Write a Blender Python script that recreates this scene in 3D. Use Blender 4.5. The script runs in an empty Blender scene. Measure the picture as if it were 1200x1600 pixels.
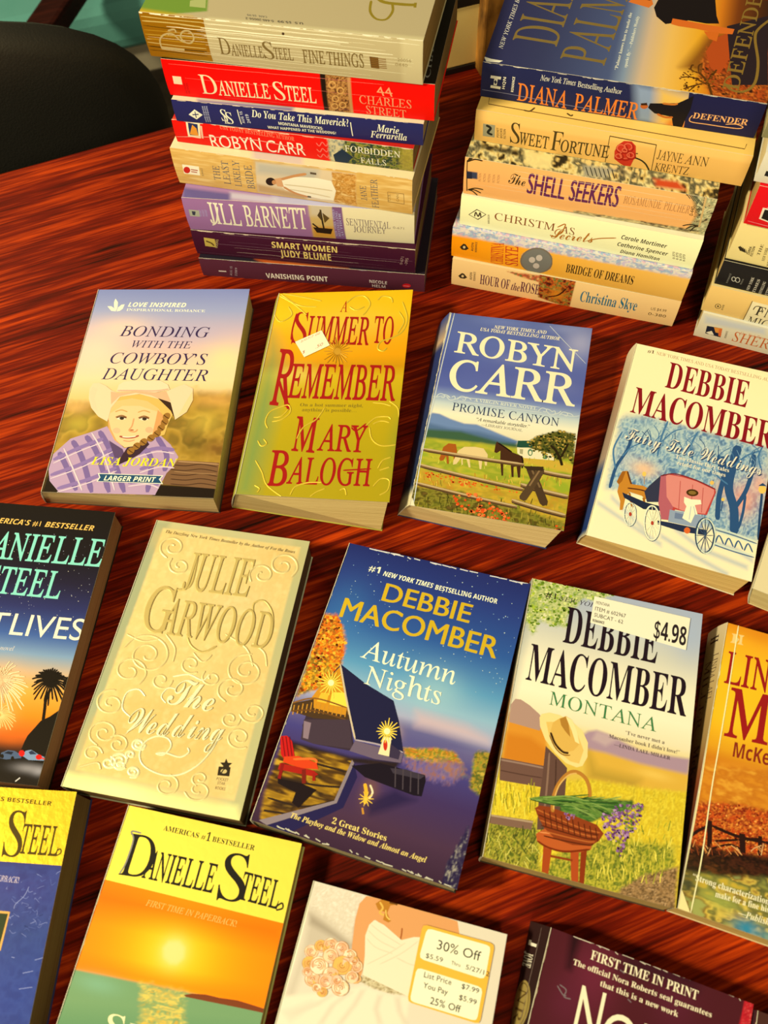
import bpy, math, random
import numpy as np
from mathutils import Vector, Matrix
from mathutils.geometry import tessellate_polygon

SC = bpy.context.scene
COL = SC.collection
# ------------------------------------------------------------------ camera
cam = bpy.data.cameras.new('camera')
cam_ob = bpy.data.objects.new('camera', cam)
COL.objects.link(cam_ob)
cam.sensor_fit = 'VERTICAL'
cam.sensor_height = 24.0
cam.lens = 24.0 * 1366.97 / 1600.0
cam.clip_start = 0.02
cam_ob.matrix_world = Matrix([(0.997889, 0.064943, -0.0, 0.0), (-0.057338, 0.88104, -0.469555, 0.0), (-0.030494, 0.468564, 0.882903, 0.52602), (0.0, 0.0, 0.0, 1.0)])
cam.dof.use_dof = True
cam.dof.focus_distance = 0.60
cam.dof.aperture_fstop = 7.0
SC.camera = cam_ob
# ------------------------------------------------------------------ light of the room: warm lamps, and one light added at the far end
WARM = (1.0, 0.75, 0.36)          # colour of the lamps
PAPER = (1.0, 0.80, 0.52)         # how far the printed colours below are relieved of that warm cast
SC.view_settings.view_transform = 'Standard'
SC.view_settings.look = 'None'
SC.view_settings.gamma = 1.0
SC.view_settings.use_curve_mapping = False
SC.view_settings.exposure = 0.27
world = bpy.data.worlds.new('room_air')
SC.world = world
world.use_nodes = True
world.node_tree.nodes['Background'].inputs[0].default_value = (*WARM, 1)
world.node_tree.nodes['Background'].inputs[1].default_value = 0.12
def area_lamp(loc, target, size, power):
    l = bpy.data.lights.new('area_lamp_light', 'AREA')
    l.shape = 'DISK'; l.size = size; l.energy = power; l.color = WARM
    o = bpy.data.objects.new('area_lamp_light', l); COL.objects.link(o)
    o.location = loc
    o.rotation_euler = (Vector(target) - Vector(loc)).to_track_quat('-Z', 'Y').to_euler()
area_lamp((-1.60, -0.02, 1.40), (0.0, 0.35, 0), 0.30, 62)      # main lamp, to the left
area_lamp((0.00, -1.65, 1.75), (0.05, 0.35, 0), 0.80, 28)      # lamp behind the photographer
area_lamp((-1.05, 1.75, 1.45), (-0.35, 0.7, 0), 0.40, 6)       # added light over the far end, for sheen on tabletop and foil

# ------------------------------------------------------------------ colour and material helpers
def lin(h):
    h = h.lstrip('#')
    c = np.array([int(h[i:i + 2], 16) / 255 for i in (0, 2, 4)])
    c = np.where(c <= 0.04045, c / 12.92, ((c + 0.055) / 1.055) ** 2.4)
    return np.clip(c / np.array(PAPER) * 0.80, 0.002, 0.93)      # colour of the thing itself under the warm lamps
def rgba(h): return (*lin(h), 1.0)
def new_mat(name, rough=0.5, metal=0.0, spec=0.5):
    m = bpy.data.materials.new(name); m.use_nodes = True
    b = m.node_tree.nodes['Principled BSDF']
    b.inputs['Roughness'].default_value = rough; b.inputs['Metallic'].default_value = metal
    b.inputs['Specular IOR Level'].default_value = spec
    return m, m.node_tree, b
def node(nt, kind, **kw):
    n = nt.nodes.new(kind)
    for k, v in kw.items():
        if k.startswith('i_'): n.inputs[k[2:].replace('_', ' ')].default_value = v
        else: setattr(n, k, v)
    return n
def bump(nt, b, scale, strength, dist=0.001, detail=3.0):
    tc = node(nt, 'ShaderNodeTexCoord'); nz = node(nt, 'ShaderNodeTexNoise', i_Scale=scale, i_Detail=detail)
    bp = node(nt, 'ShaderNodeBump', i_Strength=strength, i_Distance=dist)
    nt.links.new(tc.outputs['Object'], nz.inputs['Vector']); nt.links.new(nz.outputs[0], bp.inputs['Height']); nt.links.new(bp.outputs[0], b.inputs['Normal'])
def print_mat(name, rough, metal, bscale=900, bstr=0.05, spec=0.4):
    m, nt, b = new_mat(name, rough, metal, spec)
    a = node(nt, 'ShaderNodeAttribute', attribute_name='Col')
    nt.links.new(a.outputs['Color'], b.inputs['Base Color'])
    bump(nt, b, bscale, bstr, 0.0004)
    return m
M_PRINT = print_mat('printed_cover', 0.40, 0.0, spec=0.13)
M_SATIN = print_mat('pearl_cover', 0.40, 0.22, 300, 0.10)
M_FOIL = print_mat('gold_foil', 0.36, 0.5, 260, 0.5)
M_PALEFOIL = print_mat('pale_gold_foil', 0.42, 0.25, 260, 0.2)
def solid(name, col, rough=0.5, metal=0.0, bs=0, bst=0.2, bd=0.001, var=None, vs=20.0, stretch=(1, 1, 1)):
    m, nt, b = new_mat(name, rough, metal)
    b.inputs['Base Color'].default_value = rgba(col)
    if var:
        tc = node(nt, 'ShaderNodeTexCoord'); mp = node(nt, 'ShaderNodeMapping'); mp.inputs['Scale'].default_value = stretch
        nz = node(nt, 'ShaderNodeTexNoise', i_Scale=vs, i_Detail=5.0); r = node(nt, 'ShaderNodeValToRGB')
        r.color_ramp.elements[0].position = 0.3; r.color_ramp.elements[0].color = rgba(col); r.color_ramp.elements[1].position = 0.7; r.color_ramp.elements[1].color = rgba(var)
        nt.links.new(tc.outputs['Object'], mp.inputs[0]); nt.links.new(mp.outputs[0], nz.inputs['Vector']); nt.links.new(nz.outputs[0], r.inputs[0]); nt.links.new(r.outputs[0], b.inputs['Base Color'])
    if bs: bump(nt, b, bs, bst, bd)
    return m
PAGES = {}
def page_mat(col):
    if col in PAGES: return PAGES[col]
    m, nt, b = new_mat('page_edges', 0.85, 0, 0.2)
    tc = node(nt, 'ShaderNodeTexCoord'); mp = node(nt, 'ShaderNodeMapping'); mp.inputs['Scale'].default_value = (9, 9, 2600)
    nz = node(nt, 'ShaderNodeTexNoise', i_Scale=1.0, i_Detail=3.0); r = node(nt, 'ShaderNodeValToRGB')
    c = lin(col); r.color_ramp.elements[0].position = 0.25; r.color_ramp.elements[0].color = (*(c * np.array([.66, .6, .5])), 1); r.color_ramp.elements[1].position = 0.6; r.color_ramp.elements[1].color = (*c, 1)
    bp = node(nt, 'ShaderNodeBump', i_Strength=0.35, i_Distance=0.0006)
    for a_, b_ in ((tc.outputs['Object'], mp.inputs[0]), (mp.outputs[0], nz.inputs['Vector']), (nz.outputs[0], r.inputs[0]), (r.outputs[0], b.inputs['Base Color']), (nz.outputs[0], bp.inputs['Height']), (bp.outputs[0], b.inputs['Normal'])): nt.links.new(a_, b_)
    PAGES[col] = m
    return m

# ------------------------------------------------------------------ object helpers
def link(name, me, mats, parent=None):
    o = bpy.data.objects.new(name, me); COL.objects.link(o)
    for m in (mats if isinstance(mats, (list, tuple)) else [mats]): me.materials.append(m)
    if parent: o.parent = parent
    return o
def thing(name, label, cat, loc=(0, 0, 0), rz=0.0, group=None):
    o = bpy.data.objects.new(name, None); COL.objects.link(o)
    o.empty_display_size = 0.03; o.location = loc; o.rotation_euler = (0, 0, rz)
    o['label'] = label; o['category'] = cat
    if group: o['group'] = group
    return o
def mesh(name, verts, faces, smooth=False):
    me = bpy.data.meshes.new(name); me.from_pydata([tuple(map(float, v)) for v in verts], [], faces); me.update()
    if smooth:
        for p in me.polygons: p.use_smooth = True
    return me
def prism(name, outline, z0, z1, mats, parent=None, bevel=0.0, seg=2, M=None, smooth=False):
    """an outline in x,y raised from z0 to z1"""
    n = len(outline); v = [(x, y, z0) for x, y in outline] + [(x, y, z1) for x, y in outline]
    f = [tuple(range(n))[::-1], tuple(range(n, 2 * n))] + [(i, (i + 1) % n, n + (i + 1) % n, n + i) for i in range(n)]
    if M is not None: v = [tuple(M @ Vector(p)) for p in v]
    o = link(name, mesh(name, v, f, smooth), mats, parent)
    if bevel:
        b = o.modifiers.new('bevel', 'BEVEL'); b.width = bevel; b.segments = seg; b.limit_method = 'ANGLE'
    return o
def box(name, x0, x1, y0, y1, z0, z1, mats, parent=None, bevel=0.0, M=None):
    return prism(name, [(x0, y0), (x1, y0), (x1, y1), (x0, y1)], z0, z1, mats, parent, bevel, 2, M)
def rounded(cx, cy, rx, ry, r, n=6):
    out = []
    for sx, sy, a0 in ((1, 1, 0), (-1, 1, 90), (-1, -1, 180), (1, -1, 270)):
        for i in range(n + 1):
            t = math.radians(a0 + 90 * i / n); out.append((cx + sx * (rx - r) + r * math.cos(t), cy + sy * (ry - r) + r * math.sin(t)))
    return out
def tube(name, pts, radii, mats, parent=None, n=10):
    v, f = [], []
    for k, (p, r) in enumerate(zip(pts, radii)):
        p = Vector(p); d = (Vector(pts[min(k + 1, len(pts) - 1)]) - Vector(pts[max(k - 1, 0)])).normalized()
        a = d.cross(Vector((0.3, 1, 0.2))).normalized(); b = d.cross(a)
        for i in range(n):
            t = 2 * math.pi * i / n; v.append(tuple(p + a * r * math.cos(t) + b * r * math.sin(t)))
    for k in range(len(pts) - 1):
        for i in range(n): f.append((k * n + i, k * n + (i + 1) % n, (k + 1) * n + (i + 1) % n, (k + 1) * n + i))
    f += [tuple(range(n))[::-1], tuple(range((len(pts) - 1) * n, len(pts) * n))]
    return link(name, mesh(name, v, f, True), mats, parent)

# ------------------------------------------------------------------ floor, table and the furniture behind it
EDGE = math.radians(17.7)                       # direction of the table's far edge and of its grain
EX = Vector((math.cos(EDGE), math.sin(EDGE), 0)); EN = Vector((-math.sin(EDGE), math.cos(EDGE), 0))
P0 = Vector((-0.3157, 0.6396, 0))               # a point of the far edge
def table_frame(x=0, y=0, z=0): return Matrix.Translation(P0 + EX * x + EN * y + Vector((0, 0, z))) @ Matrix.Rotation(EDGE, 4, 'Z')
M_FLOOR = solid('speckled_carpet', '#6a5a48', 0.95, 0, 400, 0.5, 0.002, '#8c7a5e', 26.0)
fl = box('floor', -2.5, 2.5, -1.2, 4.0, -0.77, -0.75, M_FLOOR); fl['kind'] = 'structure'
wl = box('wall_back', -2.5, 2.5, 3.9, 4.0, -0.75, 1.9, solid('painted_wall', '#b8a888', 0.9)); wl['kind'] = 'structure'

def wood_mat(name, dark, mid, light, rough=0.46):
    m, nt, b = new_mat(name, rough, 0, 0.07)
    tc = node(nt, 'ShaderNodeTexCoord')
    def layer(scale, sc, detail, dist=0.0):
        mp = node(nt, 'ShaderNodeMapping'); mp.inputs['Scale'].default_value = scale
        nz = node(nt, 'ShaderNodeTexNoise', i_Scale=sc, i_Detail=detail, i_Distortion=dist)
        nt.links.new(tc.outputs['Object'], mp.inputs[0]); nt.links.new(mp.outputs[0], nz.inputs['Vector']); return nz
    broad = layer((3.0, 26, 26), 1.5, 6.0, 0.5); fine = layer((12, 260, 260), 1.0, 4.0, 0.2); pore = layer((26, 700, 700), 1.0, 2.0)
    mx = node(nt, 'ShaderNodeMix', data_type='FLOAT'); mx.inputs['Factor'].default_value = 0.46
    nt.links.new(broad.outputs[0], mx.inputs['A']); nt.links.new(fine.outputs[0], mx.inputs['B'])
    mx2 = node(nt, 'ShaderNodeMix', data_type='FLOAT'); mx2.inputs['Factor'].default_value = 0.22
    nt.links.new(mx.outputs[0], mx2.inputs['A']); nt.links.new(pore.outputs[0], mx2.inputs['B'])
    r = node(nt, 'ShaderNodeValToRGB'); e = r.color_ramp.elements
    e[0].position = 0.37; e[0].color = rgba(dark); e[1].position = 0.66; e[1].color = rgba(light); k = e.new(0.50); k.color = rgba(mid)
    nt.links.new(mx2.outputs[0], r.inputs[0]); nt.links.new(r.outputs[0], b.inputs['Base Color'])
    bp = node(nt, 'ShaderNodeBump', i_Strength=0.12, i_Distance=0.0005); nt.links.new(fine.outputs[0], bp.inputs['Height']); nt.links.new(bp.outputs[0], b.inputs['Normal'])
    return m
M_WOOD = wood_mat('red_brown_wood', '#1e0502', '#701606', '#ce440a')
M_DARKWOOD = wood_mat('dark_wood', '#1c0a08', '#2c100c', '#481c12')
tb = thing('dining_table', 'red-brown wooden table with dark streaked grain under all the books', 'table', tuple(P0), EDGE)
box('tabletop', -0.75, 1.25, -1.15, 0.0, -0.032, 0.0, M_WOOD, tb, 0.003)
box('apron', -0.66, 1.16, -1.06, -0.09, -0.11, -0.0325, M_DARKWOOD, tb, 0.002)
for x in (-0.66, 1.16):
    for y in (-1.06, -0.09): tube('leg', [(x, y, -0.0325), (x, y, -0.2), (x, y, -0.75)], [0.034, 0.034, 0.022], M_DARKWOOD, tb, 14)
# black chair with an oval padded back, drawn up to the far edge of the table
M_BLACK = solid('black_leather', '#1b1b18', 0.55, 0, 500, 0.25, 0.001)
M_METAL = solid('dark_metal', '#181614', 0.4, 0.6)
CX = -0.100
ch = thing('dining_chair', 'black chair with an oval padded back behind the far left table edge', 'chair', tuple(P0 + EX * CX + EN * 0.115 + Vector((0, 0, -0.75))), EDGE)
def oval_pad(name, rx, rz, th, zc, M, parent, y=0):
    v, f = [], []; n = 48; rings = [(0.0, 1.0), (0.35, 1.0), (0.7, 0.94), (0.88, 0.78), (0.97, 0.5), (1.0, 0.0)]
    for s in (-1, 1):
        for k, (r, d) in enumerate(rings):
            for i in range(n):
                t = 2 * math.pi * i / n; c, q = math.cos(t), math.sin(t); e = 0.86
                v.append((rx * r * math.copysign(abs(c) ** e, c), y + s * d * th / 2 + 0.06 * (rx * r * c) ** 2 / rx, zc + rz * r * math.copysign(abs(q) ** e, q)))
    K = len(rings)
    for h in range(2):
        for k in range(K - 1):
            for i in range(n):
                a = h * K * n + k * n; q = (a + i, a + (i + 1) % n, a + n + (i + 1) % n, a + n + i); f.append(q if h else q[::-1])
    return link(name, mesh(name, v, f, True), M, parent)
oval_pad('backrest', 0.265, 0.145, 0.045, 0.676, M_BLACK, ch)
prism('seat', rounded(0, -0.25, 0.235, 0.225, 0.12), 0.43, 0.475, M_BLACK, ch, 0.018, 3)
for x in (-0.07, 0.07): tube('back_support', [(x, -0.03, 0.45), (x, 0.03, 0.52), (x, 0.035, 0.64)], [0.011] * 3, M_METAL, ch)
for x in (-0.17, 0.17):
    for y in (-0.40, -0.06): tube('leg', [(x * 0.8, y, 0.44), (x, y + (0.03 if y > -0.2 else -0.03), 0.0)], [0.014, 0.011], M_METAL, ch)
# teal bench behind the chair, a dark arm across it
M_TEAL = solid('teal_upholstery', '#4f9080', 0.85, 0, 350, 0.3, 0.001, '#5c9a8a', 9.0)
M_LIGHT = solid('pale_wood', '#a89878', 0.6)
bn = thing('upholstered_bench', 'teal cushioned bench with a dark arm, in the background behind the black chair', 'bench', (-0.61, 1.545, -0.75), math.radians(14))
prism('seat_cushion', rounded(0.05, 0.02, 0.52, 0.30, 0.07), 0.40, 0.48, M_TEAL, bn, 0.025, 3)
box('seat_rail', -0.44, 0.54, -0.26, 0.30, 0.35, 0.40, M_LIGHT, bn, 0.004)
for x in (-0.42, 0.50):
    for y in (-0.24, 0.27): box('leg', x - 0.02, x + 0.02, y - 0.02, y + 0.02, 0, 0.35, M_LIGHT, bn, 0.003)
AM = Matrix.Translation((0.0905, -0.3993, 0)) @ Matrix.Rotation(math.radians(-31.2), 4, 'Z')
box('arm', -0.021, 0.021, -0.02, 0.30, 0.52, 0.55, M_DARKWOOD, bn, 0.006, AM)
for y in (0.02, 0.27): box('arm_post', -0.015, 0.015, y - 0.015, y + 0.015, 0.48, 0.52, M_DARKWOOD, bn, 0.003, AM)
# cream box with black edging and a brown marbled box at the far side of the table
M_CREAM = solid('cream_board', '#ffd070', 0.7, 0, 200, 0.1, 0.0005, '#ffdc84', 14.0)
M_TRIM = solid('black_edging', '#14100e', 0.5)
cb = thing('storage_box', 'cream box with black edging standing at the back between the two stacks', 'box', (0.1133, 0.7394, 0), math.radians(15.4))
box('body', -0.16, 0.0, 0.0, 0.075, 0.0062, 0.061, M_CREAM, cb, 0.001)
box('base_edging', -0.161, 0.001, -0.001, 0.076, 0.0, 0.006, M_TRIM, cb, 0.0008)
box('lid_edging', -0.161, 0.001, -0.001, 0.076, 0.0612, 0.07, M_TRIM, cb, 0.001)
M_MARBLE = solid('brown_marbling', '#3c1c06', 0.5, 0, 0, 0, 0, '#d08a34', 60.0, (1, 1, 0.45))
bb = thing('marbled_box', 'brown marbled box standing behind the middle stack, right of the cream box', 'box', (0.1145, 0.7245, 0), math.radians(14))
box('body', 0.0, 0.10, 0.0, 0.04, 0.0, 0.115, M_MARBLE, bb, 0.002)
box('lid', -0.0012, 0.1012, -0.0012, 0.0412, 0.1152, 0.125, M_MARBLE, bb, 0.002)

# ------------------------------------------------------------------ printed artwork: a finely divided painted sheet with crisp shapes and lettering laid on it
def fbm(X, Y, scale, asp, seed, octaves=3):
    out = np.zeros_like(X); amp = 1.0; tot = 0.0
    for k in range(octaves):
        rs = np.random.RandomState(seed * 31 + k * 7 + 1); G = rs.rand(97, 97)
        x = X / scale / asp * 2 ** k + 13.7 * k + 500; y = Y / scale * 2 ** k + 5.1 * k + 500
        xi = np.floor(x).astype(int); yi = np.floor(y).astype(int); fx = x - xi; fy = y - yi
        fx = fx * fx * (3 - 2 * fx); fy = fy * fy * (3 - 2 * fy)
        g = lambda a, b: G[a % 97, b % 97]
        out += amp * (g(xi, yi) * (1 - fx) * (1 - fy) + g(xi + 1, yi) * fx * (1 - fy) + g(xi, yi + 1) * (1 - fx) * fy + g(xi + 1, yi + 1) * fx * fy)
        tot += amp; amp *= 0.55
    return out / tot
def poly_dist(X, Y, pts):
    """signed distance to a polygon, positive inside"""
    d = np.full(X.shape, 1e9); ins = np.zeros(X.shape, bool); n = len(pts)
    for i in range(n):
        ax, ay = pts[i]; bx, by = pts[(i + 1) % n]; ex, ey = bx - ax, by - ay; L = ex * ex + ey * ey + 1e-9
        t = np.clip(((X - ax) * ex + (Y - ay) * ey) / L, 0, 1)
        d = np.minimum(d, (X - ax - t * ex) ** 2 + (Y - ay - t * ey) ** 2)
        if abs(ey) > 1e-9: ins ^= ((ay > Y) != (by > Y)) & (X < ex * (Y - ay) / ey + ax)
    d = np.sqrt(d)
    return np.where(ins, d, -d)
def stops(t, st):
    ps = [s[0] for s in st]; cs = np.array([lin(s[1]) ** (1 / 2.2) for s in st])
    return np.stack([np.interp(t, ps, cs[:, k]) for k in range(3)], -1) ** 2.2
def paint(X, Y, W, H, ops, base):
    C = np.empty(X.shape + (3,)); C[:] = lin(base)
    for op in ops:
        k = op[0]
        if k == 'bg': C[:] = lin(op[1])
        elif k == 'gv': C = stops(Y / H, op[1])
        elif k == 'gx': C = stops(X / W, op[1])
        elif k == 'sp':
            a = np.clip(poly_dist(X, Y, op[1]) / max(op[3], 0.3) * 0.5 + 0.5, 0, 1)[..., None] * op[4]; C = C * (1 - a) + lin(op[2]) * a
        elif k == 'se':
            q = ((X - op[1]) / op[3]) ** 2 + ((Y - op[2]) / op[4]) ** 2; a = (np.exp(-q * 1.3) * op[6])[..., None]; C = C * (1 - a) + lin(op[5]) * a
        elif k == 'nz':
            a = np.clip(poly_dist(X, Y, op[1]) / max(op[4], 0.3) * 0.5 + 0.5, 0, 1) * op[5]
            if a.max() <= 0: continue
            n = fbm(X, Y, op[3], op[6], op[7]); n2 = fbm(X, Y, op[3] * .6, op[6], op[7] + 50)
            a = np.where(a > 0, np.clip(a * 1.5 - (n2 - .35) * (a < .95) * 1.0, 0, op[5]), 0)[..., None]
            cs = op[2]; m = len(cs); C2 = stops(np.clip((n - .24) / .52, 0, 1), [(i / (m - 1), c) for i, c in enumerate(cs)])
            C = C * (1 - a) + C2 * a
    return C
OFFS = {'b': (0x1D400, 0x1D41A, 0x1D7CE), 'i': (0x1D434, 0x1D44E, 0), 'bi': (0x1D468, 0x1D482, 0), 'bs': (0x1D4D0, 0x1D4EA, 0), 'sb': (0x1D5D4, 0x1D5EE, 0x1D7EC), 'sbi': (0x1D63C, 0x1D656, 0)}
STYLE = {'r': ('i', -0.27, 0.0), 'rb': ('i', -0.27, 0.011), 'n+': (None, 0.0, 0.018), 'n': (None, 0, 0), 'th': ('bs', 0.0, -0.007)}
def restyle(s, f):
    if f is None: return s
    A, a, d = OFFS[f]; o = ''
    for ch in s:
        if 'A' <= ch <= 'Z': o += chr(A + ord(ch) - 65)
        elif 'a' <= ch <= 'z': o += '\u210e' if (f == 'i' and ch == 'h') else chr(a + ord(ch) - 97)
        elif ch.isdigit() and d: o += chr(d + int(ch))
        else: o += ch
    return o
_T = {}
def lettering(txt, font, res, emb):
    key = (txt, font, res, emb)
    if key in _T: return _T[key]
    f, shear, off = STYLE.get(font, (font, 0.0, 0.0))
    c = bpy.data.curves.new('lettering', 'FONT'); c.body = restyle(txt, f); c.shear = shear; c.offset = off; c.resolution_u = res
    if emb: c.extrude = 0.012; c.bevel_depth = 0.018; c.bevel_resolution = 1; c.offset = off - 0.010
    o = bpy.data.objects.new('lettering', c); COL.objects.link(o)
    dg = bpy.context.evaluated_depsgraph_get(); me = o.evaluated_get(dg).to_mesh()
    me.calc_loop_triangles()
    v = np.zeros(len(me.vertices) * 3); me.vertices.foreach_get('co', v); v = v.reshape(-1, 3)
    t = np.zeros(len(me.loop_triangles) * 3, int); me.loop_triangles.foreach_get('vertices', t); t = t.reshape(-1, 3)
    o.evaluated_get(dg).to_mesh_clear(); bpy.data.objects.remove(o); bpy.data.curves.remove(c)
    _T[key] = (v, t)
    return _T[key]
def cap_height(font):
    v, _ = lettering('H', font, 2, False)
    return v[:, 1].max()
def smooth_line(p, k=5):
    if len(p) < 3: return p
    out = []
    for i in range(len(p) - 1):
        p0, p1, p2, p3 = p[max(i - 1, 0)], p[i], p[i + 1], p[min(i + 2, len(p) - 1)]
        for j in range(k):
            t = j / k; q = []
            for d in (0, 1): q.append(0.5 * (2 * p1[d] + (p2[d] - p0[d]) * t + (2 * p0[d] - 5 * p1[d] + 4 * p2[d] - p3[d]) * t * t + (3 * p1[d] - p0[d] - 3 * p2[d] + p3[d]) * t ** 3))
            out.append(tuple(q))
    return out + [p[-1]]
def strip(p, w, prof):
    """a stroke of width w with the given (offset, height) profile across it"""
    v, f = [], []; n = len(p); m = len(prof)
    for i in range(n):
        a = p[max(i - 1, 0)]; b = p[min(i + 1, n - 1)]; dx, dy = b[0] - a[0], b[1] - a[1]; L = math.hypot(dx, dy) or 1
        k = 0.55 if (n > 2 and i in (0, n - 1)) else 1.0
        for o, h in prof: v.append((p[i][0] - dy / L * o * w * k, p[i][1] + dx / L * o * w * k, h))
    for i in range(n - 1):
        for j in range(m - 1): f.append((i * m + j, i * m + j + 1, (i + 1) * m + j + 1, (i + 1) * m + j))
    return v, f
def shapes(op):
    """-> list of (verts with height, faces, colour, material, smooth)"""
    k = op[0]
    if k == 'p':
        p = op[1]; tri = tessellate_polygon([[Vector((x, y, 0)) for x, y in p]])
        return [([(x, y, 0) for x, y in p], [tuple(t) for t in tri], op[2], op[3], False)]
    if k == 's':
        fl = op[4]; p = op[1] if 'k' in fl else smooth_line(op[1])
        if 'e' in fl:
            v, f = strip(p, op[2], [(-.5, 0), (-.32, .24), (0, .36), (.32, .24), (.5, 0)]); return [(v, f, op[3], fl, True)]
        v, f = strip(p, op[2], [(-.5, 0), (.5, 0)]); return [(v, f, op[3], fl, False)]
    if k == 't':
        _, txt, font, x0, y0, x1, y1, ux, uy, col, fl = op
        H = math.hypot(ux, uy); emb = 'E' in fl
        v, t = lettering(txt, font, 5 if H > 9 else (3 if H > 4 else 2), emb)
        if not len(t): return []
        lo, hi = v[:, 0].min(), v[:, 0].max(); ch = cap_height(font); a = (v[:, 0] - lo) / (hi - lo); b = v[:, 1] / ch
        z = (v[:, 2] - v[:, 2].min()); z = z / (z.max() or 1) * 0.55 if emb else z * 0
        P = np.stack([x0 + (x1 - x0) * a + ux * b, y0 + (y1 - y0) * a + uy * b, z], -1)
        return [(P.tolist(), t.tolist(), col, fl, False)]
    if k == 'e':
        _, x, y, ax, ay, bx, by, w, col, fl = op; n = 28 if math.hypot(ax, ay) > 4 else 16
        p = [(x + ax * math.cos(t) + bx * math.sin(t), y + ay * math.cos(t) + by * math.sin(t)) for t in [2 * math.pi * i / n for i in range(n)]]
        if w: return shapes(('s', p + p[:1], w, col, fl + 'k'))
        return [([(a, b, 0) for a, b in p], [tuple(range(n))], col, fl, False)]
    if k == 'rays':
        _, x, y, ax, ay, bx, by, r0, r1, n, w, col, fl, a0, a1, jit, droop, seed = op; R = random.Random(seed); out = []
        for i in range(n):
            t = a0 + (a1 - a0) * i / n; q = r1 * (1 - jit * R.random()); c, s = math.cos(t), math.sin(t)
            P = [(c * r, s * r + d * droop * q) for r, d in ((r0, 0), ((r0 + q) / 2, -.1 if droop else 0), (q, 1))]
            out += shapes(('s', [(x + ax * a + bx * b, y + ay * a + by * b) for a, b in P], w, col, fl + ('' if droop else 'k')))
        return out
    if k == 'grass':
        _, x, y, ax, ay, bx, by, hx, hy, n, dx, d0, d1, w, cols, seed = op; R = random.Random(seed); out = []
        for i in range(n):
            u, v = R.uniform(-hx, hx), R.uniform(-hy, hy); P = [(u, v), (u + R.uniform(-dx, dx), v - R.uniform(d0, d1))]
            out += shapes(('s', [(x + ax * a + bx * b, y + ay * a + by * b) for a, b in P], w, R.choice(cols), 'k'))
        return out
    if k == 'cracks':
        _, n, w, c, seed, wob, y0, y1, W, H = op; R = random.Random(seed); out = []
        for i in range(n):
            y = H * (y0 + (y1 - y0) * (i + R.uniform(.2, .8)) / n); xa = R.uniform(0, .25) * W; xb = W * R.uniform(.7, 1)
            out += shapes(('s', [(xa + (xb - xa) * j / 14, y + R.uniform(-1, 1) * wob * .1) for j in range(15)], w * R.uniform(.5, 1.3), c, 'k'))
        return out
    if k == 'wear':
        _, c, n, seed, size, front, W, H = op; R = random.Random(seed); out = []
        for i in range(n):
            a = R.uniform(0, H if front else W); l = R.uniform(1, 7); q = R.uniform(.05, .45); P = [(a, q), (a + l * .5, q + R.uniform(-.1, .2)), (a + l, q)]
            if front: P = [(v, u) for u, v in P]
            out += shapes(('s', P, R.uniform(.2, size), c, 'k'))
        return out
    if k == 'd':
        _, reg, cols, n, size, seed, fl = op; R = random.Random(seed); xs = [p[0] for p in reg]; ys = [p[1] for p in reg]; out = []
        v, f = {c: [] for c in cols}, {c: [] for c in cols}; c_ = 0; tries = 0
        while c_ < n and tries < n * 40:
            tries += 1; x = R.uniform(min(xs), max(xs)); y = R.uniform(min(ys), max(ys))
            ins = False
            for i in range(len(reg)):
                (ax, ay), (bx, by) = reg[i], reg[(i + 1) % len(reg)]
                if (ay > y) != (by > y) and x < (bx - ax) * (y - ay) / (by - ay) + ax: ins = not ins
            if not ins: continue
            c_ += 1; col = R.choice(cols); s = size * R.uniform(.35, .75); b = len(v[col]); a0 = R.random() * 6
            v[col] += [(x + s * R.uniform(.7, 1.1) * math.cos(a0 + j * 1.05), y + s * R.uniform(.6, 1) * math.sin(a0 + j * 1.05), 0) for j in range(6)]; f[col].append(tuple(range(b, b + 6)))
        return [(v[c], f[c], c, fl, False) for c in cols if f[c]]
    return []
def clip_axis(poly, ax, lo, hi):
    for s, lim in ((1, lo), (-1, hi)):
        out = []
        for i in range(len(poly)):
            a, b = poly[i], poly[(i + 1) % len(poly)]; da, db = s * (a[ax] - lim), s * (b[ax] - lim)
            if da >= 0: out.append(a)
            if (da >= 0) != (db >= 0):
                t = da / (da - db); out.append(tuple(a[k] + (b[k] - a[k]) * t for k in range(3)))
        poly = out
        if len(poly) < 3: return []
    return poly
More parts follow.
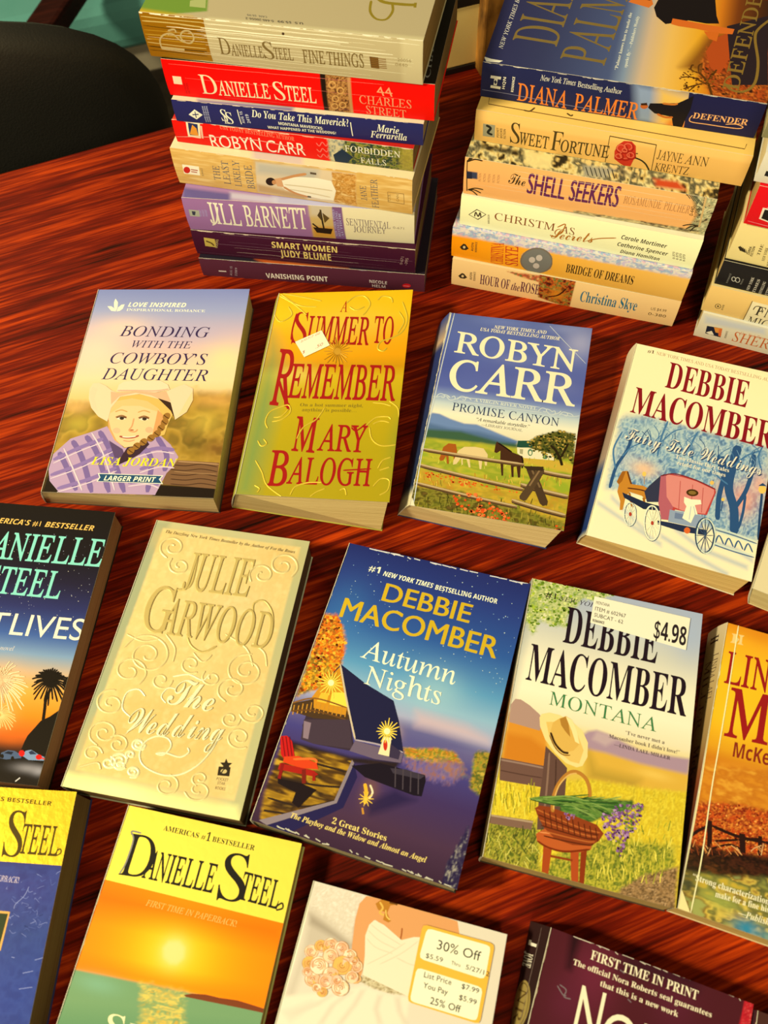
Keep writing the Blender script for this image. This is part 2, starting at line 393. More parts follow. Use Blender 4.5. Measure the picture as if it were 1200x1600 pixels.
def sheet(name, W, H, fmap, ops, base, cell, parent, mats, th=0.3, cuts=0, sheet_mat=0, paper='#e6d8b4', depth=0.4, grid=True):
    """printed sheet: fmap(X, Y, h) gives the local point in mm of sheet point X,Y at height h"""
    nx, ny = (max(2, int(W / cell)), max(2, int(H / cell))) if grid else (1, 1)
    gx, gy = np.linspace(0, W, nx + 1), np.linspace(0, H, ny + 1)
    X, Y = np.meshgrid(gx, gy, indexing='ij')
    C = paint(X, Y, W, H, ops, base).reshape(-1, 3)
    V = [fmap(X.ravel(), Y.ravel(), np.zeros(X.size))]
    I = np.arange(X.size).reshape(nx + 1, ny + 1)
    F = np.stack([I[:-1, :-1], I[1:, :-1], I[1:, 1:], I[:-1, 1:]], -1).reshape(-1, 4)[:, ::-1]
    faces = F.tolist(); cols = [C[F].reshape(-1, 3)]; mi = [sheet_mat] * len(faces); sm = [False] * len(faces); nv = X.size
    ring = list(I[:, 0]) + list(I[-1, 1:]) + list(I[::-1, -1][1:]) + list(I[0, ::-1][1:-1])
    V.append(fmap(X.ravel()[ring], Y.ravel()[ring], np.full(len(ring), -th))); n = len(ring); pc = lin(paper)
    wall = [(ring[i], ring[(i + 1) % n], nv + (i + 1) % n, nv + i) for i in range(n)]
    faces += wall + [tuple(range(nv, nv + n))[::-1]]; cols.append(np.tile(pc, (4 * n + n, 1))); mi += [0] * (n + 1); sm += [False] * (n + 1); nv += n
    items = []; boxes = []
    for op in ops:
        if op[0] in ('cracks', 'wear'): op = (*op, W, H)
        for v, f, col, fl, smo in shapes(op):
            xs = [p[0] for p in v]; ys = [p[1] for p in v]; bb = (min(xs), max(xs), min(ys), max(ys))
            lay = 1 + max([l for b, l in boxes if b[0] < bb[1] and bb[0] < b[1] and b[2] < bb[3] and bb[2] < b[3]], default=0)
            boxes.append((bb, lay)); items.append((v, f, col, fl, smo, lay, bb))
    top = max([i[5] for i in items], default=1); step = min(0.014, depth / top)
    for v, f, col, fl, smo, lay, bb in items:
        out = bb[0] < 0 or bb[1] > W or bb[2] < 0 or bb[3] > H
        fv, ff = [], []
        if out or cuts:
            lines = [H * i / cuts for i in range(cuts + 1)] if cuts else [0, H]
            for face in f:
                p = [tuple(v[i]) for i in face]
                if out:
                    p = clip_axis(p, 0, 0, W)
                    if not p: continue
                ys = [q[1] for q in p]
                for a, b in zip(lines[:-1], lines[1:]):
                    if max(ys) <= a or min(ys) >= b: continue
                    q = clip_axis(p, 1, a, b)
                    if q: ff.append(list(range(len(fv), len(fv) + len(q)))); fv += q
        else: fv, ff = v, f
        if not ff: continue
        A = np.array(fv, float)
        V.append(fmap(A[:, 0], A[:, 1], A[:, 2] + lay * step)); m = {'f': 1, 'F': 2}.get(next((c for c in fl if c in 'fF'), ''), sheet_mat); c = lin(col)
        for q in ff: faces.append([int(i) + nv for i in q])
        cols.append(np.tile(c, (sum(len(q) for q in ff), 1))); mi += [m] * len(ff); sm += [smo] * len(ff); nv += len(fv)
    V = np.concatenate(V) / 1000.0
    me = bpy.data.meshes.new(name); me.from_pydata(V.tolist(), [], faces)
    cc = np.concatenate(cols); at = me.color_attributes.new('Col', 'FLOAT_COLOR', 'CORNER')
    at.data.foreach_set('color', np.concatenate([cc, np.ones((len(cc), 1))], 1).astype(np.float32).ravel())
    me.polygons.foreach_set('material_index', mi); me.polygons.foreach_set('use_smooth', sm); me.update()
    return link(name, me, mats, parent)

def paperback(label, group, loc, rz, top, bot, size, spine_col, edge_col, satin, front, spine, stickers=()):
    """front cover, spine, back cover and page block around eight corner points (mm, local): head-spine, head-fore, tail-fore, tail-spine"""
    root = thing('paperback_book', label, 'book', [c / 1000 for c in loc], rz, group)
    W, H, t = size; Tq = np.array(top, float); Bq = np.array(bot, float)
    def quad(Q, u, v): return ((1 - u) * (1 - v))[:, None] * Q[0] + (u * (1 - v))[:, None] * Q[1] + (u * v)[:, None] * Q[2] + ((1 - u) * v)[:, None] * Q[3]
    up = np.array([0, 0, 1.0])
    DEP = 0.4
    def fcover(X, Y, h): return quad(Tq, np.asarray(X) / W, np.asarray(Y) / H) + (np.asarray(h) - DEP)[:, None] * up
    ax = Tq[3] - Tq[0]; out = np.cross(ax, up); out /= np.linalg.norm(out)
    if out @ (Tq[1] - Tq[0]) > 0: out = -out
    bul = min(1.3, t * 0.045)
    def fspine(X, Y, h):
        u = np.asarray(X) / H; s = np.asarray(Y) / t
        a = Tq[0] + (Tq[3] - Tq[0]) * u[:, None]; b = Bq[0] + (Bq[3] - Bq[0]) * u[:, None]
        p = a + (b - a) * s[:, None]
        return p + ((np.asarray(h) + 0.05 + bul * 4 * s * (1 - s)) )[:, None] * out
    mats = [M_SATIN if satin else M_PRINT, M_FOIL, M_PALEFOIL]
    stack = 'stack' in group
    cv = sheet('front_cover', W, H, fcover, front, spine_col, 1.0 if stack else 0.62, root, mats, th=0.3, grid=len(front) > 1 or not stack)
    sheet('spine', H, t, fspine, spine, spine_col, 0.6 if stack else 1.0, root, [M_PRINT, M_FOIL, M_PALEFOIL], th=0.3, cuts=26, depth=0.3)
    def slab(name, z0, z1, u0, u1, v0, v1, mat):
        vs = []
        for zz in (z0, z1):
            k = zz / t; Q = Bq + (Tq - Bq) * k
            U = np.array([u0 / W, 1 - u1 / W, 1 - u1 / W, u0 / W]); Vv = np.array([v0 / H, v0 / H, 1 - v1 / H, 1 - v1 / H]); vs += quad(Q, U, Vv).tolist()
        f = [(0, 1, 2, 3), (7, 6, 5, 4), (0, 4, 5, 1), (1, 5, 6, 2), (2, 6, 7, 3), (3, 7, 4, 0)]
        return link(name, mesh(name, [[c / 1000 for c in p] for p in vs], f), mat, root)
    slab('page_block', 0.32, t - DEP - 0.32, 0.3, 0.9, 0.7, 0.7, page_mat(edge_col))
    slab('back_cover', 0.0, 0.30, 0.2, 0, 0, 0, COVER_PLAIN[spine_col] if spine_col in COVER_PLAIN else COVER_PLAIN.setdefault(spine_col, solid('cover_back', spine_col, 0.45)))
    for part, lab, ops in stickers:
        ol = ops[0][1]; xs = [p[0] for p in ol]; ys = [p[1] for p in ol]
        # the label's own sheet: its outline raised a little above the print
        def fst(X, Y, h): return fcover(X, Y, np.asarray(h) + DEP + 0.02)
        v0 = len(ol); tri = tessellate_polygon([[Vector((x, y, 0)) for x, y in ol]])
        allv, allf, allc = [], [], []
        lay = 0
        for op in ops:
            lay += 1
            for v, f, col, fl, smo in shapes(op):
                A = np.array(v, float); b = sum(len(q) for q in allv); allv.append(fst(A[:, 0], A[:, 1], A[:, 2] + (0.06 if lay == 1 else 0.06 + 0.012 * lay)))
                for q in f: allf.append([int(i) + b for i in q]); allc += [lin(col)] * len(q)
                if lay == 1:      # paper thickness
                    b2 = b + len(v); allv.append(fst(A[:, 0], A[:, 1], np.zeros(len(v))))
                    n = len(v)
                    for i in range(n): allf.append([b + i, b + (i + 1) % n, b2 + (i + 1) % n, b2 + i]); allc += [lin(col)] * 4
        me = bpy.data.meshes.new(part); me.from_pydata((np.concatenate(allv) / 1000).tolist(), [], allf)
        at = me.color_attributes.new('Col', 'FLOAT_COLOR', 'CORNER'); cc = np.array(allc)
        at.data.foreach_set('color', np.concatenate([cc, np.ones((len(cc), 1))], 1).astype(np.float32).ravel()); me.update()
        so = link(part, me, [M_PRINT], root); so['label'] = lab
    return root
COVER_PLAIN = {}

# ------------------------------------------------------------------ the books; numbers are millimetres on each printed sheet
paperback('paperback with a smiling child in a pink cowboy hat on the cover',
    'paperbacks laid out face up on the table', (-162.24,384.33,0), -0.1067,
    [(-52.98,84.69,24.5),(62.86,87.83,24.5),(61.07,-92.88,24.5),(-55.6,-91.8,24.5)],
    [(-59.87,89.3,0),(62.07,89.3,0),(60.29,-91.41,0),(-62.49,-87.19,0)], (116.28,178.62,24.5), '#3a2b22', '#e2c080', False,
    front=[('gv',[(0,'#7f88bb'),(0.12,'#9a9fc4'),(0.24,'#ccb0b8'),(0.36,'#e4bca8'),(0.47,'#eccf9c'),(0.57,'#e8c078'),(0.67,'#a8843c'),(1.01,'#6b4a20')]),
     ('se',27.5,37,24.3,11.3,'#f2cfb0',0.7),
     ('se',11,60.4,23.8,23.8,'#fcd2b4',0.75),
     ('se',107.9,66.3,20.1,17,'#f5dc98',0.75),
     ('se',74.4,42.1,31.9,9.6,'#a8a4c4',0.5),
     ('se',51.9,73.9,34,9.3,'#f0d8a8',0.6),
     ('sp',[(-0.7,110.2),(20.9,105.6),(94.3,95),(121.8,96.1),(123.3,179.8),(-0.7,179.1)],'#9a742c',3.75,0.95),
     ('nz',[(-2.8,110.3),(21.4,108.1),(94.6,96.6),(121.8,96.1),(123.3,179.8),(-0.7,179.1)],['#7a6422','#b08a2c','#cfa440','#66561e','#8f6a26'],13.52,9.01,0.55,1,3),
     ('se',8.1,110,10.5,6,'#dba860',0.8),
     ('se',106.2,101.3,20.8,6.7,'#d9a050',0.7),
     ('se',12.5,123,11.8,8.9,'#c8b040',0.6),
     ('se',100.9,119,13.1,11.6,'#d8b848',0.5),
     ('se',98.6,137.8,12.8,8.5,'#5a4a18',0.6),
     ('se',112.2,140.4,11.3,8.5,'#7a4a20',0.6),
     ('sp',[(-0.6,179.9),(1,148.7),(12.7,152.9),(16.4,179.9)],'#20160f',1.94,1),
     ('sp',[(75.2,169.4),(116.7,170),(116.9,180),(75.7,178.9)],'#1f150f',1.1,1),
     ('p',[(80.5,162.5),(87.5,150.6),(115.8,151.6),(116.7,171.7),(80.5,169.6)],'#7a5638',''),
     ('s',[(82.9,154.2),(93.5,154.8),(103.7,153.2),(115,154.9)],0.7,'#4a3020',''),
     ('s',[(83.6,158),(94.1,158.5),(104.3,156.9),(115.6,158.6)],0.69,'#4a3020',''),
     ('s',[(84.2,161.7),(94.7,162.2),(104.9,160.6),(116.1,162.2)],0.69,'#4a3020',''),
     ('s',[(84.9,165.3),(95.3,165.8),(105.5,164.3),(116.7,165.9)],0.69,'#4a3020',''),
     ('s',[(85.5,169),(96,169.5),(106,167.9),(117.2,169.5)],0.68,'#4a3020',''),
     ('s',[(87.7,151.5),(100.9,152.1),(115.7,152.9)],1.12,'#a88058',''),
     ('s',[(86.4,159.4),(100.9,160.3),(115.2,160.5)],0.83,'#96704a',''),
     ('p',[(0.7,161),(1,148.7),(10,135.8),(25.9,128.7),(33.2,124.8),(40.7,134.9),(49,142.4),(58.9,139),(70.6,130.1),(80.1,138.3),(87.3,148),(85.6,154.9),(81.5,161),(76.8,177.8),(12.2,178.6),(3.6,170)],'#b796b4',''),
     ('s',[(4.6,147),(12.8,159),(23.4,176.6)],3.68,'#7a6298',''),
     ('s',[(11.7,137.3),(21.6,151.1),(34.1,177.7)],3.7,'#7a6298',''),
     ('s',[(20.2,133.1),(31.4,147.6),(45.7,177.2)],3.71,'#7a6298',''),
     ('s',[(28.7,128.9),(40.3,145.8),(55.9,176.8)],3.71,'#7a6298',''),
     ('s',[(60.5,140.5),(69.2,150.9),(71.3,176.1)],3.66,'#7a6298',''),
     ('s',[(69.7,132.4),(78.8,146.1),(79.9,159.6)],3.68,'#7a6298',''),
     ('s',[(2.1,153.3),(17.2,143.4),(32.7,135.1)],2.88,'#8b70a6',''),
     ('s',[(2.8,156),(17.8,146.2),(33.3,137.9)],0.86,'#dcc4d0',''),
     ('s',[(3.1,165.5),(22.6,155.6),(41,142.7)],2.83,'#8b70a6',''),
     ('s',[(3.8,168.2),(23.2,158.3),(41.6,145.4)],0.85,'#dcc4d0',''),
     ('s',[(10.2,175.7),(30.5,167.4),(46.8,157.8)],2.79,'#8b70a6',''),
     ('s',[(10.8,178.4),(31.1,170.1),(47.4,160.5)],0.83,'#dcc4d0',''),
     ('s',[(57.8,146.8),(71.4,141.7),(83.5,142.8)],2.85,'#8b70a6',''),
     ('s',[(58.3,149.5),(71.9,144.4),(84,145.6)],0.85,'#dcc4d0',''),
     ('s',[(62.8,158.7),(74.9,153.8),(85.5,154.1)],2.8,'#8b70a6',''),
     ('s',[(63.3,161.4),(75.4,156.5),(86,156.8)],0.84,'#dcc4d0',''),
     ('s',[(57,169.4),(69.7,167.4),(77.9,170)],2.76,'#8b70a6',''),
     ('s',[(57.6,172),(70.2,170),(78.4,172.6)],0.83,'#dcc4d0',''),
     ('s',[(7.2,143.8),(16.7,158.9),(27.3,176.5)],0.99,'#ddc8d2',''),
     ('s',[(23.7,130.6),(35.4,147.5),(49.2,175.6)],1,'#ddc8d2',''),
     ('p',[(37.1,136.6),(47.8,143.2),(52.1,151.5),(43.9,150.3)],'#5a4468',''),
     ('p',[(48.7,147.8),(51.3,140.8),(62,134.2),(65.5,138.8),(60.4,146.7),(54.7,151.4),(46.5,156.3)],'#3a2430',''),
     ('p',[(30.3,114.4),(31,104.6),(38.6,98.1),(56.3,97.1),(70.9,102),(77.7,113.2),(75.7,121.3),(74.7,130.7),(66.7,134.1),(54,113.8),(37.1,111)],'#dcb25c',''),
     ('p',[(31,111.1),(35.6,103.6),(46,100.9),(57.4,103.1),(66,108.7),(71.5,116.6),(69.2,126.2),(65.3,133.8),(57.2,140.3),(49.1,141.8),(40.1,135.2),(34.6,126.4)],'#efc48c',''),
     ('p',[(35.6,103.6),(46,100.9),(57.4,103.1),(66,108.7),(67.3,112.2),(52.8,107.3),(40.5,107.6),(33,114.3),(31.4,111.1)],'#e6bb78',''),
     ('p',[(66.3,110.3),(72,115.8),(70.1,126.2),(66.1,133.5),(66.3,121.5)],'#d99a5c',''),
     ('p',[(32,116),(36.4,127.1),(42.4,136.4),(48.1,141.4),(41,136.4),(34.8,127.1)],'#dca064',''),
     ('e',42,118.1,3.24,-0.08,0.26,1.28,0,'#f4dcbc',''),
     ('e',42.3,118.1,1.62,-0.04,0.26,1.28,0,'#33281f',''),
     ('s',[(38.4,117.9),(41.7,116.7),(45.5,117.9)],0.74,'#5a3820',''),
     ('s',[(37.7,117.3),(41.5,115.7),(45.6,117.2)],0.89,'#8a5a30',''),
     ('s',[(36.5,112.8),(40.5,111.1),(45.2,112.6)],0.89,'#c99a58',''),
     ('e',58,118.2,3.23,-0.08,0.25,1.28,0,'#f4dcbc',''),
     ('e',58.3,118.2,1.62,-0.04,0.24,1.28,0,'#33281f',''),
     ('s',[(54.4,118),(57.7,116.8),(61.5,118)],0.74,'#5a3820',''),
     ('s',[(53.8,117.4),(57.5,115.8),(61.6,117.3)],0.88,'#8a5a30',''),
     ('s',[(52.6,112.9),(56.6,111.2),(61.3,112.7)],0.89,'#c99a58',''),
     ('s',[(50.8,117.9),(50.7,124.3),(49.4,128),(53.6,129),(55.2,126.9)],1.02,'#d69a66',''),
     ('e',51.3,127.6,1.34,-0.04,0.13,0.63,0,'#b87048',''),
     ('s',[(43.7,132.9),(48.6,134),(53.8,133.5),(57,131.9)],1.44,'#a8503c',''),
     ('s',[(45.7,133.2),(49.8,133.5),(55,132.6)],0.72,'#f5e6d0',''),
     ('s',[(47,136.3),(51.1,136.8),(54.9,135.7)],0.72,'#d08a60',''),
     ('e',40.7,128.3,2.68,-0.08,0.49,2.37,0,'#f0b488',''),
     ('e',63.3,127.1,2.67,-0.08,0.48,2.51,0,'#ecae80',''),
     ('e',73.4,115.7,1.86,-2.32,1.85,2.04,0,'#9a6a2c',''),
     ('s',[(71.2,114.5),(73.5,116.4),(75.3,117.3)],0.73,'#5a3814',''),
     ('e',72.9,120.5,1.85,-2.3,1.84,2.02,0,'#9a6a2c',''),
     ('s',[(70.8,119.3),(73,121.2),(74.8,122.1)],0.73,'#5a3814',''),
     ('e',71.3,125.3,1.84,-2.29,1.84,2,0,'#9a6a2c',''),
     ('s',[(69.2,124.1),(71.4,126),(73.2,126.9)],0.73,'#5a3814',''),
     ('e',69.3,130.1,1.83,-2.28,1.83,1.99,0,'#9a6a2c',''),
     ('s',[(67.2,128.9),(69.4,130.7),(71.1,131.6)],0.72,'#5a3814',''),
     ('e',65.7,133.8,1.82,-2.27,1.84,1.97,0,'#9a6a2c',''),
     ('s',[(63.6,132.6),(65.8,134.4),(67.6,135.3)],0.72,'#5a3814',''),
     ('e',61.2,137.1,1.81,-2.26,1.84,1.97,0,'#9a6a2c',''),
     ('s',[(59.1,135.9),(61.3,137.7),(63.1,138.6)],0.72,'#5a3814',''),
     ('e',57.2,140.6,1.8,-2.25,1.84,1.95,0,'#9a6a2c',''),
     ('s',[(55.1,139.4),(57.4,141.2),(59.1,142.1)],0.71,'#5a3814',''),
     ('e',54,144.6,1.79,-2.24,1.84,1.94,0,'#9a6a2c',''),
     ('s',[(51.9,143.4),(54.2,145.2),(55.9,146)],0.71,'#5a3814',''),
     ('p',[(15.2,101.6),(14,93.2),(15.5,88.5),(19.8,88),(25.2,90.5),(30.3,94.6),(34.8,96.5),(47.7,95.3),(61.5,95.6),(69.5,94.5),(75.2,91.2),(81.5,88),(88.1,91.8),(89.7,101.6),(86.9,111.7),(79.9,118.3),(75.3,110.1),(65.3,101.3),(50.8,97.2),(37.5,99.8),(33,109.4),(32.7,121.1),(25.4,117),(18.8,109.8)],'#eacba2',''),
     ('p',[(29.7,95.4),(34.8,96.5),(47.7,95.3),(61.5,95.6),(69.5,94.5),(74,102.8),(71.2,103.7),(59.2,98.2),(47.8,96.2),(36.8,99.5),(32.3,106.5)],'#dfae84',''),
     ('p',[(64.5,100.5),(74.2,103.9),(79.8,118),(75.5,110.9)],'#3a2418',''),
     ('p',[(33.9,95.5),(34.3,89.5),(37.6,86.5),(45.7,85.6),(55.5,85.7),(63.7,85.3),(69.6,88.8),(71.8,93.1),(61.5,95.6),(47.6,94.9)],'#ecd0a8',''),
     ('p',[(14.8,96.6),(16.1,91.5),(19.5,93.1),(19.3,101.5),(24.1,112.9),(19.3,109.8)],'#eec8a0',''),
     ('p',[(88.3,93.5),(89.7,101.6),(87,111.4),(81.4,115.5),(84.8,103.4)],'#f0c890',''),
     ('s',[(34.4,94.5),(47.5,94.3),(61.3,94.3),(70.8,92.5)],1.06,'#d8a888',''),
     ('p',[(15.1,9),(17.8,12.8),(18.4,18.1),(17.9,21.1),(15.8,17.5),(14.7,12.8)],'#f7f3ea',''),
     ('p',[(10.5,16.6),(13.4,16.6),(16.5,18.9),(18,21.5),(14.4,21.1)],'#f7f3ea',''),
     ('p',[(18.5,21.5),(18.9,17.7),(21,15.1),(23.3,14.7),(22.7,18.9),(20.8,21.1)],'#f7f3ea',''),
     ('t','LOVE INSPIRED','sbi',26.1,16.98,70.27,17.58,0,-4.18,'#f7f3ea',''),
     ('t','INSPIRATIONAL ROMANCE','b',25.77,21.1,85.57,22.38,0,-2.35,'#ece8e8',''),
     ('t','BONDING','i',25.17,45.13,91.89,46.12,0,-9.58,'#33244e',''),
     ('t','WITH THE','i',36.58,55.58,80.63,56.23,0,-6.35,'#33244e',''),
     ('t','COWBOY’S','i',23.32,70.3,94.07,70.75,0,-9.75,'#33244e',''),
     ('t','DAUGHTER','i',20.21,84.64,96.6,85.03,0,-9.87,'#33244e',''),
     ('t','LISA JORDAN','bi',28.4,156.18,87.38,155.88,0,-6.19,'#ecd92a',''),
     ('p',[(35.5,169.3),(36.7,166),(35,162.8),(79.9,162.9),(78.2,165.9),(80.7,169.5)],'#f0e6d0',''),
     ('p',[(36.3,169),(37.5,166),(36,163.3),(78.8,163.4),(77.2,165.9),(79.6,168.9)],'#1f4a6b',''),
     ('t','LARGER PRINT','sbi',40.1,168.26,75.14,168.22,0,-3.76,'#f7f3ea','')],
    spine=[])
paperback('gold and green paperback with a crooked white sticker on its red title',
    'paperbacks laid out face up on the table', (-38.65,364.95,0), -0.1642,
    [(-42.95,83.21,29.5),(56.12,94.82,29.5),(57.26,-85.63,29.5),(-43.74,-88.55,29.5)],
    [(-51.36,88.05,0),(51.18,88.05,0),(52.33,-92.4,0),(-52.15,-83.7,0)], (100.4,176.11,29.5), '#a8a040', '#dcbc78', True,
    front=[('gv',[(-0.01,'#ffc40c'),(0.13,'#ffcc18'),(0.24,'#fcb40c'),(0.33,'#fcac08'),(0.39,'#dc9c0c'),(0.44,'#e0bc1c'),(0.55,'#d0b014'),(0.78,'#c0a814'),(1.01,'#bca418')]),
     ('sp',[(0.9,37.1),(10.8,57.3),(14.4,111.1),(11.1,176.3),(-0.7,177.1),(-1.5,111.5)],'#6a9a58',8.28,0.75),
     ('se',100.9,136.3,7.1,35.5,'#8a9a30',0.5),
     ('se',57,31.9,35.4,16.3,'#f0cc50',0.6),
     ('se',23.9,76.6,15.7,9.2,'#ecd068',0.6),
     ('s',[(-0.1,1.7),(12.4,10.3),(24,21.8)],1.27,'#e0c038','e'),
     ('s',[(1.7,0.9),(16.4,12),(30.2,14.1)],1.27,'#e0c038','e'),
     ('s',[(3.4,0.2),(24.1,5.8),(33.1,8.6)],1.28,'#e0c038','e'),
     ('s',[(-0.8,19.6),(5.4,27.7),(13,21.6),(9.2,13.4)],1.26,'#e0c038','e'),
     ('s',[(52,11.5),(57.4,5.4),(64.7,4.8),(69.8,12.1),(67.7,19.8),(65.6,22.9)],1.25,'#e0c038','e'),
     ('s',[(65.9,15.1),(60.1,18.1),(54.9,14.8)],1.24,'#e0c038','e'),
     ('s',[(75,9.1),(78.3,5.3),(84.7,7.1),(86.4,11.8)],1.25,'#e0c038','e'),
     ('s',[(93.7,11.3),(98.7,26.7),(96.2,38.6),(88.4,44.5),(81.6,47.4),(79.8,53.2),(83.6,55.9),(86.3,53.3)],1.19,'#e0c038','e'),
     ('s',[(92.1,20.5),(96.6,29.7),(92.8,40.1)],1.21,'#e0c038','e'),
     ('s',[(12.4,122.9),(9.8,117.4),(11.3,109.7),(16.9,105.4),(23.4,103.1),(25.6,109.4),(20.8,115.1),(14.3,117.3)],1.14,'#e0c038','e'),
     ('s',[(14.9,113.8),(20.3,112.3),(24,106.6)],1.13,'#e0c038','e'),
     ('s',[(48.9,104.7),(44.5,114.4),(36.5,121.4),(33.4,131)],1.11,'#e0c038','e'),
     ('s',[(81.4,120.1),(84.1,129.2),(90.7,134.1),(100.5,133.1)],1.07,'#e0c038','e'),
     ('s',[(79,118.8),(85,112),(92.8,111.1),(95.2,113.1)],1.1,'#e0c038','e'),
     ('s',[(83.3,117.4),(88.6,114.6),(94.4,115.7)],1.1,'#e0c038','e'),
     ('s',[(7.4,133.3),(10.4,137.5),(13.8,135.5),(11.1,131.8)],1.1,'#e0c038','e'),
     ('s',[(8.6,149.3),(14.5,158.2),(19.5,168.2),(30.6,176.3)],1.06,'#e0c038','e'),
     ('s',[(11.4,168.7),(15.1,171),(14,174.2)],1.05,'#e0c038','e'),
     ('s',[(35.8,174.8),(38.1,168.4),(45.2,164.8),(54.8,163.9)],1.05,'#e0c038','e'),
     ('s',[(48.8,175.2),(52.6,171.3),(57.6,168.5)],1.04,'#e0c038','e'),
     ('s',[(88.6,165.5),(93.3,159.2),(98.8,160.1),(98.5,167.4),(93.5,171.3)],1.03,'#e0c038','e'),
     ('s',[(90.4,151.9),(93,145.5),(98.2,142.7)],1.05,'#e0c038','e'),
     ('s',[(91.6,153),(97.8,150.3)],1.05,'#e0c038','e'),
     ('s',[(67.4,169.2),(70.5,167.8),(72.2,172.6)],1.03,'#e0c038','e'),
     ('s',[(92.6,98.4),(98.8,103.6),(100.7,111.6)],1.11,'#e0c038','e'),
     ('s',[(81.4,99.9),(88.3,100.5),(94.2,102.4)],1.12,'#e0c038','e'),
     ('rays',51.1,56,11.28,0.07,1.85,14.11,0.23,1,22,0.93,'#c08a1c','e',0,6.28,0.35,0,1),
     ('e',51.1,56,2.85,0.02,0.43,3.27,0,'#d9a02c','e'),
     ('t','A','r',48.11,19.47,53.64,19.78,0,-10.52,'#b01414',''),
     ('t','S','r',15.99,48.48,26.83,48.89,0,-29.21,'#b01414',''),
     ('t','UMMER','rb',26.69,47.98,72.6,50.37,0,-25.19,'#b01414',''),
     ('t','TO','rb',75.09,48.17,89.51,49.49,0,-24.15,'#b01414',''),
     ('s',[(16.4,20.1),(15.6,34.2),(16.1,45.1)],1.24,'#b01414',''),
     ('t','R','rb',9.75,102.44,24.17,104.11,0,-49.14,'#b01414',''),
     ('s',[(12.9,81.1),(18.8,95.4),(24.3,107.3)],1.92,'#b01414',''),
     ('t','EMEMBER','rb',21.24,96.54,96.26,98.02,0,-29.52,'#b01414',''),
     ('t','On a hot summer night,','b',31.37,103.96,75,103.86,0,-2.72,'#8a7420',''),
     ('t','anything is possible…','b',33.37,108.09,70.94,108.03,0,-2.71,'#8a7420',''),
     ('t','M','rb',30.94,140.11,46.69,141.29,0,-27.84,'#b01414',''),
     ('t','ARY','rb',48.08,139.4,80.24,139.64,0,-20.9,'#b01414',''),
     ('s',[(69.1,120.4),(72.7,123),(78.8,117)],1.09,'#b01414',''),
     ('t','B','rb',18.44,168.25,31.49,168.01,0,-27.7,'#b01414',''),
     ('t','ALOGH','rb',31.71,165.97,86.36,164.93,0,-20.34,'#b01414',''),
     ('s',[(67.7,154.2),(76.3,153.2),(86,152.1)],1.05,'#b01414','')],
    spine=[],
    stickers=[('price_sticker','crooked white price sticker',[('p',[(19.4,47.4),(37.1,36.9),(45,50.7),(28.1,61.4)],'#f3ecc4',''),
     ('t','.50','n',35.07,53.8,39.9,50.83,0,-2.96,'#c06a50',''),
     ('t','2/07/7 00','n',23.41,48.4,36.41,40.46,0,-1.95,'#cc8a70',''),
     ('t','$','n',26.35,58.4,27.88,57.51,0,-2.66,'#c06a50','')])])
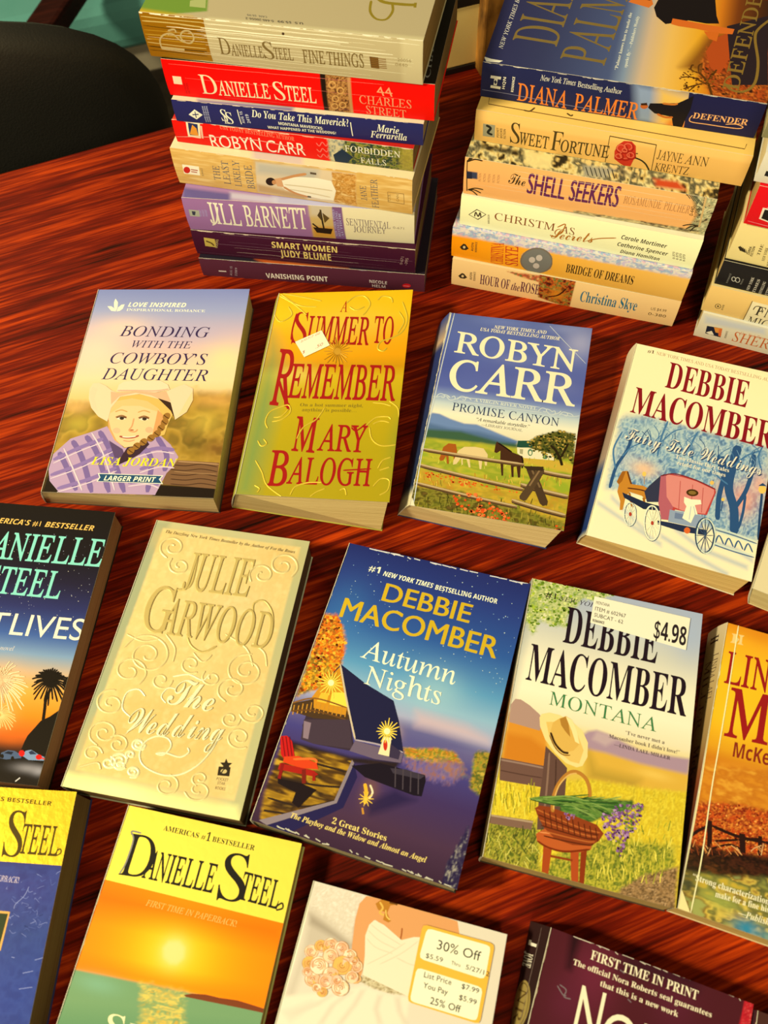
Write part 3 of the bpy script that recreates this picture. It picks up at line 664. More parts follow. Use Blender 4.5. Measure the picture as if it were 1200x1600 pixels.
paperback('worn blue paperback with horses behind a split rail fence',
    'paperbacks laid out face up on the table', (78.92,340.58,0), -0.2864,
    [(-45.43,81.16,22.3),(58.73,87.51,22.3),(60.52,-80.79,22.3),(-39.97,-83.4,22.3)],
    [(-54.44,83.22,0),(50.81,83.22,0),(52.61,-85.08,0),(-48.98,-81.35,0)], (102.44,166.48,22.3), '#26345f', '#e0c082', False,
    front=[('gv',[(0,'#54629f'),(0.15,'#5a69ad'),(0.3,'#5560a6'),(0.4,'#5a66aa'),(0.44,'#7f8fba'),(0.49,'#c4cfd4'),(0.54,'#efe6c6'),(0.6,'#e8dcb8'),(1,'#8a8a30')]),
     ('se',95.6,14.9,12.6,15.4,'#a4a4c6',0.8),
     ('se',84.4,3.5,17.1,5.7,'#8890be',0.6),
     ('se',39.1,3.5,23.1,5.8,'#6f7fbc',0.6),
     ('se',78.3,55.3,21.7,8.1,'#7a80b4',0.5),
     ('se',5.8,43.2,11.3,21.1,'#3f4f98',0.5),
     ('se',51.1,36.1,16.7,5.6,'#8088bc',0.4),
     ('sp',[(-1.6,95.8),(2.5,91.1),(7.4,91.2),(15.3,94.1),(25.5,96.4),(33.9,95.7),(42.8,98.3),(53,101.5),(63.6,104.5),(61.5,110.5),(0.2,113.2)],'#6c86b4',0.67,1),
     ('sp',[(-0.3,100),(15.4,101.8),(36,101.2),(63.1,105.2),(61.5,110.5),(0,112.5)],'#4f6a90',1.6,0.9),
     ('sp',[(-1.2,105.4),(24.1,103.2),(51.4,107.2),(64.5,106.7),(64,111.5),(0.4,114.6)],'#3a5a38',1.33,0.95),
     ('sp',[(-0.4,112.6),(31.4,110.7),(63.8,110.1),(104.1,109.5),(104.1,166.7),(-0.8,168)],'#a9a92e',1.32,1),
     ('nz',[(-0.2,114),(31.5,111.4),(63.9,110.8),(104.3,110.8),(104.1,166.7),(-0.8,168)],['#8fa42c','#c0b034','#7f9228','#d0b840'],7.89,2.63,0.7,2,5),
     ('nz',[(-0.4,137.7),(103.1,139.6),(104.1,166.7),(-0.8,168)],['#c9802a','#b8902c','#d8a030','#8a8a28'],3.85,3.85,0.7,2,6),
     ('nz',[(-0.8,151.7),(34.3,150.7),(102.2,160.7),(102.5,167.3),(-0.2,167.9)],['#4a4a1a','#6b6a20','#8a8030','#2f3010','#5a4420'],2.78,2.02,0.9,1.5,8),
     ('p',[(63.6,104.1),(71.2,102.8),(74.5,107.8),(63.5,109.7)],'#1f4a3a',''),
     ('p',[(63.7,109.4),(73.2,108.9),(88.9,111),(89.5,115.5),(69.6,117.1),(64.6,114.2)],'#e9dcb4',''),
     ('e',73,112,1.63,-0.28,0.37,2.76,0,'#4f7a5a',''),
     ('e',73.1,112.3,0.93,-0.16,0.22,1.65,0,'#e9dcb4',''),
     ('e',83.4,113.9,1.62,-0.28,0.21,1.64,0,'#4f7a5a',''),
     ('p',[(65.7,110.5),(68,110.3),(68.2,114.3),(66.2,114.1)],'#a8a078',''),
     ('sp',[(67,115.9),(89.3,114.1),(103.9,117.8),(103.4,123.4),(70.1,120.9)],'#caa63a',1.02,1),
     ('nz',[(70.2,104),(76.5,97.9),(83.3,94.6),(90,91.3),(100.9,92.4),(102.6,116.7),(98.5,111.8),(89.5,115.5),(80.8,112.1),(73.4,110.5)],['#2f3a14','#5a5a20','#6a6228','#1f2a10'],1.81,1.16,1,1,9),
     ('d',[(70.2,104),(76.5,97.9),(83.3,94.6),(90,91.3),(100.9,92.4),(102.6,116.7),(98.5,111.8),(89.5,115.5),(80.8,112.1),(73.4,110.5)],['#2c3612','#4c4e1a','#7a6c2a','#a8883a','#c0a048','#20280e'],190,1.68,5,''),
     ('grass',49.7,139.7,0.12,-0.02,0.02,0.13,415,30,60,10,14,34,0.5,['#d8a030','#b87828','#e0b848','#8a7a28'],5),
     ('grass',50.4,163.1,0.11,-0.02,0.02,0.13,420,85,110,12,16,44,0.49,['#8a8030','#5a5a1c','#b09838','#2f3410'],6),
     ('grass',51.5,124.2,0.12,-0.02,0.02,0.14,400,40,60,10,8,20,0.38,['#c8c040','#8a9a2c','#d8d050'],7),
     ('s',[(95.2,118.6),(93.5,114.1),(89.7,107.7),(85.7,104.2)],1.79,'#2a2010',''),
     ('s',[(93.6,112.7),(95.5,106.8),(97.2,100.8)],1.28,'#2a2010',''),
     ('p',[(14.4,118),(17.4,114.3),(22.5,114),(24.1,119.1),(25,129.6),(23.9,129.8),(22.4,123.7),(19.1,124),(20.4,130.4),(19.2,130.6),(17.5,124.6),(16.2,128.4),(14.2,129.1),(13.3,127.4),(14,123)],'#a4561c',''),
     ('p',[(24.9,119),(28.5,115.2),(35.6,114),(41.6,114.3),(45.1,118.6),(45.8,127.3),(44.6,127.5),(43.3,123.1),(42.1,123.3),(42.6,130.7),(41.4,130.9),(39.5,123.8),(33.5,124),(35.2,130.6),(34,130.8),(31.7,124.9),(28.9,125.1),(29.8,129.4),(28.9,129.6),(27.8,124.2),(25.5,129.5),(23.2,130.6),(23,127.1),(24,123.4)],'#e0c488',''),
     ('p',[(49.1,115.9),(49.1,109.3),(49.7,107.2),(51.1,108.1),(54.2,109.6),(60.8,113.9),(67.6,115.8),(69.1,120),(68.1,122),(69,132.6),(67.6,132.8),(65.5,124.5),(63.6,125.2),(64.7,133),(63.4,133.2),(61.5,124.1),(56.3,122.7),(57.7,133.1),(56.6,133.3),(54,121.7),(53.1,114.1),(50.8,116.4)],'#452818',''),
     ('s',[(50.6,108.2),(55.5,110.8),(60.8,113.9)],1.03,'#1f120c',''),
     ('s',[(67.6,115.8),(69,119.7),(69.3,125.3)],1.02,'#1f120c',''),
     ('d',[(18.1,139.9),(39.5,138.8),(72.7,139.7),(68.7,144.5),(22.8,146)],['#d9541a','#e06a24'],60,1.4,2,''),
     ('d',[(4.7,138.9),(18,139.2),(17.7,144.2),(7.2,146.1)],['#d9541a'],22,1.15,3,''),
     ('s',[(0.5,122.3),(35.7,122.8),(70.3,122.6)],3.08,'#7a5a38',''),
     ('s',[(0.4,121.4),(35.6,122),(70.2,121.8)],1.17,'#c4a878',''),
     ('s',[(0.7,123.3),(35.9,123.9),(70.5,123.6)],0.62,'#3a2a18',''),
     ('s',[(0.1,135),(36.6,138.7),(72.4,141.4)],3.28,'#7a5a38',''),
     ('s',[(0,134.1),(36.5,137.8),(72.2,140.5)],1.25,'#c4a878',''),
     ('s',[(0.3,136.2),(36.8,139.8),(72.5,142.5)],0.66,'#3a2a18',''),
     ('s',[(0.8,149.3),(35.9,152.6),(70.2,155.1)],2.99,'#7a5a38',''),
     ('s',[(0.6,148.5),(35.7,151.9),(70.1,154.3)],1.14,'#c4a878',''),
     ('s',[(1,150.3),(36,153.6),(70.4,156.1)],0.6,'#3a2a18',''),
     ('s',[(79,125.2),(90.9,126.3),(102.6,126.5)],3.51,'#7a5a38',''),
     ('s',[(78.8,124.3),(90.8,125.3),(102.5,125.6)],1.33,'#c4a878',''),
     ('s',[(79.1,126.4),(91,127.5),(102.8,127.7)],0.7,'#3a2a18',''),
     ('s',[(70.1,138.1),(86.3,140.4),(102.2,141.8)],3.71,'#7a5a38',''),
     ('s',[(70,137.1),(86.1,139.4),(102,140.8)],1.41,'#c4a878',''),
     ('s',[(70.3,139.4),(86.4,141.6),(102.3,143)],0.74,'#3a2a18',''),
     ('s',[(66.1,150.9),(84.3,153.8),(102.2,155.8)],3.66,'#7a5a38',''),
     ('s',[(66,150),(84.2,152.8),(102.1,154.9)],1.39,'#c4a878',''),
     ('s',[(66.3,152.2),(84.5,155),(102.3,157)],0.73,'#3a2a18',''),
     ('s',[(74,123.1),(80.4,135.6),(88,150.5)],5.48,'#4a3624',''),
     ('s',[(75.3,124.2),(83,137.8)],1.24,'#7a6040',''),
     ('s',[(82.4,122.9),(77.1,137.6),(72.3,149.2)],5.23,'#55402a',''),
     ('s',[(81.2,124.5),(76,137.8)],1.12,'#8a6c48',''),
     ('p',[(69.9,123.5),(83.2,121.7),(83.2,124.9),(73.2,126.2)],'#3a2a1c',''),
     ('d',[(26.6,154.8),(41.2,149.4),(53.9,155.2),(67.5,160.6),(67.3,167.1),(53.4,167.1),(37.5,163.5),(28.9,161.1)],['#e2581a','#ee7a3a','#d8481a'],64,2.12,4,''),
     ('d',[(95.5,161.9),(102,163.3),(100.8,167.4),(96.1,166.9)],['#e2581a'],8,1.44,5,''),
     ('t','NEW YORK TIMES AND','bi',33.42,10.21,70.9,9.92,0,-3.1,'#f6e9bd',''),
     ('t','USA TODAY BESTSELLING AUTHOR','bi',24.17,13.77,80.8,14.33,0,-3.08,'#f6e9bd',''),
     ('t','ROBYN','rb',8.42,35.81,94.83,40.33,0,-19.14,'#f6e9bd',''),
     ('t','CARR','rb',8.71,68.84,97.88,69.79,0,-26.66,'#f6e9bd',''),
     ('t','A VIRGIN RIVER NOVEL','b',29.43,76.95,72.84,77.3,0,-2.52,'#d8dcf4',''),
     ('s',[(17.2,75.6),(28.8,74.5),(49,74),(74.7,74.5)],0.54,'#c9d0ee',''),
     ('s',[(17.7,78.3),(28.8,78.6),(49.7,78.6),(76.4,78.6)],0.53,'#c9d0ee',''),
     ('s',[(9.9,76.2),(12.8,78.5),(15.8,77.1),(15.1,74.7),(13.3,75.7)],0.68,'#c9d0ee',''),
     ('s',[(15.8,77.4),(18.1,76.1),(19.5,74)],0.68,'#c9d0ee',''),
     ('s',[(2.7,77.4),(4.6,74.3),(7.9,74.7),(8.1,77.1),(6,76.9)],0.68,'#c9d0ee',''),
     ('s',[(7.9,74.4),(10.4,74.9),(12.4,76.4)],0.68,'#c9d0ee',''),
     ('s',[(17.5,77.2),(19.5,74.2),(22.8,74.5),(22.9,77),(20.9,76.7)],0.68,'#c9d0ee',''),
     ('s',[(22.7,74.2),(25.3,74.7),(27.2,76.3)],0.68,'#c9d0ee',''),
     ('s',[(79.9,77.3),(82.6,79.6),(85.5,78.2),(85,75.9),(83.2,76.8)],0.66,'#c9d0ee',''),
     ('s',[(85.6,78.5),(87.8,77.2),(89.3,75.2)],0.66,'#c9d0ee',''),
     ('s',[(88.5,79),(90.6,76),(93.7,76.4),(93.8,78.7),(91.8,78.5)],0.66,'#c9d0ee',''),
     ('s',[(93.7,76.1),(96.2,76.6),(98,78)],0.66,'#c9d0ee',''),
     ('s',[(73.9,78),(75.9,75),(79.1,75.4),(79.2,77.7),(77.2,77.5)],0.66,'#c9d0ee',''),
     ('s',[(79.1,75.1),(81.6,75.6),(83.4,77)],0.66,'#c9d0ee',''),
     ('s',[(-0.6,76.6),(2.7,77.6),(7.3,75.7),(12.4,76.4)],0.55,'#c9d0ee',''),
     ('s',[(88.4,77.7),(96.9,78.5),(102.1,77.2)],0.53,'#c9d0ee',''),
     ('t','PROMISE CANYON','r',15.12,86.9,89.04,88.14,0,-6.71,'#233258',''),
     ('t','“A remarkable storyteller.”','i',33.23,92.82,69.84,92.81,0,-2.75,'#3a3a40',''),
     ('t','—LIBRARY JOURNAL','r',37.17,96.28,65.52,96.44,0,-2.16,'#4a4a50',''),
     ('s',[(3.4,-0.4),(2.1,43.8),(1.6,86.1),(1,124.6),(2.4,166)],0.68,'#c9cde6',''),
     ('s',[(0.9,0),(0.1,39.2),(-1.4,86.6),(-1.2,126.4),(0.1,165.1)],0.81,'#e8e4e0',''),
     ('s',[(72.3,1.9),(83.8,14.2),(101.3,32.3)],0.42,'#c6cbe6',''),
     ('wear','#efe2c0',30,4,0.5,1),
     ('p',[(-2.5,158.8),(0.9,160.9),(3.7,166.6),(-1.2,168.3)],'#e8dcb8','')],
    spine=[('bg','#2a3868'),
     ('gx',[(0,'#3a4a80'),(0.15,'#c0a078'),(0.2,'#2a3868'),(0.9,'#1f2a40'),(0.95,'#d8c898'),(1,'#d8c898')]),
     ('wear','#efe2c0',20,8,0.9,0)])
paperback('cream paperback with a pink horse-drawn carriage in a snowy park',
    'paperbacks laid out face up on the table', (203.76,300.76,0), -0.4119,
    [(-49.93,79.8,19.6),(53.82,84.91,19.6),(58.2,-80.33,19.6),(-46.37,-82.67,19.6)],
    [(-53.29,81.93,0),(49.32,81.93,0),(53.7,-83.31,0),(-49.72,-80.54,0)], (104.24,163.91,19.6), '#d8c8a0', '#dcb66c', False,
    front=[('bg','#fff0bc'),
     ('sp',[(3.7,70.2),(6.8,64.6),(20.7,61.1),(29.5,63),(101,62.8),(107.1,109.8),(103,134.9),(76.6,135.5),(45.9,126.5),(26.6,121.7),(5.9,125.5)],'#8fb0c4',4.5,0.95),
     ('nz',[(4,68.6),(20.8,61.9),(101.2,64.2),(105.2,110.4),(102.8,133.6),(76.2,133),(45.4,123.9),(26.6,121.7),(6.7,123.8)],['#3f6a98','#86a8c2','#c4d4d4','#5a86ae','#a8c0cc'],4.51,3.45,0.9,0.6,3),
     ('se',25.4,103.6,10.1,6.9,'#f2c49a',0.95),
     ('se',91.5,107.9,9.1,14.5,'#f2a488',0.9),
     ('se',77.2,102.8,6.1,7.4,'#f0b890',0.7),
     ('se',99.6,93,5.5,11,'#f0b098',0.8),
     ('se',26.4,72.3,11.7,6.5,'#c8d8d8',0.7),
     ('se',59.9,73.9,15.4,5.1,'#c8d4d4',0.5),
     ('se',14,99.9,7.6,7.6,'#d0d0c8',0.5),
     ('sp',[(4.9,129.3),(15.7,125.2),(30.3,128.8),(76.8,136.7),(103.2,136.1),(104.9,164.6),(0,164.5)],'#fbecc0',1.98,1),
     ('sp',[(1.9,136.8),(25.9,146.8),(46.5,154.6),(47,157.3),(26.4,149.5),(2.5,139.6)],'#9fb2c2',1.72,0.75),
     ('sp',[(9.7,130),(17.9,135.7),(33.8,146.9),(34.4,149.6),(18.5,138.6),(10.3,132.9)],'#9fb2c2',1.73,0.75),
     ('sp',[(45.4,148.4),(66.7,155.8),(89.5,162.3),(89.9,165),(67.1,158.5),(45.9,151.2)],'#9fb2c2',1.66,0.75),
     ('sp',[(52.9,140.6),(72.3,150.1),(100.2,153.8),(100.5,156.5),(72.8,152.8),(53.4,143.4)],'#9fb2c2',1.67,0.75),
     ('sp',[(77.8,143.1),(92.2,143.7),(102.6,148),(103,150.6),(92.6,146.4),(78.3,145.8)],'#9fb2c2',1.64,0.75),
     ('s',[(89.2,134.1),(86.5,116.3),(81,101.6),(80.8,84.8),(82.2,67)],5.64,'#2c5280',''),
     ('s',[(82.5,103.9),(74,89.7),(71,77.7)],2.5,'#2c5280',''),
     ('s',[(86.5,116.3),(91.7,101),(93.8,83.6),(93.2,70.9)],2.74,'#2c5280',''),
     ('s',[(77.6,127.2),(76,110.1),(76.6,91.8),(73.5,78.4)],3.23,'#2c5280',''),
     ('s',[(91.2,129.5),(92.3,117.2),(92,103.7)],1.68,'#2c5280',''),
     ('s',[(7.3,125),(7.9,107.7),(12.3,91.6),(12.9,76.5)],2.06,'#2c5280',''),
     ('s',[(7.9,109.1),(3.4,94.4),(6.1,78.6)],1.16,'#4878a4',''),
     ('s',[(10.1,98.2),(14.3,89.5),(21.3,82.9)],0.9,'#4878a4',''),
     ('s',[(32.4,91.2),(32,76.6),(33.9,60.9)],1.29,'#4878a4',''),
     ('s',[(32.5,79.4),(38.9,68.5),(44.2,64.6)],0.91,'#4878a4',''),
     ('s',[(55.1,87),(52.1,76.3),(54.7,63.6)],1.28,'#4878a4',''),
     ('s',[(99.3,81.9),(96.2,71.5),(97.8,62.3)],1.13,'#4878a4',''),
     ('s',[(80.4,86.3),(87.9,74),(96.1,67.1)],1.14,'#4878a4',''),
     ('s',[(80,99.1),(71.2,93.5),(63.5,81.5)],1.12,'#4878a4',''),
     ('s',[(85.6,81),(84.4,75.7),(81.6,70.7)],0.5,'#6c94b4',''),
     ('s',[(23.1,84.8),(23.5,78.8),(18.5,74.3)],0.52,'#2c5280',''),
     ('s',[(95.5,82.4),(92.3,77.7),(89.9,72.7)],0.5,'#4878a4',''),
     ('s',[(31.8,81.4),(30.1,76),(30.8,69.8)],0.52,'#6c94b4',''),
     ('s',[(30.9,77.1),(29.2,71.6),(25.2,66.8)],0.52,'#4878a4',''),
     ('s',[(66.3,81.8),(67,75.7),(68.9,69.3)],0.51,'#6c94b4',''),
     ('s',[(81.3,81.9),(80.4,76.4),(77.2,71.5)],0.51,'#4878a4',''),
     ('s',[(38.8,77.2),(38.6,71.3),(32.4,67.2)],0.52,'#6c94b4',''),
     ('s',[(31.6,85.6),(28.5,80.6),(31.6,73.7)],0.52,'#4878a4',''),
     ('s',[(51.6,78.9),(48.6,73.9),(53.4,66.5)],0.52,'#4878a4',''),
     ('s',[(61.2,79),(60.8,73.3),(56.4,68.7)],0.51,'#2c5280',''),
     ('s',[(50.9,80.7),(52.4,74.4),(48.7,69.6)],0.51,'#6c94b4',''),
     ('s',[(53.1,81.6),(53.1,75.7),(47.6,71.5)],0.51,'#4878a4',''),
     ('s',[(34,82.7),(34,76.8),(35.4,70.4)],0.52,'#4878a4',''),
     ('s',[(20.4,83.5),(20.1,77.6),(22.7,70.8)],0.52,'#2c5280',''),
     ('s',[(95.1,73.4),(95.7,67.5),(90.2,63.3)],0.51,'#4878a4',''),
     ('s',[(42.7,80.3),(41.3,74.8),(40.2,69.2)],0.52,'#2c5280',''),
     ('s',[(57.5,82.8),(59.1,76.5),(53.5,72.3)],0.51,'#6c94b4',''),
     ('s',[(27,82.8),(25,77.5),(21.8,72.5)],0.52,'#2c5280',''),
     ('s',[(71.1,82),(70.3,76.4),(69.5,70.8)],0.51,'#2c5280',''),
     ('s',[(90.8,80.1),(91.5,74.2),(93.3,67.8)],0.5,'#2c5280',''),
     ('s',[(25.6,83.2),(25.3,77.3),(23.2,71.9)],0.52,'#4878a4',''),
     ('s',[(94.7,74.7),(91.3,70),(98.1,62.1)],0.51,'#4878a4',''),
     ('s',[(92.8,82.5),(94.2,76.4),(87.2,72.8)],0.5,'#6c94b4',''),
     ('s',[(74.2,82.4),(71.6,77.4),(77.5,69.8)],0.51,'#4878a4',''),
     ('s',[(44.9,84.6),(45.8,78.4),(40,74.3)],0.51,'#2c5280',''),
     ('s',[(104.2,133.8),(102.9,116.5),(101.9,97.8)],1.55,'#28466c',''),
     ('e',101.8,96.2,2.38,-0.74,0.42,3.18,0,'#f2c860',''),
     ('p',[(98.9,94.3),(101.4,91.3),(104.3,92.9)],'#28466c',''),
     ('s',[(78.9,120.1),(78.6,112)],0.73,'#2c5280',''),
     ('e',78.7,111.3,1.08,-0.34,0.2,1.31,0,'#f2c860',''),
     ('e',26.7,107.5,1.32,-0.42,0.37,1.89,0,'#f2c860',''),
     ('e',70,100.9,1.31,-0.41,0.25,1.6,0,'#f0c060',''),
     ('s',[(27.1,109.5),(28.3,115.5)],0.62,'#a88a70',''),
     ('s',[(77.4,133.3),(89.7,133.9),(103.7,135.3)],0.82,'#d8e4e4',''),
     ('s',[(77.3,135.9),(90,136.4),(103.8,137.8)],0.82,'#d8e4e4',''),
     ('s',[(77.5,144.4),(90.3,145.4),(103.9,145.5)],0.81,'#d8e4e4',''),
     ('s',[(77.7,134.9),(89.9,135.4),(103.9,136.8)],0.82,'#3f6890',''),
     ('s',[(77.7,145.6),(90.5,146.7),(103.5,146.9)],0.81,'#3f6890',''),
     ('s',[(78.9,144),(80.4,138.2),(84.1,143.6)],0.94,'#38608a',''),
     ('s',[(84.9,144),(86.5,138.3),(90.1,143.6)],0.94,'#38608a',''),
     ('s',[(90.9,144),(92.5,138.3),(96.1,143.6)],0.93,'#38608a',''),
     ('s',[(96.9,144.1),(98.6,138.4),(102.1,143.7)],0.93,'#38608a',''),
     ('p',[(10.7,119),(11.4,114.5),(12.5,109.8),(15.7,108.4),(18.6,113.6),(20.7,117.6),(27.9,116.7),(33.1,118.2),(34,122.8),(31,126.5),(28.5,124.5),(20.1,124),(18.6,129.1),(18.7,138.7),(16.9,139.3),(15.9,132.8),(12.6,126.1),(12.5,120.8)],'#c8842c',''),
     ('p',[(10.7,119),(11.4,114.5),(12.5,109.8),(14.7,109),(14,117.2),(12.6,120.2)],'#a0601c',''),
     ('s',[(15.8,108.8),(18.4,114.4),(20.2,117.8)],1.12,'#6a3a14',''),
     ('s',[(18.4,121.5),(26.3,120.3),(32.7,120.4)],0.99,'#5a2c18',''),
     ('s',[(20.2,124.4),(22.7,131.2),(24.6,134.8)],1.47,'#b0701f',''),
     ('s',[(29.7,125.5),(30.8,128.6)],1.47,'#a8681c',''),
     ('p',[(31.4,115.6),(37.4,105.2),(39.4,103.5),(41.6,112.6),(41.1,125.3),(32.4,128.1),(29.3,120.8)],'#34364c',''),
     ('p',[(15.8,125.8),(31.4,128.5),(41.7,128.6),(42.3,131.8),(31.3,134),(17.7,129.4)],'#232c44',''),
     ('p',[(37.2,105.8),(41.5,102.5),(50.6,101.6),(59.9,101.9),(72.7,104.8),(73.6,107.4),(70.7,125.9),(66.3,126.8),(50.7,128.1),(47.8,137.1),(43.6,137.9),(39.6,126.5)],'#c2443e',''),
     ('p',[(39.8,106.1),(41.6,103.2),(50.8,102.4),(60.1,102.9),(72.2,105.8),(72.6,108.4),(69.5,125.5),(55.1,127.4),(48.7,126.3),(43.6,120.4)],'#e08a80',''),
     ('p',[(37.2,105.8),(40.4,104.3),(43.8,120.3),(49.3,126.8),(47.7,136.8),(43.6,137.9),(39.6,126.5)],'#b8606c',''),
     ('s',[(50.2,105.7),(52.8,127.1)],0.48,'#c05a54',''),
     ('s',[(58.3,106.1),(60.5,126)],0.48,'#c05a54',''),
     ('s',[(65.2,106.4),(67.1,125.1)],0.48,'#c05a54',''),
     ('s',[(37.5,105.8),(45.9,101.4),(59.9,102.1),(73,105.2)],0.87,'#7a2a30',''),
     ('e',59.1,112.3,3.85,-0.74,0.23,2.69,0,'#4a3010',''),
     ('e',59.1,112.3,2.42,-0.46,0.12,1.48,0,'#8a6a30',''),
     ('p',[(47.5,129.2),(68.7,127.6),(69.3,136.8),(48,138.3)],'#94a2b8',''),
     ('p',[(51.1,130.3),(56.7,129.9),(57.2,134),(51.4,134.6)],'#7080a0',''),
     ('p',[(41.5,139.5),(48.1,138.7),(72.4,136.9),(73,140.6),(57.8,142.9),(41.9,142.1)],'#26304c',''),
     ('e',60.6,140.9,1.9,-0.62,0.39,2.26,0,'#e0682c',''),
     ('p',[(54.6,116.9),(59.1,117.5),(65.1,116),(66.1,119),(62.2,121),(65.1,127.5),(63.3,127.8),(62,134.9),(56.1,133),(57.2,123.6),(55.2,121.1)],'#f8f2e2',''),
     ('s',[(60,122.7),(60.5,132.7)],0.48,'#b8c0c4',''),
     ('s',[(61.6,122.2),(63.6,127.6)],0.48,'#b8c0c4',''),
     ('e',24,140.4,3.65,-1.19,1.71,8.45,1.09,'#38506c',''),
     ('e',23.7,140.3,3.65,-1.19,1.71,8.45,0.76,'#e8eae4',''),
     ('rays',24,140.4,3.65,-1.19,1.71,8.45,0,1,12,0.48,'#e8eae4','',0,6.28,0,0,1),
     ('e',24,140.4,0.86,-0.28,0.31,1.54,0,'#b8402c',''),
     ('e',38.6,142.5,4.79,-1.56,2.36,12.41,1.32,'#38506c',''),
     ('e',38.4,142.3,4.8,-1.56,2.37,12.42,0.92,'#f6f1e2',''),
     ('rays',38.6,142.5,4.79,-1.56,2.36,12.41,0,1,12,0.48,'#f6f1e2','',0,6.28,0,0,1),
     ('e',38.6,142.5,0.85,-0.28,0.29,1.52,0,'#b8402c',''),
     ('e',72,141,5.48,-1.77,1.98,12.25,1.41,'#26405f',''),
     ('e',72.6,141,5.48,-1.77,1.98,12.24,0.82,'#dfe6e4',''),
     ('rays',72,141,5.48,-1.77,1.98,12.25,0,1,12,0.47,'#3a5070','',0,6.28,0,0,1),
     ('t','#1','b',9.07,6.08,13.83,5.86,0,-2.76,'#5a2c1c',''),
     ('t','NEW YORK TIMES AND USA TODAY BESTSELLING AUTHOR','r',15.5,6.03,103.31,8.06,0,-2.85,'#b07a58',''),
     ('t','DEBBIE','b',26.37,32.97,82.77,34.57,0,-22.95,'#8a1420',''),
     ('t','MACOMBER','b',7.67,60.96,103.79,63.81,0,-22.3,'#8a1420',''),
     ('t','Fairy Tale Weddings','bs',9.25,84.71,100.1,86.58,0,-10.21,'#27406a',''),
     ('t','Fairy Tale Weddings','th',8.65,84.14,99.56,85.9,0,-10.22,'#f6e9ce',''),
     ('t','Two classic fairy tales','b',43.81,89.39,79.23,89.82,0,-3.09,'#f6ecd4',''),
     ('t','retold for our times','b',45.74,93.7,77.56,94,0,-3.07,'#f6ecd4','')],
    spine=[('bg','#c9b489'),
     ('gx',[(0,'#e0cfa4'),(0.3,'#b09070'),(0.62,'#a89078'),(0.7,'#2f4a78'),(0.97,'#20386a'),(1,'#c8b890')])])
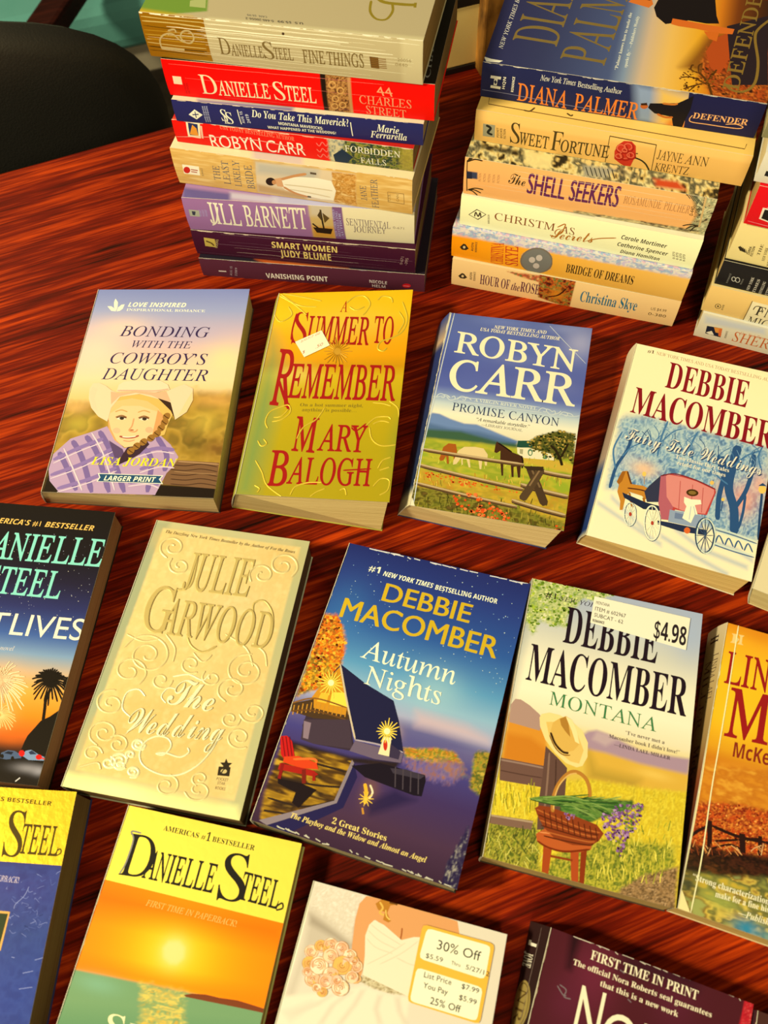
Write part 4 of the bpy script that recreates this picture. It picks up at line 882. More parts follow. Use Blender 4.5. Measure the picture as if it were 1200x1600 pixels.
paperback('night-sky paperback with fireworks, palm tree and teal author lettering',
    'paperbacks laid out face up on the table', (-245.25,203.51,0), -0.1648,
    [(-52.65,88.23,21),(54.16,88.23,21),(53.76,-88.45,21),(-52.64,-88.01,21)],
    [(-53.31,88.23,0),(53.5,88.23,0),(53.1,-88.45,0),(-53.3,-88.01,0)], (106.61,176.46,21), '#15110f', '#b0764a', False,
    front=[('gv',[(0,'#16110f'),(0.2,'#19151a'),(0.3,'#211d33'),(0.4,'#2c3060'),(0.5,'#3f5c9a'),(0.57,'#7d98b6'),(0.63,'#c8a888'),(0.7,'#eea440'),(0.78,'#e8871e'),(0.85,'#d2601a'),(0.88,'#3a2014'),(0.92,'#15110f'),(1,'#18120f')]),
     ('d',[(-3.3,23.9),(109.3,16.2),(112,85.8),(13.4,88.1)],['#e8e0d8','#a8a8c0'],190,0.42,2,''),
     ('se',66.9,121.3,12.6,12.6,'#f0b878',0.7),
     ('se',72.1,139.1,10.1,7.9,'#f0b060',0.7),
     ('se',81.6,152.5,17.6,4.4,'#e0681c',0.6),
     ('rays',66.5,120.2,18.82,-1.9,5.75,17.66,0.12,1,46,0.58,'#f3d6a6','',0,6.28,0.4,0.17,3),
     ('rays',64.4,119.2,12.56,-1.27,3.86,11.8,0.09,1,30,0.58,'#eab888','',0,6.28,0.4,0.19,5),
     ('rays',72.1,139.1,10.65,-1.09,3.03,9.3,0.11,1,30,0.45,'#f0c87c','',0,6.28,0.4,0.23,4),
     ('p',[(91.2,158.2),(91.7,153.6),(92.6,149.2),(95.2,144.7),(97.8,140),(102.3,137.1),(105.7,133.9),(109.6,129.6),(108.9,159.4),(108.4,163.9),(100.9,163.4)],'#17110c',''),
     ('s',[(98,120.5),(97.2,127.4),(98.1,133),(99.3,140.2)],1.91,'#17110c',''),
     ('rays',96.9,116.5,13.42,-1.35,3.36,11.32,0,1,26,1.03,'#17110c','',0,6.28,0.3,0.3,9),
     ('rays',96.7,116,10.81,-1.09,3.03,10.19,0,1,20,0.92,'#17110c','',3.2,6.2,0.2,0.18,2),
     ('s',[(111.1,115.7),(111.1,121.5)],0.91,'#17110c',''),
     ('rays',110.3,114.6,6.25,-0.63,1.41,4.97,0,1,10,0.8,'#17110c','',2.2,4.6,0,0.45,1),
     ('p',[(93.4,161),(94.1,157.9),(97.2,157),(102.5,159.2),(106.1,160.2),(106.4,162.3),(97.3,162.8)],'#7a90b0',''),
     ('p',[(96,158.4),(97.7,157.3),(101.3,159.1),(97.5,159.7)],'#26304a',''),
     ('p',[(80.2,160.5),(83.6,158.6),(87.6,158.6),(92.1,160.3),(92.9,162.2),(84.2,163.9),(80.7,163.6)],'#4a5a78',''),
     ('p',[(81.9,160.5),(84,159.2),(87.2,159.3),(86.6,160.9)],'#1a2030',''),
     ('e',92.3,159.5,1.75,-0.18,0.56,1.77,0,'#d81a14',''),
     ('e',102.9,160.6,1.86,-0.19,0.44,1.45,0,'#d81a14',''),
     ('s',[(104.7,160.9),(108,161.6)],0.65,'#e03020',''),
     ('e',87.8,162.9,0.98,-0.1,0.4,1.24,0,'#17110c',''),
     ('e',81.4,162.3,0.99,-0.1,0.41,1.25,0,'#17110c',''),
     ('se',98.8,167.4,9.7,2.8,'#8a8488',0.9),
     ('se',105.2,168.3,4.3,2.7,'#9a949a',0.8),
     ('s',[(93.4,175.3),(95.5,173)],0.64,'#d8d0c8',''),
     ('t','AMERICA’S #1 BESTSELLER','sbi',21.37,14.86,95.63,14.81,0,-3.84,'#e6b65c',''),
     ('t','DANIELLE','rb',20.27,40.15,106.67,39.45,0,-19.07,'#86d4c2',''),
     ('t','STEEL','rb',36.9,63.38,86.08,63.65,0,-18.34,'#86d4c2',''),
     ('t','T','n',46.47,90.22,59.31,89.81,0,-13.79,'#f5e7c8',''),
     ('t','LIVES','n',62.08,89.78,108.15,89.27,0,-13.8,'#f5e7c8',''),
     ('t','A novel','i',55.22,100.21,68.27,99.76,0,-2.76,'#d8c8b8',''),
     ('wear','#efe2c0',14,3,0.5,1)],
    spine=[])
paperback('pale gold embossed paperback with scrollwork and looping script title',
    'paperbacks laid out face up on the table', (-120.16,177.1,0), -0.2252,
    [(-48.48,86.21,24.5),(53.66,86.21,24.5),(50.54,-87.06,24.5),(-53.69,-85.42,24.5)],
    [(-48.98,86.23,0),(53.15,86.23,0),(50.03,-87.05,0),(-54.2,-85.4,0)], (103.19,172.5,24.5), '#b4b088', '#7a5c38', True,
    front=[('bg','#cfc590'),
     ('sp',[(-4.6,0.5),(9.4,0),(9.2,172.4),(-2.7,173.3)],'#a9ad84',2.25,0.9),
     ('sp',[(92.7,-0.9),(104.1,-0.9),(104.6,173.1),(95.6,173.5)],'#c4be88',1.56,0.8),
     ('sp',[(-0.6,164.6),(99.9,165.4),(104.7,173.7),(-0.9,174.3)],'#fcf6a0',2.06,0.9),
     ('se',33.2,168.1,20.3,5.1,'#fffab0',0.8),
     ('sp',[(6.1,5.3),(98.1,5.2),(97.5,162.7),(5.1,162.2)],'#fad88c',0.8,1),
     ('sp',[(14.2,113),(78.1,110.5),(87.7,163.9),(5.1,162.2)],'#e8bc68',8.27,0.7),
     ('se',66.4,48.1,22.2,17.7,'#ecd498',0.6),
     ('se',13.5,13,14.2,9.4,'#e8c070',0.6),
     ('se',87.8,16.3,12.2,10.7,'#e8bc64',0.6),
     ('se',22.2,94.4,16.9,12.7,'#e6bc6c',0.6),
     ('se',83.7,95.5,19.3,15.2,'#e8c070',0.6),
     ('se',14.6,142,14.6,10.6,'#dcae5c',0.5),
     ('nz',[(6.1,5.3),(98.1,5.2),(97.5,162.7),(5.1,162.2)],['#f4dc9c','#e0bc74','#e8ca88'],4.14,1.27,0.4,1,4),
     ('s',[(15.2,25.4),(10.1,21.9),(8.4,16.9),(10.6,12.7),(15.2,11.2),(19.7,12.8),(22.1,16.2),(21.6,19.6),(19,21.4),(15.8,21.2),(13.7,19.4),(13.3,17.2),(14.4,15.8),(16.1,15.6),(17.3,16.3)],1.71,'#e6cc88','e'),
     ('s',[(18.5,25.1),(17.9,29.4),(20.4,33.1),(24.6,34.6),(28.2,33.5),(29.8,30.8),(28.9,27.9),(26.4,26.2),(23.8,26.3),(22.3,27.7),(22.4,29.4),(23.5,30.5),(24.8,30.7)],1.69,'#e6cc88','e'),
     ('s',[(97.4,26),(99.8,20.3),(97.5,14.7),(92.2,11.7),(86.6,12.5),(83.3,16.1),(83.6,20.5),(86.7,23.5),(90.7,24),(93.6,22.3),(94.3,19.6),(93,17.3),(90.8,16.5),(89,17.1),(88.4,18.4)],1.67,'#e6cc88','e'),
     ('s',[(73,33),(70.5,28.1),(72,23.5),(76.3,21.2),(80.9,22),(83.8,25),(83.9,28.5),(81.6,30.7),(78.6,31),(76.3,29.6),(75.7,27.6),(76.6,26.1),(78.1,25.8)],1.66,'#e6cc88','e'),
     ('s',[(7.9,87.6),(12.9,80.1),(22.3,77.7),(31.3,81.1),(35.7,88),(34.1,94.7),(28.1,98.5),(20.9,97.8),(15.8,93.7),(15,88.5),(18.1,84.7),(23,83.8),(27.3,85.8),(28.9,89.1),(27.8,91.8),(25.1,92.9),(22.7,92.3),(21.6,90.8)],1.57,'#e6cc88','e'),
     ('s',[(24.4,108.1),(26.5,102.2),(23.6,96.6),(17.6,93.9),(11.7,94.8),(8.6,98.5),(9.2,102.8),(12.7,105.6),(16.9,106),(19.7,104.2),(20.1,101.6),(18.6,99.6),(16.4,99),(14.8,99.7)],1.53,'#e6cc88','e'),
     ('s',[(43.4,102.4),(42.5,106.1),(39.2,108.2),(35.2,107.8),(32.6,105.7),(32.2,102.9),(33.8,101),(36.4,100.6),(38.4,101.6),(39.1,103.1),(38.4,104.3),(37.3,104.7)],1.53,'#e6cc88','e'),
     ('s',[(85.7,78.9),(77.9,81.2),(74.1,87.1),(75.6,93.4),(81.1,97.2),(87.6,97.1),(92.1,93.8),(92.8,89),(89.9,85.2),(85.3,84),(81.3,85.5),(79.8,88.5),(80.9,91.3),(83.5,92.7),(86,92.3),(87.2,90.9),(86.9,89.4)],1.53,'#e6cc88','e'),
     ('s',[(78,109.7),(72.8,106.3),(71.4,101.4),(74,97.2),(78.8,95.7),(83.4,97.2),(85.6,100.4),(84.8,103.7),(82.1,105.4),(79,105.2),(77,103.6),(76.9,101.6),(78.1,100.4),(79.6,100.3)],1.5,'#e6cc88','e'),
     ('s',[(87.8,115.3),(91.7,118.4),(96.6,118.7),(100.3,116.5),(101.3,113),(99.4,110.1),(96.1,109),(93.1,109.8),(91.8,111.9),(92.3,113.9),(94.1,115),(95.8,114.8),(96.6,113.8)],1.48,'#e6cc88','e'),
     ('s',[(11.7,113.9),(5.7,115.7),(3.2,120.1),(4.8,124.8),(9.2,127.5),(14.1,127.3),(17.1,124.8),(17.3,121.4),(14.9,118.9),(11.6,118.2),(9,119.3),(8.3,121.3),(9.2,123),(10.9,123.6),(12.3,123.3)],1.5,'#e6cc88','e'),
     ('s',[(12.3,147),(6.9,143.9),(5.2,139.1),(7.4,135),(12.2,133.4),(17,134.7),(19.6,137.9),(19.2,141.3),(16.4,143.3),(12.9,143.2),(10.4,141.5),(9.9,139.2),(11.2,137.7),(13.2,137.3),(14.7,138),(15.2,139.1)],1.45,'#e6cc88','e'),
     ('s',[(17,150.9),(14.3,148.3),(10.6,147.7),(7.7,149),(6.8,151.5),(8,153.7),(10.4,154.7),(12.7,154.3),(13.8,152.9),(13.5,151.5),(12.3,150.6),(11,150.6),(10.3,151.2)],1.43,'#e6cc88','e'),
     ('s',[(18,141.1),(21.9,139.4),(26.1,140.1),(28.6,142.7),(28.6,145.6),(26.4,147.5),(23.4,147.8),(21.1,146.4),(20.3,144.5),(21.3,142.9),(23,142.4),(24.6,142.9),(25.2,143.9),(24.9,144.7)],1.44,'#e6cc88','e'),
     ('s',[(69.1,163.1),(72.9,166),(77.7,166.2),(81.2,164),(82,160.8),(80.1,158.2),(76.9,157.2),(74.1,158),(72.8,160),(73.4,161.8),(75.1,162.7),(76.7,162.5),(77.5,161.7)],1.39,'#e6cc88','e'),
     ('s',[(58.2,155.4),(62.8,157.5),(64.6,161.1),(63.2,164.5),(59.6,166.1),(55.9,165.5),(53.7,163.3),(53.8,160.8),(55.7,159.3),(58.1,159.2),(59.7,160.2),(60,161.5),(59.2,162.4)],1.39,'#e6cc88','e'),
     ('s',[(96.9,133.2),(92,134.6),(87.3,133.2),(85,129.8),(85.8,126.3),(89,124.3),(92.6,124.5),(95,126.4),(95.2,128.8),(93.7,130.6),(91.5,131),(89.8,130.1),(89.3,128.9),(89.9,127.9)],1.44,'#e6cc88','e'),
     ('s',[(56.4,95.3),(52.1,96.5),(48,95.1),(46,92.1),(46.6,89.1),(49.2,87.4),(52.2,87.7),(54.1,89.4),(54.3,91.3),(53.1,92.5),(51.5,92.7),(50.4,92)],1.55,'#e6cc88','e'),
     ('s',[(60.8,93.8),(60.1,97.3),(62.1,100.2),(65.5,101.2),(68.4,100.3),(69.8,98.1),(69.1,96),(67.2,94.8),(65.2,94.9),(64,96),(64.1,97.2),(64.9,97.9)],1.52,'#e6cc88','e'),
     ('s',[(74.8,158.8),(72,157),(71.4,154.5),(72.8,152.5),(75.3,151.7),(77.5,152.5),(78.5,154),(78,155.4),(76.7,156.1),(75.4,155.9),(74.8,155.2)],1.4,'#e6cc88','e'),
     ('s',[(89.2,118.1),(88.3,121.4),(85.3,123.2),(81.8,123),(79.5,121.1),(79.2,118.6),(80.8,116.8),(83.1,116.4),(85,117.3),(85.6,118.8),(85,120),(83.9,120.4),(82.9,120.1)],1.47,'#e6cc88','e'),
     ('s',[(39.5,141.6),(39.1,143.9),(37,145.2),(34.4,145.1),(32.5,143.8),(32.1,141.9),(33.2,140.4),(35.1,140),(36.9,140.6),(37.8,141.9),(37.4,143.2),(36.2,143.9),(34.9,143.7),(34,143),(33.9,142.1),(34.5,141.5),(35.3,141.5),(35.9,141.8),(36,142.2)],1.71,'#f2e2a8','e'),
     ('s',[(32.4,156.2),(28.8,157.3),(25.2,156.4),(23.2,153.9),(23.5,151.2),(25.9,149.5),(28.9,149.5),(31.2,151),(31.7,153.2),(30.6,154.9),(28.4,155.4),(26.4,154.8),(25.5,153.4),(25.8,152),(27,151.3),(28.4,151.4),(29.3,152.2),(29.3,153),(28.8,153.5),(28.1,153.5)],1.68,'#f2e2a8','e'),
     ('s',[(36.5,160.8),(39.1,160.4),(40.5,158.8),(40.3,156.9),(38.7,155.6),(36.6,155.4),(35,156.3),(34.6,157.7),(35.4,158.9),(36.8,159.4),(38.1,159.1),(38.7,158.2),(38.5,157.4),(37.7,156.9),(36.9,156.9),(36.5,157.3),(36.5,157.7)],1.67,'#f2e2a8','e'),
     ('s',[(25.7,153.5),(25.4,155.5),(26.6,157.1),(28.7,157.8),(30.6,157.2),(31.4,155.9),(31,154.5),(29.7,153.7),(28.3,153.8),(27.4,154.5),(27.3,155.4),(28,156.1),(28.8,156.2),(29.4,155.9),(29.5,155.5)],1.68,'#f2e2a8','e'),
     ('s',[(32.3,151.1),(30.7,150.1),(30.2,148.6),(30.9,147.4),(32.3,147),(33.7,147.4),(34.5,148.3),(34.3,149.3),(33.5,149.8),(32.5,149.7),(31.9,149.3),(31.8,148.7),(32.2,148.3),(32.6,148.3)],1.69,'#f2e2a8','e'),
     ('s',[(22,151.6),(24.8,152.8),(25.9,154.9),(25.2,156.9),(23.1,157.9),(20.9,157.5),(19.5,156.2),(19.5,154.7),(20.6,153.8),(22.1,153.7),(23.1,154.3),(23.4,155.2),(23,155.8),(22.3,155.9)],1.69,'#f2e2a8','e'),
     ('s',[(30.5,75.3),(38.7,82.9),(40,91.4)],1.42,'#e6cc88','e'),
     ('s',[(50.5,83.8),(57.7,88.5),(61.9,83.4)],1.4,'#e6cc88','e'),
     ('s',[(84.6,72.3),(92.9,76.8),(96.4,84.9)],1.41,'#e6cc88','e'),
     ('s',[(6.9,79.2),(18,81.9),(27.2,78.8)],1.44,'#e6cc88','e'),
     ('s',[(6.2,160.7),(15.6,156.4),(18.8,159.7)],1.3,'#e6cc88','e'),
     ('s',[(66.5,69.3),(81.3,75.8),(88.3,86.2)],1.42,'#e6cc88','e'),
     ('t','The Dazzling New York Times Bestseller by the Author of For the Roses','bi',8.42,8.2,95.58,9.7,0,-2.07,'#3a2a18',''),
     ('t','JULIE','r',30.62,44.77,72.84,43.49,0,-25.19,'#d0b468','E'),
     ('s',[(34.4,20.5),(36.1,38.8),(33.3,44.3),(28.5,45.7)],1.8,'#d0b468','e'),
     ('t','G','r',12.47,74.96,30.99,74.6,0,-29.32,'#d0b468','E'),
     ('t','ARWOOD','r',23.86,75.18,94.44,74.33,0,-22.75,'#d0b468','E'),
     ('s',[(43,73.2),(47.9,79.8),(55.9,82.6),(63.1,77.6)],1.42,'#d0b468','e'),
     ('s',[(79.7,53.6),(78.6,46.9),(84.6,44.4),(91.6,51.7),(94.2,64.8),(90.8,74.2)],1.31,'#d0b468','e'),
     ('t','The','th',43.67,116.65,71.64,117.06,0,-15.86,'#f8ecbc','E'),  # script and flourishes paler than the cover: embossing highlights put into the colour
     ('s',[(43.6,116.4),(39.7,112.9),(42.2,107.5),(47.1,107.4)],0.96,'#f8ecbc','e'),
     ('s',[(42.7,100.3),(51.8,97.4),(60.9,99.4),(63.9,95.3)],1.11,'#f8ecbc','e'),
     ('t','Wedding','th',25.21,136.73,81.87,132.78,0,-14.35,'#f8ecbc','E'),
     ('s',[(25.6,127.8),(19.2,123.4),(18.9,114.3),(25,111.2),(30.3,114.5)],1.1,'#f8ecbc','e'),
     ('s',[(79.9,129.1),(77.7,138.1),(72.4,147.6),(63.7,154.5),(53.5,156.3),(42.5,153.5),(37.9,147.8),(38.8,140.4),(44.3,136),(51.2,136.2),(54.2,140.3),(51.4,145.4),(46.7,145.6)],1.17,'#f6e8b4','e'),
     ('s',[(46.7,145.6),(52.4,144.3),(60.8,145.1),(65.2,141.7),(63.8,139.3)],1.17,'#f6e8b4','e'),
     ('p',[(87.1,141.3),(88.6,143.4),(91.2,143.2),(89.7,145),(91,147.1),(88.5,146.2),(86.4,147.9),(86.5,145.6),(84.3,144.1),(86.7,143.6)],'#2e2418',''),
     ('p',[(84.1,146.3),(90.8,145.6),(91.4,150.6),(84.6,151.2)],'#2e2418',''),
     ('e',87.6,148.4,1.78,-0.32,0.34,1.22,0,'#d8be7c',''),
     ('s',[(86.3,150.5),(87.3,147.5),(89.5,146.5)],0.64,'#2e2418',''),
     ('t','POCKET','n',84.73,153.82,91.41,153.51,0,-1.6,'#2e2418',''),
     ('t','STAR','n',85.85,155.9,90.31,155.73,0,-1.59,'#2e2418',''),
     ('t','BOOKS','n',85.43,158.63,91.07,158.49,0,-1.58,'#2e2418','')],
    spine=[])
paperback('blue night paperback with a lakeside cabin and red deck chair',
    'paperbacks laid out face up on the table', (1.36,144.14,0), -0.3160,
    [(-55.24,89.56,24),(61.56,89.56,24),(55.59,-92.44,24),(-61.91,-86.68,24)],
    [(-55.24,89.56,0),(61.56,89.56,0),(55.59,-92.44,0),(-61.91,-86.68,0)], (117.22,179.22,24), '#2a2118', '#9a8a60', False,
    front=[('gv',[(0,'#232c68'),(0.12,'#2a3c80'),(0.28,'#2f589c'),(0.42,'#5a96c0'),(0.5,'#8fb4cc'),(0.56,'#a8a8c4'),(0.62,'#6a608c'),(0.68,'#464080'),(0.78,'#42305e'),(0.9,'#4a3048'),(1,'#3a2438')]),
     ('se',85.5,-5.6,33.5,18.4,'#28306c',0.6),
     ('se',78.8,79.5,18.1,13.6,'#a8ccdc',0.5),
     ('se',12.4,49.2,14.7,24.5,'#3f7ab4',0.4),
     ('sp',[(60.9,103.3),(81.9,101.9),(115.9,105.7),(117.9,108),(69.6,117.5)],'#5a568c',3.84,0.8),
     ('sp',[(70.6,94.3),(101.2,94.9),(114.2,98.8),(114.8,101.5),(73,102.9)],'#d0b0b4',3.27,0.7),
     ('d',[(0.3,0.9),(116.1,0.3),(117.4,81.2),(68.1,85.6),(17,63.6)],['#c8d8f0','#90b4e0'],110,0.59,4,''),
     ('nz',[(-0.4,51.3),(7.6,49.6),(14.5,58.2),(18.7,64.8),(19.9,76.3),(20.4,86.2),(13.5,96.6),(5.3,100.6),(1.4,105.5),(0.9,91.7),(0.2,71.7)],['#e07c18','#c8541a','#f2b432','#8a5a1c','#d86818','#e8a028'],2.62,1.64,1,1,7),
     ('nz',[(1.2,104.8),(13.4,96.3),(16.2,80.7),(6.8,76.6),(0.3,76.8)],['#e8b830','#a8781c','#5a4a18','#f0c848'],2.14,1.53,0.9,1,3),
     ('d',[(-0.4,51.3),(7.6,49.6),(14.5,58.2),(18.7,64.8),(19.9,76.3),(20.4,86.2),(13.5,96.6),(5.3,100.6),(1.9,104.5),(0.9,91.7),(0.2,71.7)],['#e8801a','#c8521a','#f4b836','#f0a020','#d86818','#7a3c14'],260,1.8,4,''),
     ('p',[(19.8,79.7),(10.5,102),(10.1,121.2),(19.8,129.2),(43.6,126.7),(37,113.3)],'#3a2c38',''),
     ('p',[(19.9,81.3),(11.2,99.4),(7.6,110.9),(33.8,108),(33.1,103.5)],'#cf8c22',''),
     ('p',[(20.4,97.3),(28,95.4),(31.9,103.8),(21.2,104.7)],'#f8d64a',''),
     ('p',[(14.4,99.3),(18.8,98.3),(19.3,104.6),(13.5,105)],'#f0b838',''),
     ('p',[(-0.1,110.3),(11.3,104.2),(13,109.3),(31.6,108.6),(31.6,103.9),(35.4,110.7),(15,115.1),(-0.1,114.8)],'#4a3420',''),
     ('s',[(1.6,110.7),(2.6,116.5)],0.6,'#c88a2c',''),
     ('s',[(4.2,110.2),(4.9,115.4)],0.6,'#c88a2c',''),
     ('s',[(6.3,108.5),(7.2,114.3)],0.6,'#c88a2c',''),
     ('s',[(8.8,108.1),(9.5,113.3)],0.6,'#c88a2c',''),
     ('s',[(10.9,106.4),(11.8,112.2)],0.6,'#c88a2c',''),
     ('s',[(13.7,106.6),(14.4,111.9)],0.6,'#c88a2c',''),
     ('s',[(16.1,105.7),(16.9,111.5)],0.6,'#c88a2c',''),
     ('s',[(18.8,105.9),(19.5,111.1)],0.6,'#c88a2c',''),
     ('s',[(21.2,105),(22,110.8)],0.6,'#c88a2c',''),
     ('s',[(23.9,105.2),(24.5,110.4)],0.6,'#c88a2c',''),
     ('s',[(26.3,104.3),(27.1,110)],0.6,'#c88a2c',''),
     ('s',[(29,104.5),(29.6,109.7)],0.6,'#c88a2c',''),
     ('s',[(31.4,103.5),(32.1,109.3)],0.6,'#c88a2c',''),
     ('s',[(-0.5,110.4),(11.9,103.6),(31.9,103.8)],0.91,'#8a5a24',''),
     ('s',[(0,115.1),(13.5,110.8),(33,110.6)],0.9,'#6a4420',''),
     ('p',[(9.8,117.4),(35.2,110),(42,125.6),(19.8,129.2),(11.9,128.8)],'#453642',''),
     ('p',[(10.1,118.1),(14.5,118.1),(15.9,127.6),(12.8,127.6)],'#8a7480',''),
     ('p',[(19.6,79.4),(38.1,87.2),(56.4,92.4),(62.6,102.8),(70.1,119.2),(56.3,118.7),(41.5,120),(33.5,104.9),(25.9,91.1)],'#202040',''),
     ('s',[(19.7,79.7),(28.6,96.8),(36.2,110.4),(41.7,119.9)],1.04,'#cdb898',''),
     ('s',[(41.5,120.3),(56.4,119),(70.2,119.4)],0.87,'#b0a0a8',''),
     ('p',[(42,120.8),(70.4,120),(70.5,125.4),(56,127.5),(40.7,127.2)],'#6d5c70',''),
     ('p',[(57,113.9),(61.4,113.3),(63.4,123.8),(56.8,124.2)],'#f0dca8',''),
     ('p',[(61.9,116.8),(68.7,119.3),(68.8,124),(63.2,124.2)],'#3a3048',''),
     ('e',59.3,118.3,1.12,-0.33,0.92,3.05,0,'#c83020',''),
     ('se',18,92.1,7.6,6.7,'#f8c030',0.9),
     ('rays',18,92.1,9.01,-2.57,3.06,9.25,0,1,18,0.77,'#ffd850','',0,6.28,0.35,0,368),
     ('e',18,92.1,1.74,-0.5,0.59,1.79,0,'#fff4b0',''),
     ('se',58,110.5,6.6,5.8,'#f8c030',0.9),
     ('rays',58,110.5,7.89,-2.28,2.37,7.88,0,1,18,0.73,'#ffd850','',0,6.28,0.35,0,587),
     ('e',58,110.5,1.69,-0.49,0.51,1.69,0,'#fff4b0',''),
     ('sp',[(5,131.3),(42.4,130),(70.3,124.7),(68.7,129.6),(44.2,133.2),(4,137)],'#2a1f22',1.18,1),
     ('nz',[(2.3,134.4),(43.9,131.5),(43.3,156.1),(5.2,177.9),(2.6,162.9)],['#8a641c','#b88a24','#5a3c18','#3a2818','#c89a30'],3.24,1.47,1,5,3),
     ('s',[(5.4,141.1),(23.3,139.5),(42.9,138.8)],1.15,'#33241c',''),
     ('s',[(5.2,153.2),(27.2,150.9),(44.1,147.2)],1.13,'#33241c',''),
     ('s',[(4.9,165.1),(25.6,163.7),(42.2,155)],1.11,'#33241c',''),
     ('s',[(5.3,172.2),(24.5,169)],1.11,'#33241c',''),
     ('p',[(43.6,131.5),(45.3,132.9),(44.1,156.1),(10.2,179.2),(4.5,177.9),(40.9,155.7)],'#8a7a80',''),
     ('p',[(45.3,132.9),(49.3,139.8),(46.9,157.8),(22.3,179.6),(8.8,179.6),(42.7,156.5)],'#25204c',''),
     ('p',[(44.3,134.7),(59.4,128.7),(85.4,127.9),(86.6,130.9),(86.7,139.5),(82.2,140.3),(70.2,139.6),(53.4,138.6)],'#1c1520',''),
     ('p',[(65.7,129.8),(74.2,128),(85.5,128.3),(83.2,130.9),(67.9,132)],'#3c3440',''),
     ('s',[(68.3,128.3),(71.2,139)],0.7,'#4a4048',''),
     ('s',[(72.8,128.3),(75.6,139)],0.7,'#4a4048',''),
     ('s',[(77.3,128.3),(80,139)],0.7,'#4a4048',''),
     ('s',[(81.7,128.3),(84.5,138.9)],0.69,'#4a4048',''),
     ('se',58.2,144.4,5.6,9.8,'#8a5a3a',0.55),
     ('s',[(54.4,141.9),(56.6,146.3),(57.7,152.4)],1.96,'#f0b030',''),
     ('s',[(57.4,141.7),(60,145.3),(59,149.2)],1.12,'#e8d8b0',''),
     ('rays',57.6,149.6,4.07,-1.24,1.22,3.91,0,1,10,0.56,'#f8c848','',0,6.28,0,0,1),
     ('s',[(57,154.7),(58.5,157.8)],1.1,'#c88a30',''),
     ('sp',[(57.5,151.7),(71.8,140.3),(84.2,142.3),(62.2,157.3)],'#1c1840',2.22,0.7),
     ('nz',[(69.2,116.9),(76.5,115.2),(86.2,112),(97.9,111.1),(103.6,115.8),(87,120.6),(72.3,121.5)],['#c0661c','#6e862c','#e09a34','#8a7a24','#d07a28'],2.02,1.16,1,1.5,2),
     ('nz',[(88.9,116.4),(103.6,115.8),(108.2,122.4),(94.6,126.4)],['#8a5a5c','#a87848','#6a6a70'],2.86,2,0.7,0.6,3),
     ('nz',[(109.3,109),(111.6,106.6),(117.4,106),(119.8,119),(119,130.6),(110.9,127.3),(109.9,117.6)],['#7a8a30','#b89030','#4a5a24','#c8a840'],2.28,1.42,1,1,5),
     ('nz',[(69.7,122.7),(103.8,116.5),(102.4,128.4),(80.9,130.4)],['#b0704a','#8a70a0','#6a5a98'],2.58,2.29,0.65,0.5,6),
     ('p',[(0,130.5),(3.6,129.1),(7.5,131.3),(12.7,140.7),(7.6,142.9),(3.9,140.4)],'#c41c1c',''),
     ('s',[(1.3,130.4),(7.3,142.1)],0.58,'#7a1014',''),
     ('s',[(3.2,129.8),(9.3,141.5)],0.58,'#7a1014',''),
     ('s',[(5.1,129.3),(11.1,140.9)],0.58,'#7a1014',''),
     ('p',[(6.1,140.9),(13.7,138.3),(25,139),(27,142.1),(17.3,144.3),(6.5,144.1)],'#d8421c',''),
     ('p',[(5,145),(24.7,143.5),(27.9,144.8),(25.8,146.6),(5.1,148.8)],'#a82018',''),
     ('s',[(6.7,144.5),(7.6,153.6)],1.86,'#8a1818',''),
     ('s',[(19.2,144.5),(21.8,151.8)],2.27,'#7a2018',''),
     ('s',[(25.5,144.8),(26.6,148.9)],1.7,'#9a2018',''),
     ('s',[(11.5,140.8),(22.6,137.4),(25,139)],1.3,'#f07030',''),
     ('p',[(6.8,153.5),(20.2,152.3),(29.5,153.1),(26.8,158.3),(23.1,165.2),(18.8,163.6),(19,157.8),(7.8,156.1)],'#1f1518',''),
     ('t','#1','sb',17.34,15.92,24.58,16.08,0,-4.38,'#f4f2ea',''),
     ('t','NEW YORK TIMES','sbi',27.16,16.88,59.55,17.58,0,-3.28,'#f4f2ea',''),
     ('t','BESTSELLING AUTHOR','sb',61.11,17.89,100.24,17.89,0,-3.22,'#f4f2ea',''),
     ('t','DEBBIE','n',30.98,33.42,86.26,34.38,0,-12.02,'#e4bc24','F'),
     ('t','MACOMBER','n',9.18,50.42,107.12,52,0,-12.98,'#e4bc24','F'),
     ('t','DEBBIE','n',31.59,33.26,86.86,34.23,0,-12.02,'#e4bc24','F'),
     ('t','MACOMBER','n',9.79,50.26,107.7,51.85,0,-12.98,'#e4bc24','F'),
     ('t','Autumn','r',29.55,71.96,88.1,73.72,0,-11.89,'#f4f2ea',''),
     ('t','Nights','r',36.53,87.13,82.54,87.54,0,-11.29,'#f4f2ea',''),
     ('t','2 Great Stories','b',43.32,167.38,74.4,167.42,0,-3.17,'#f2d478',''),
     ('t','The Playboy and the Widow and Almost an Angel','bi',20.55,171.39,97.98,171.53,0,-2.89,'#f2d478',''),
     ('nz',[(108.9,168.8),(115.2,146.9),(117.7,159.5),(117.9,179),(109,179.8)],['#201c40','#201c40','#3a3650','#a8a090'],1.83,0.79,0.8,0.5,4),
     ('wear','#c8c0b0',26,5,0.5,1),
     ('s',[(97.3,0.7),(102.5,0.5)],0.66,'#d8d4cc','k'),
     ('s',[(16.7,0.7),(22.7,0.8)],0.69,'#d8d4cc','k'),
     ('s',[(109.7,0.7),(115.7,-0.1)],0.66,'#d8d4cc','k'),
     ('s',[(28.7,0.7),(33,0.8)],0.68,'#d8d4cc','k'),
     ('s',[(28.5,0.7),(30.6,1.4)],0.68,'#d8d4cc','k'),
     ('s',[(72.6,0.7),(77.8,0.9)],0.67,'#d8d4cc','k'),
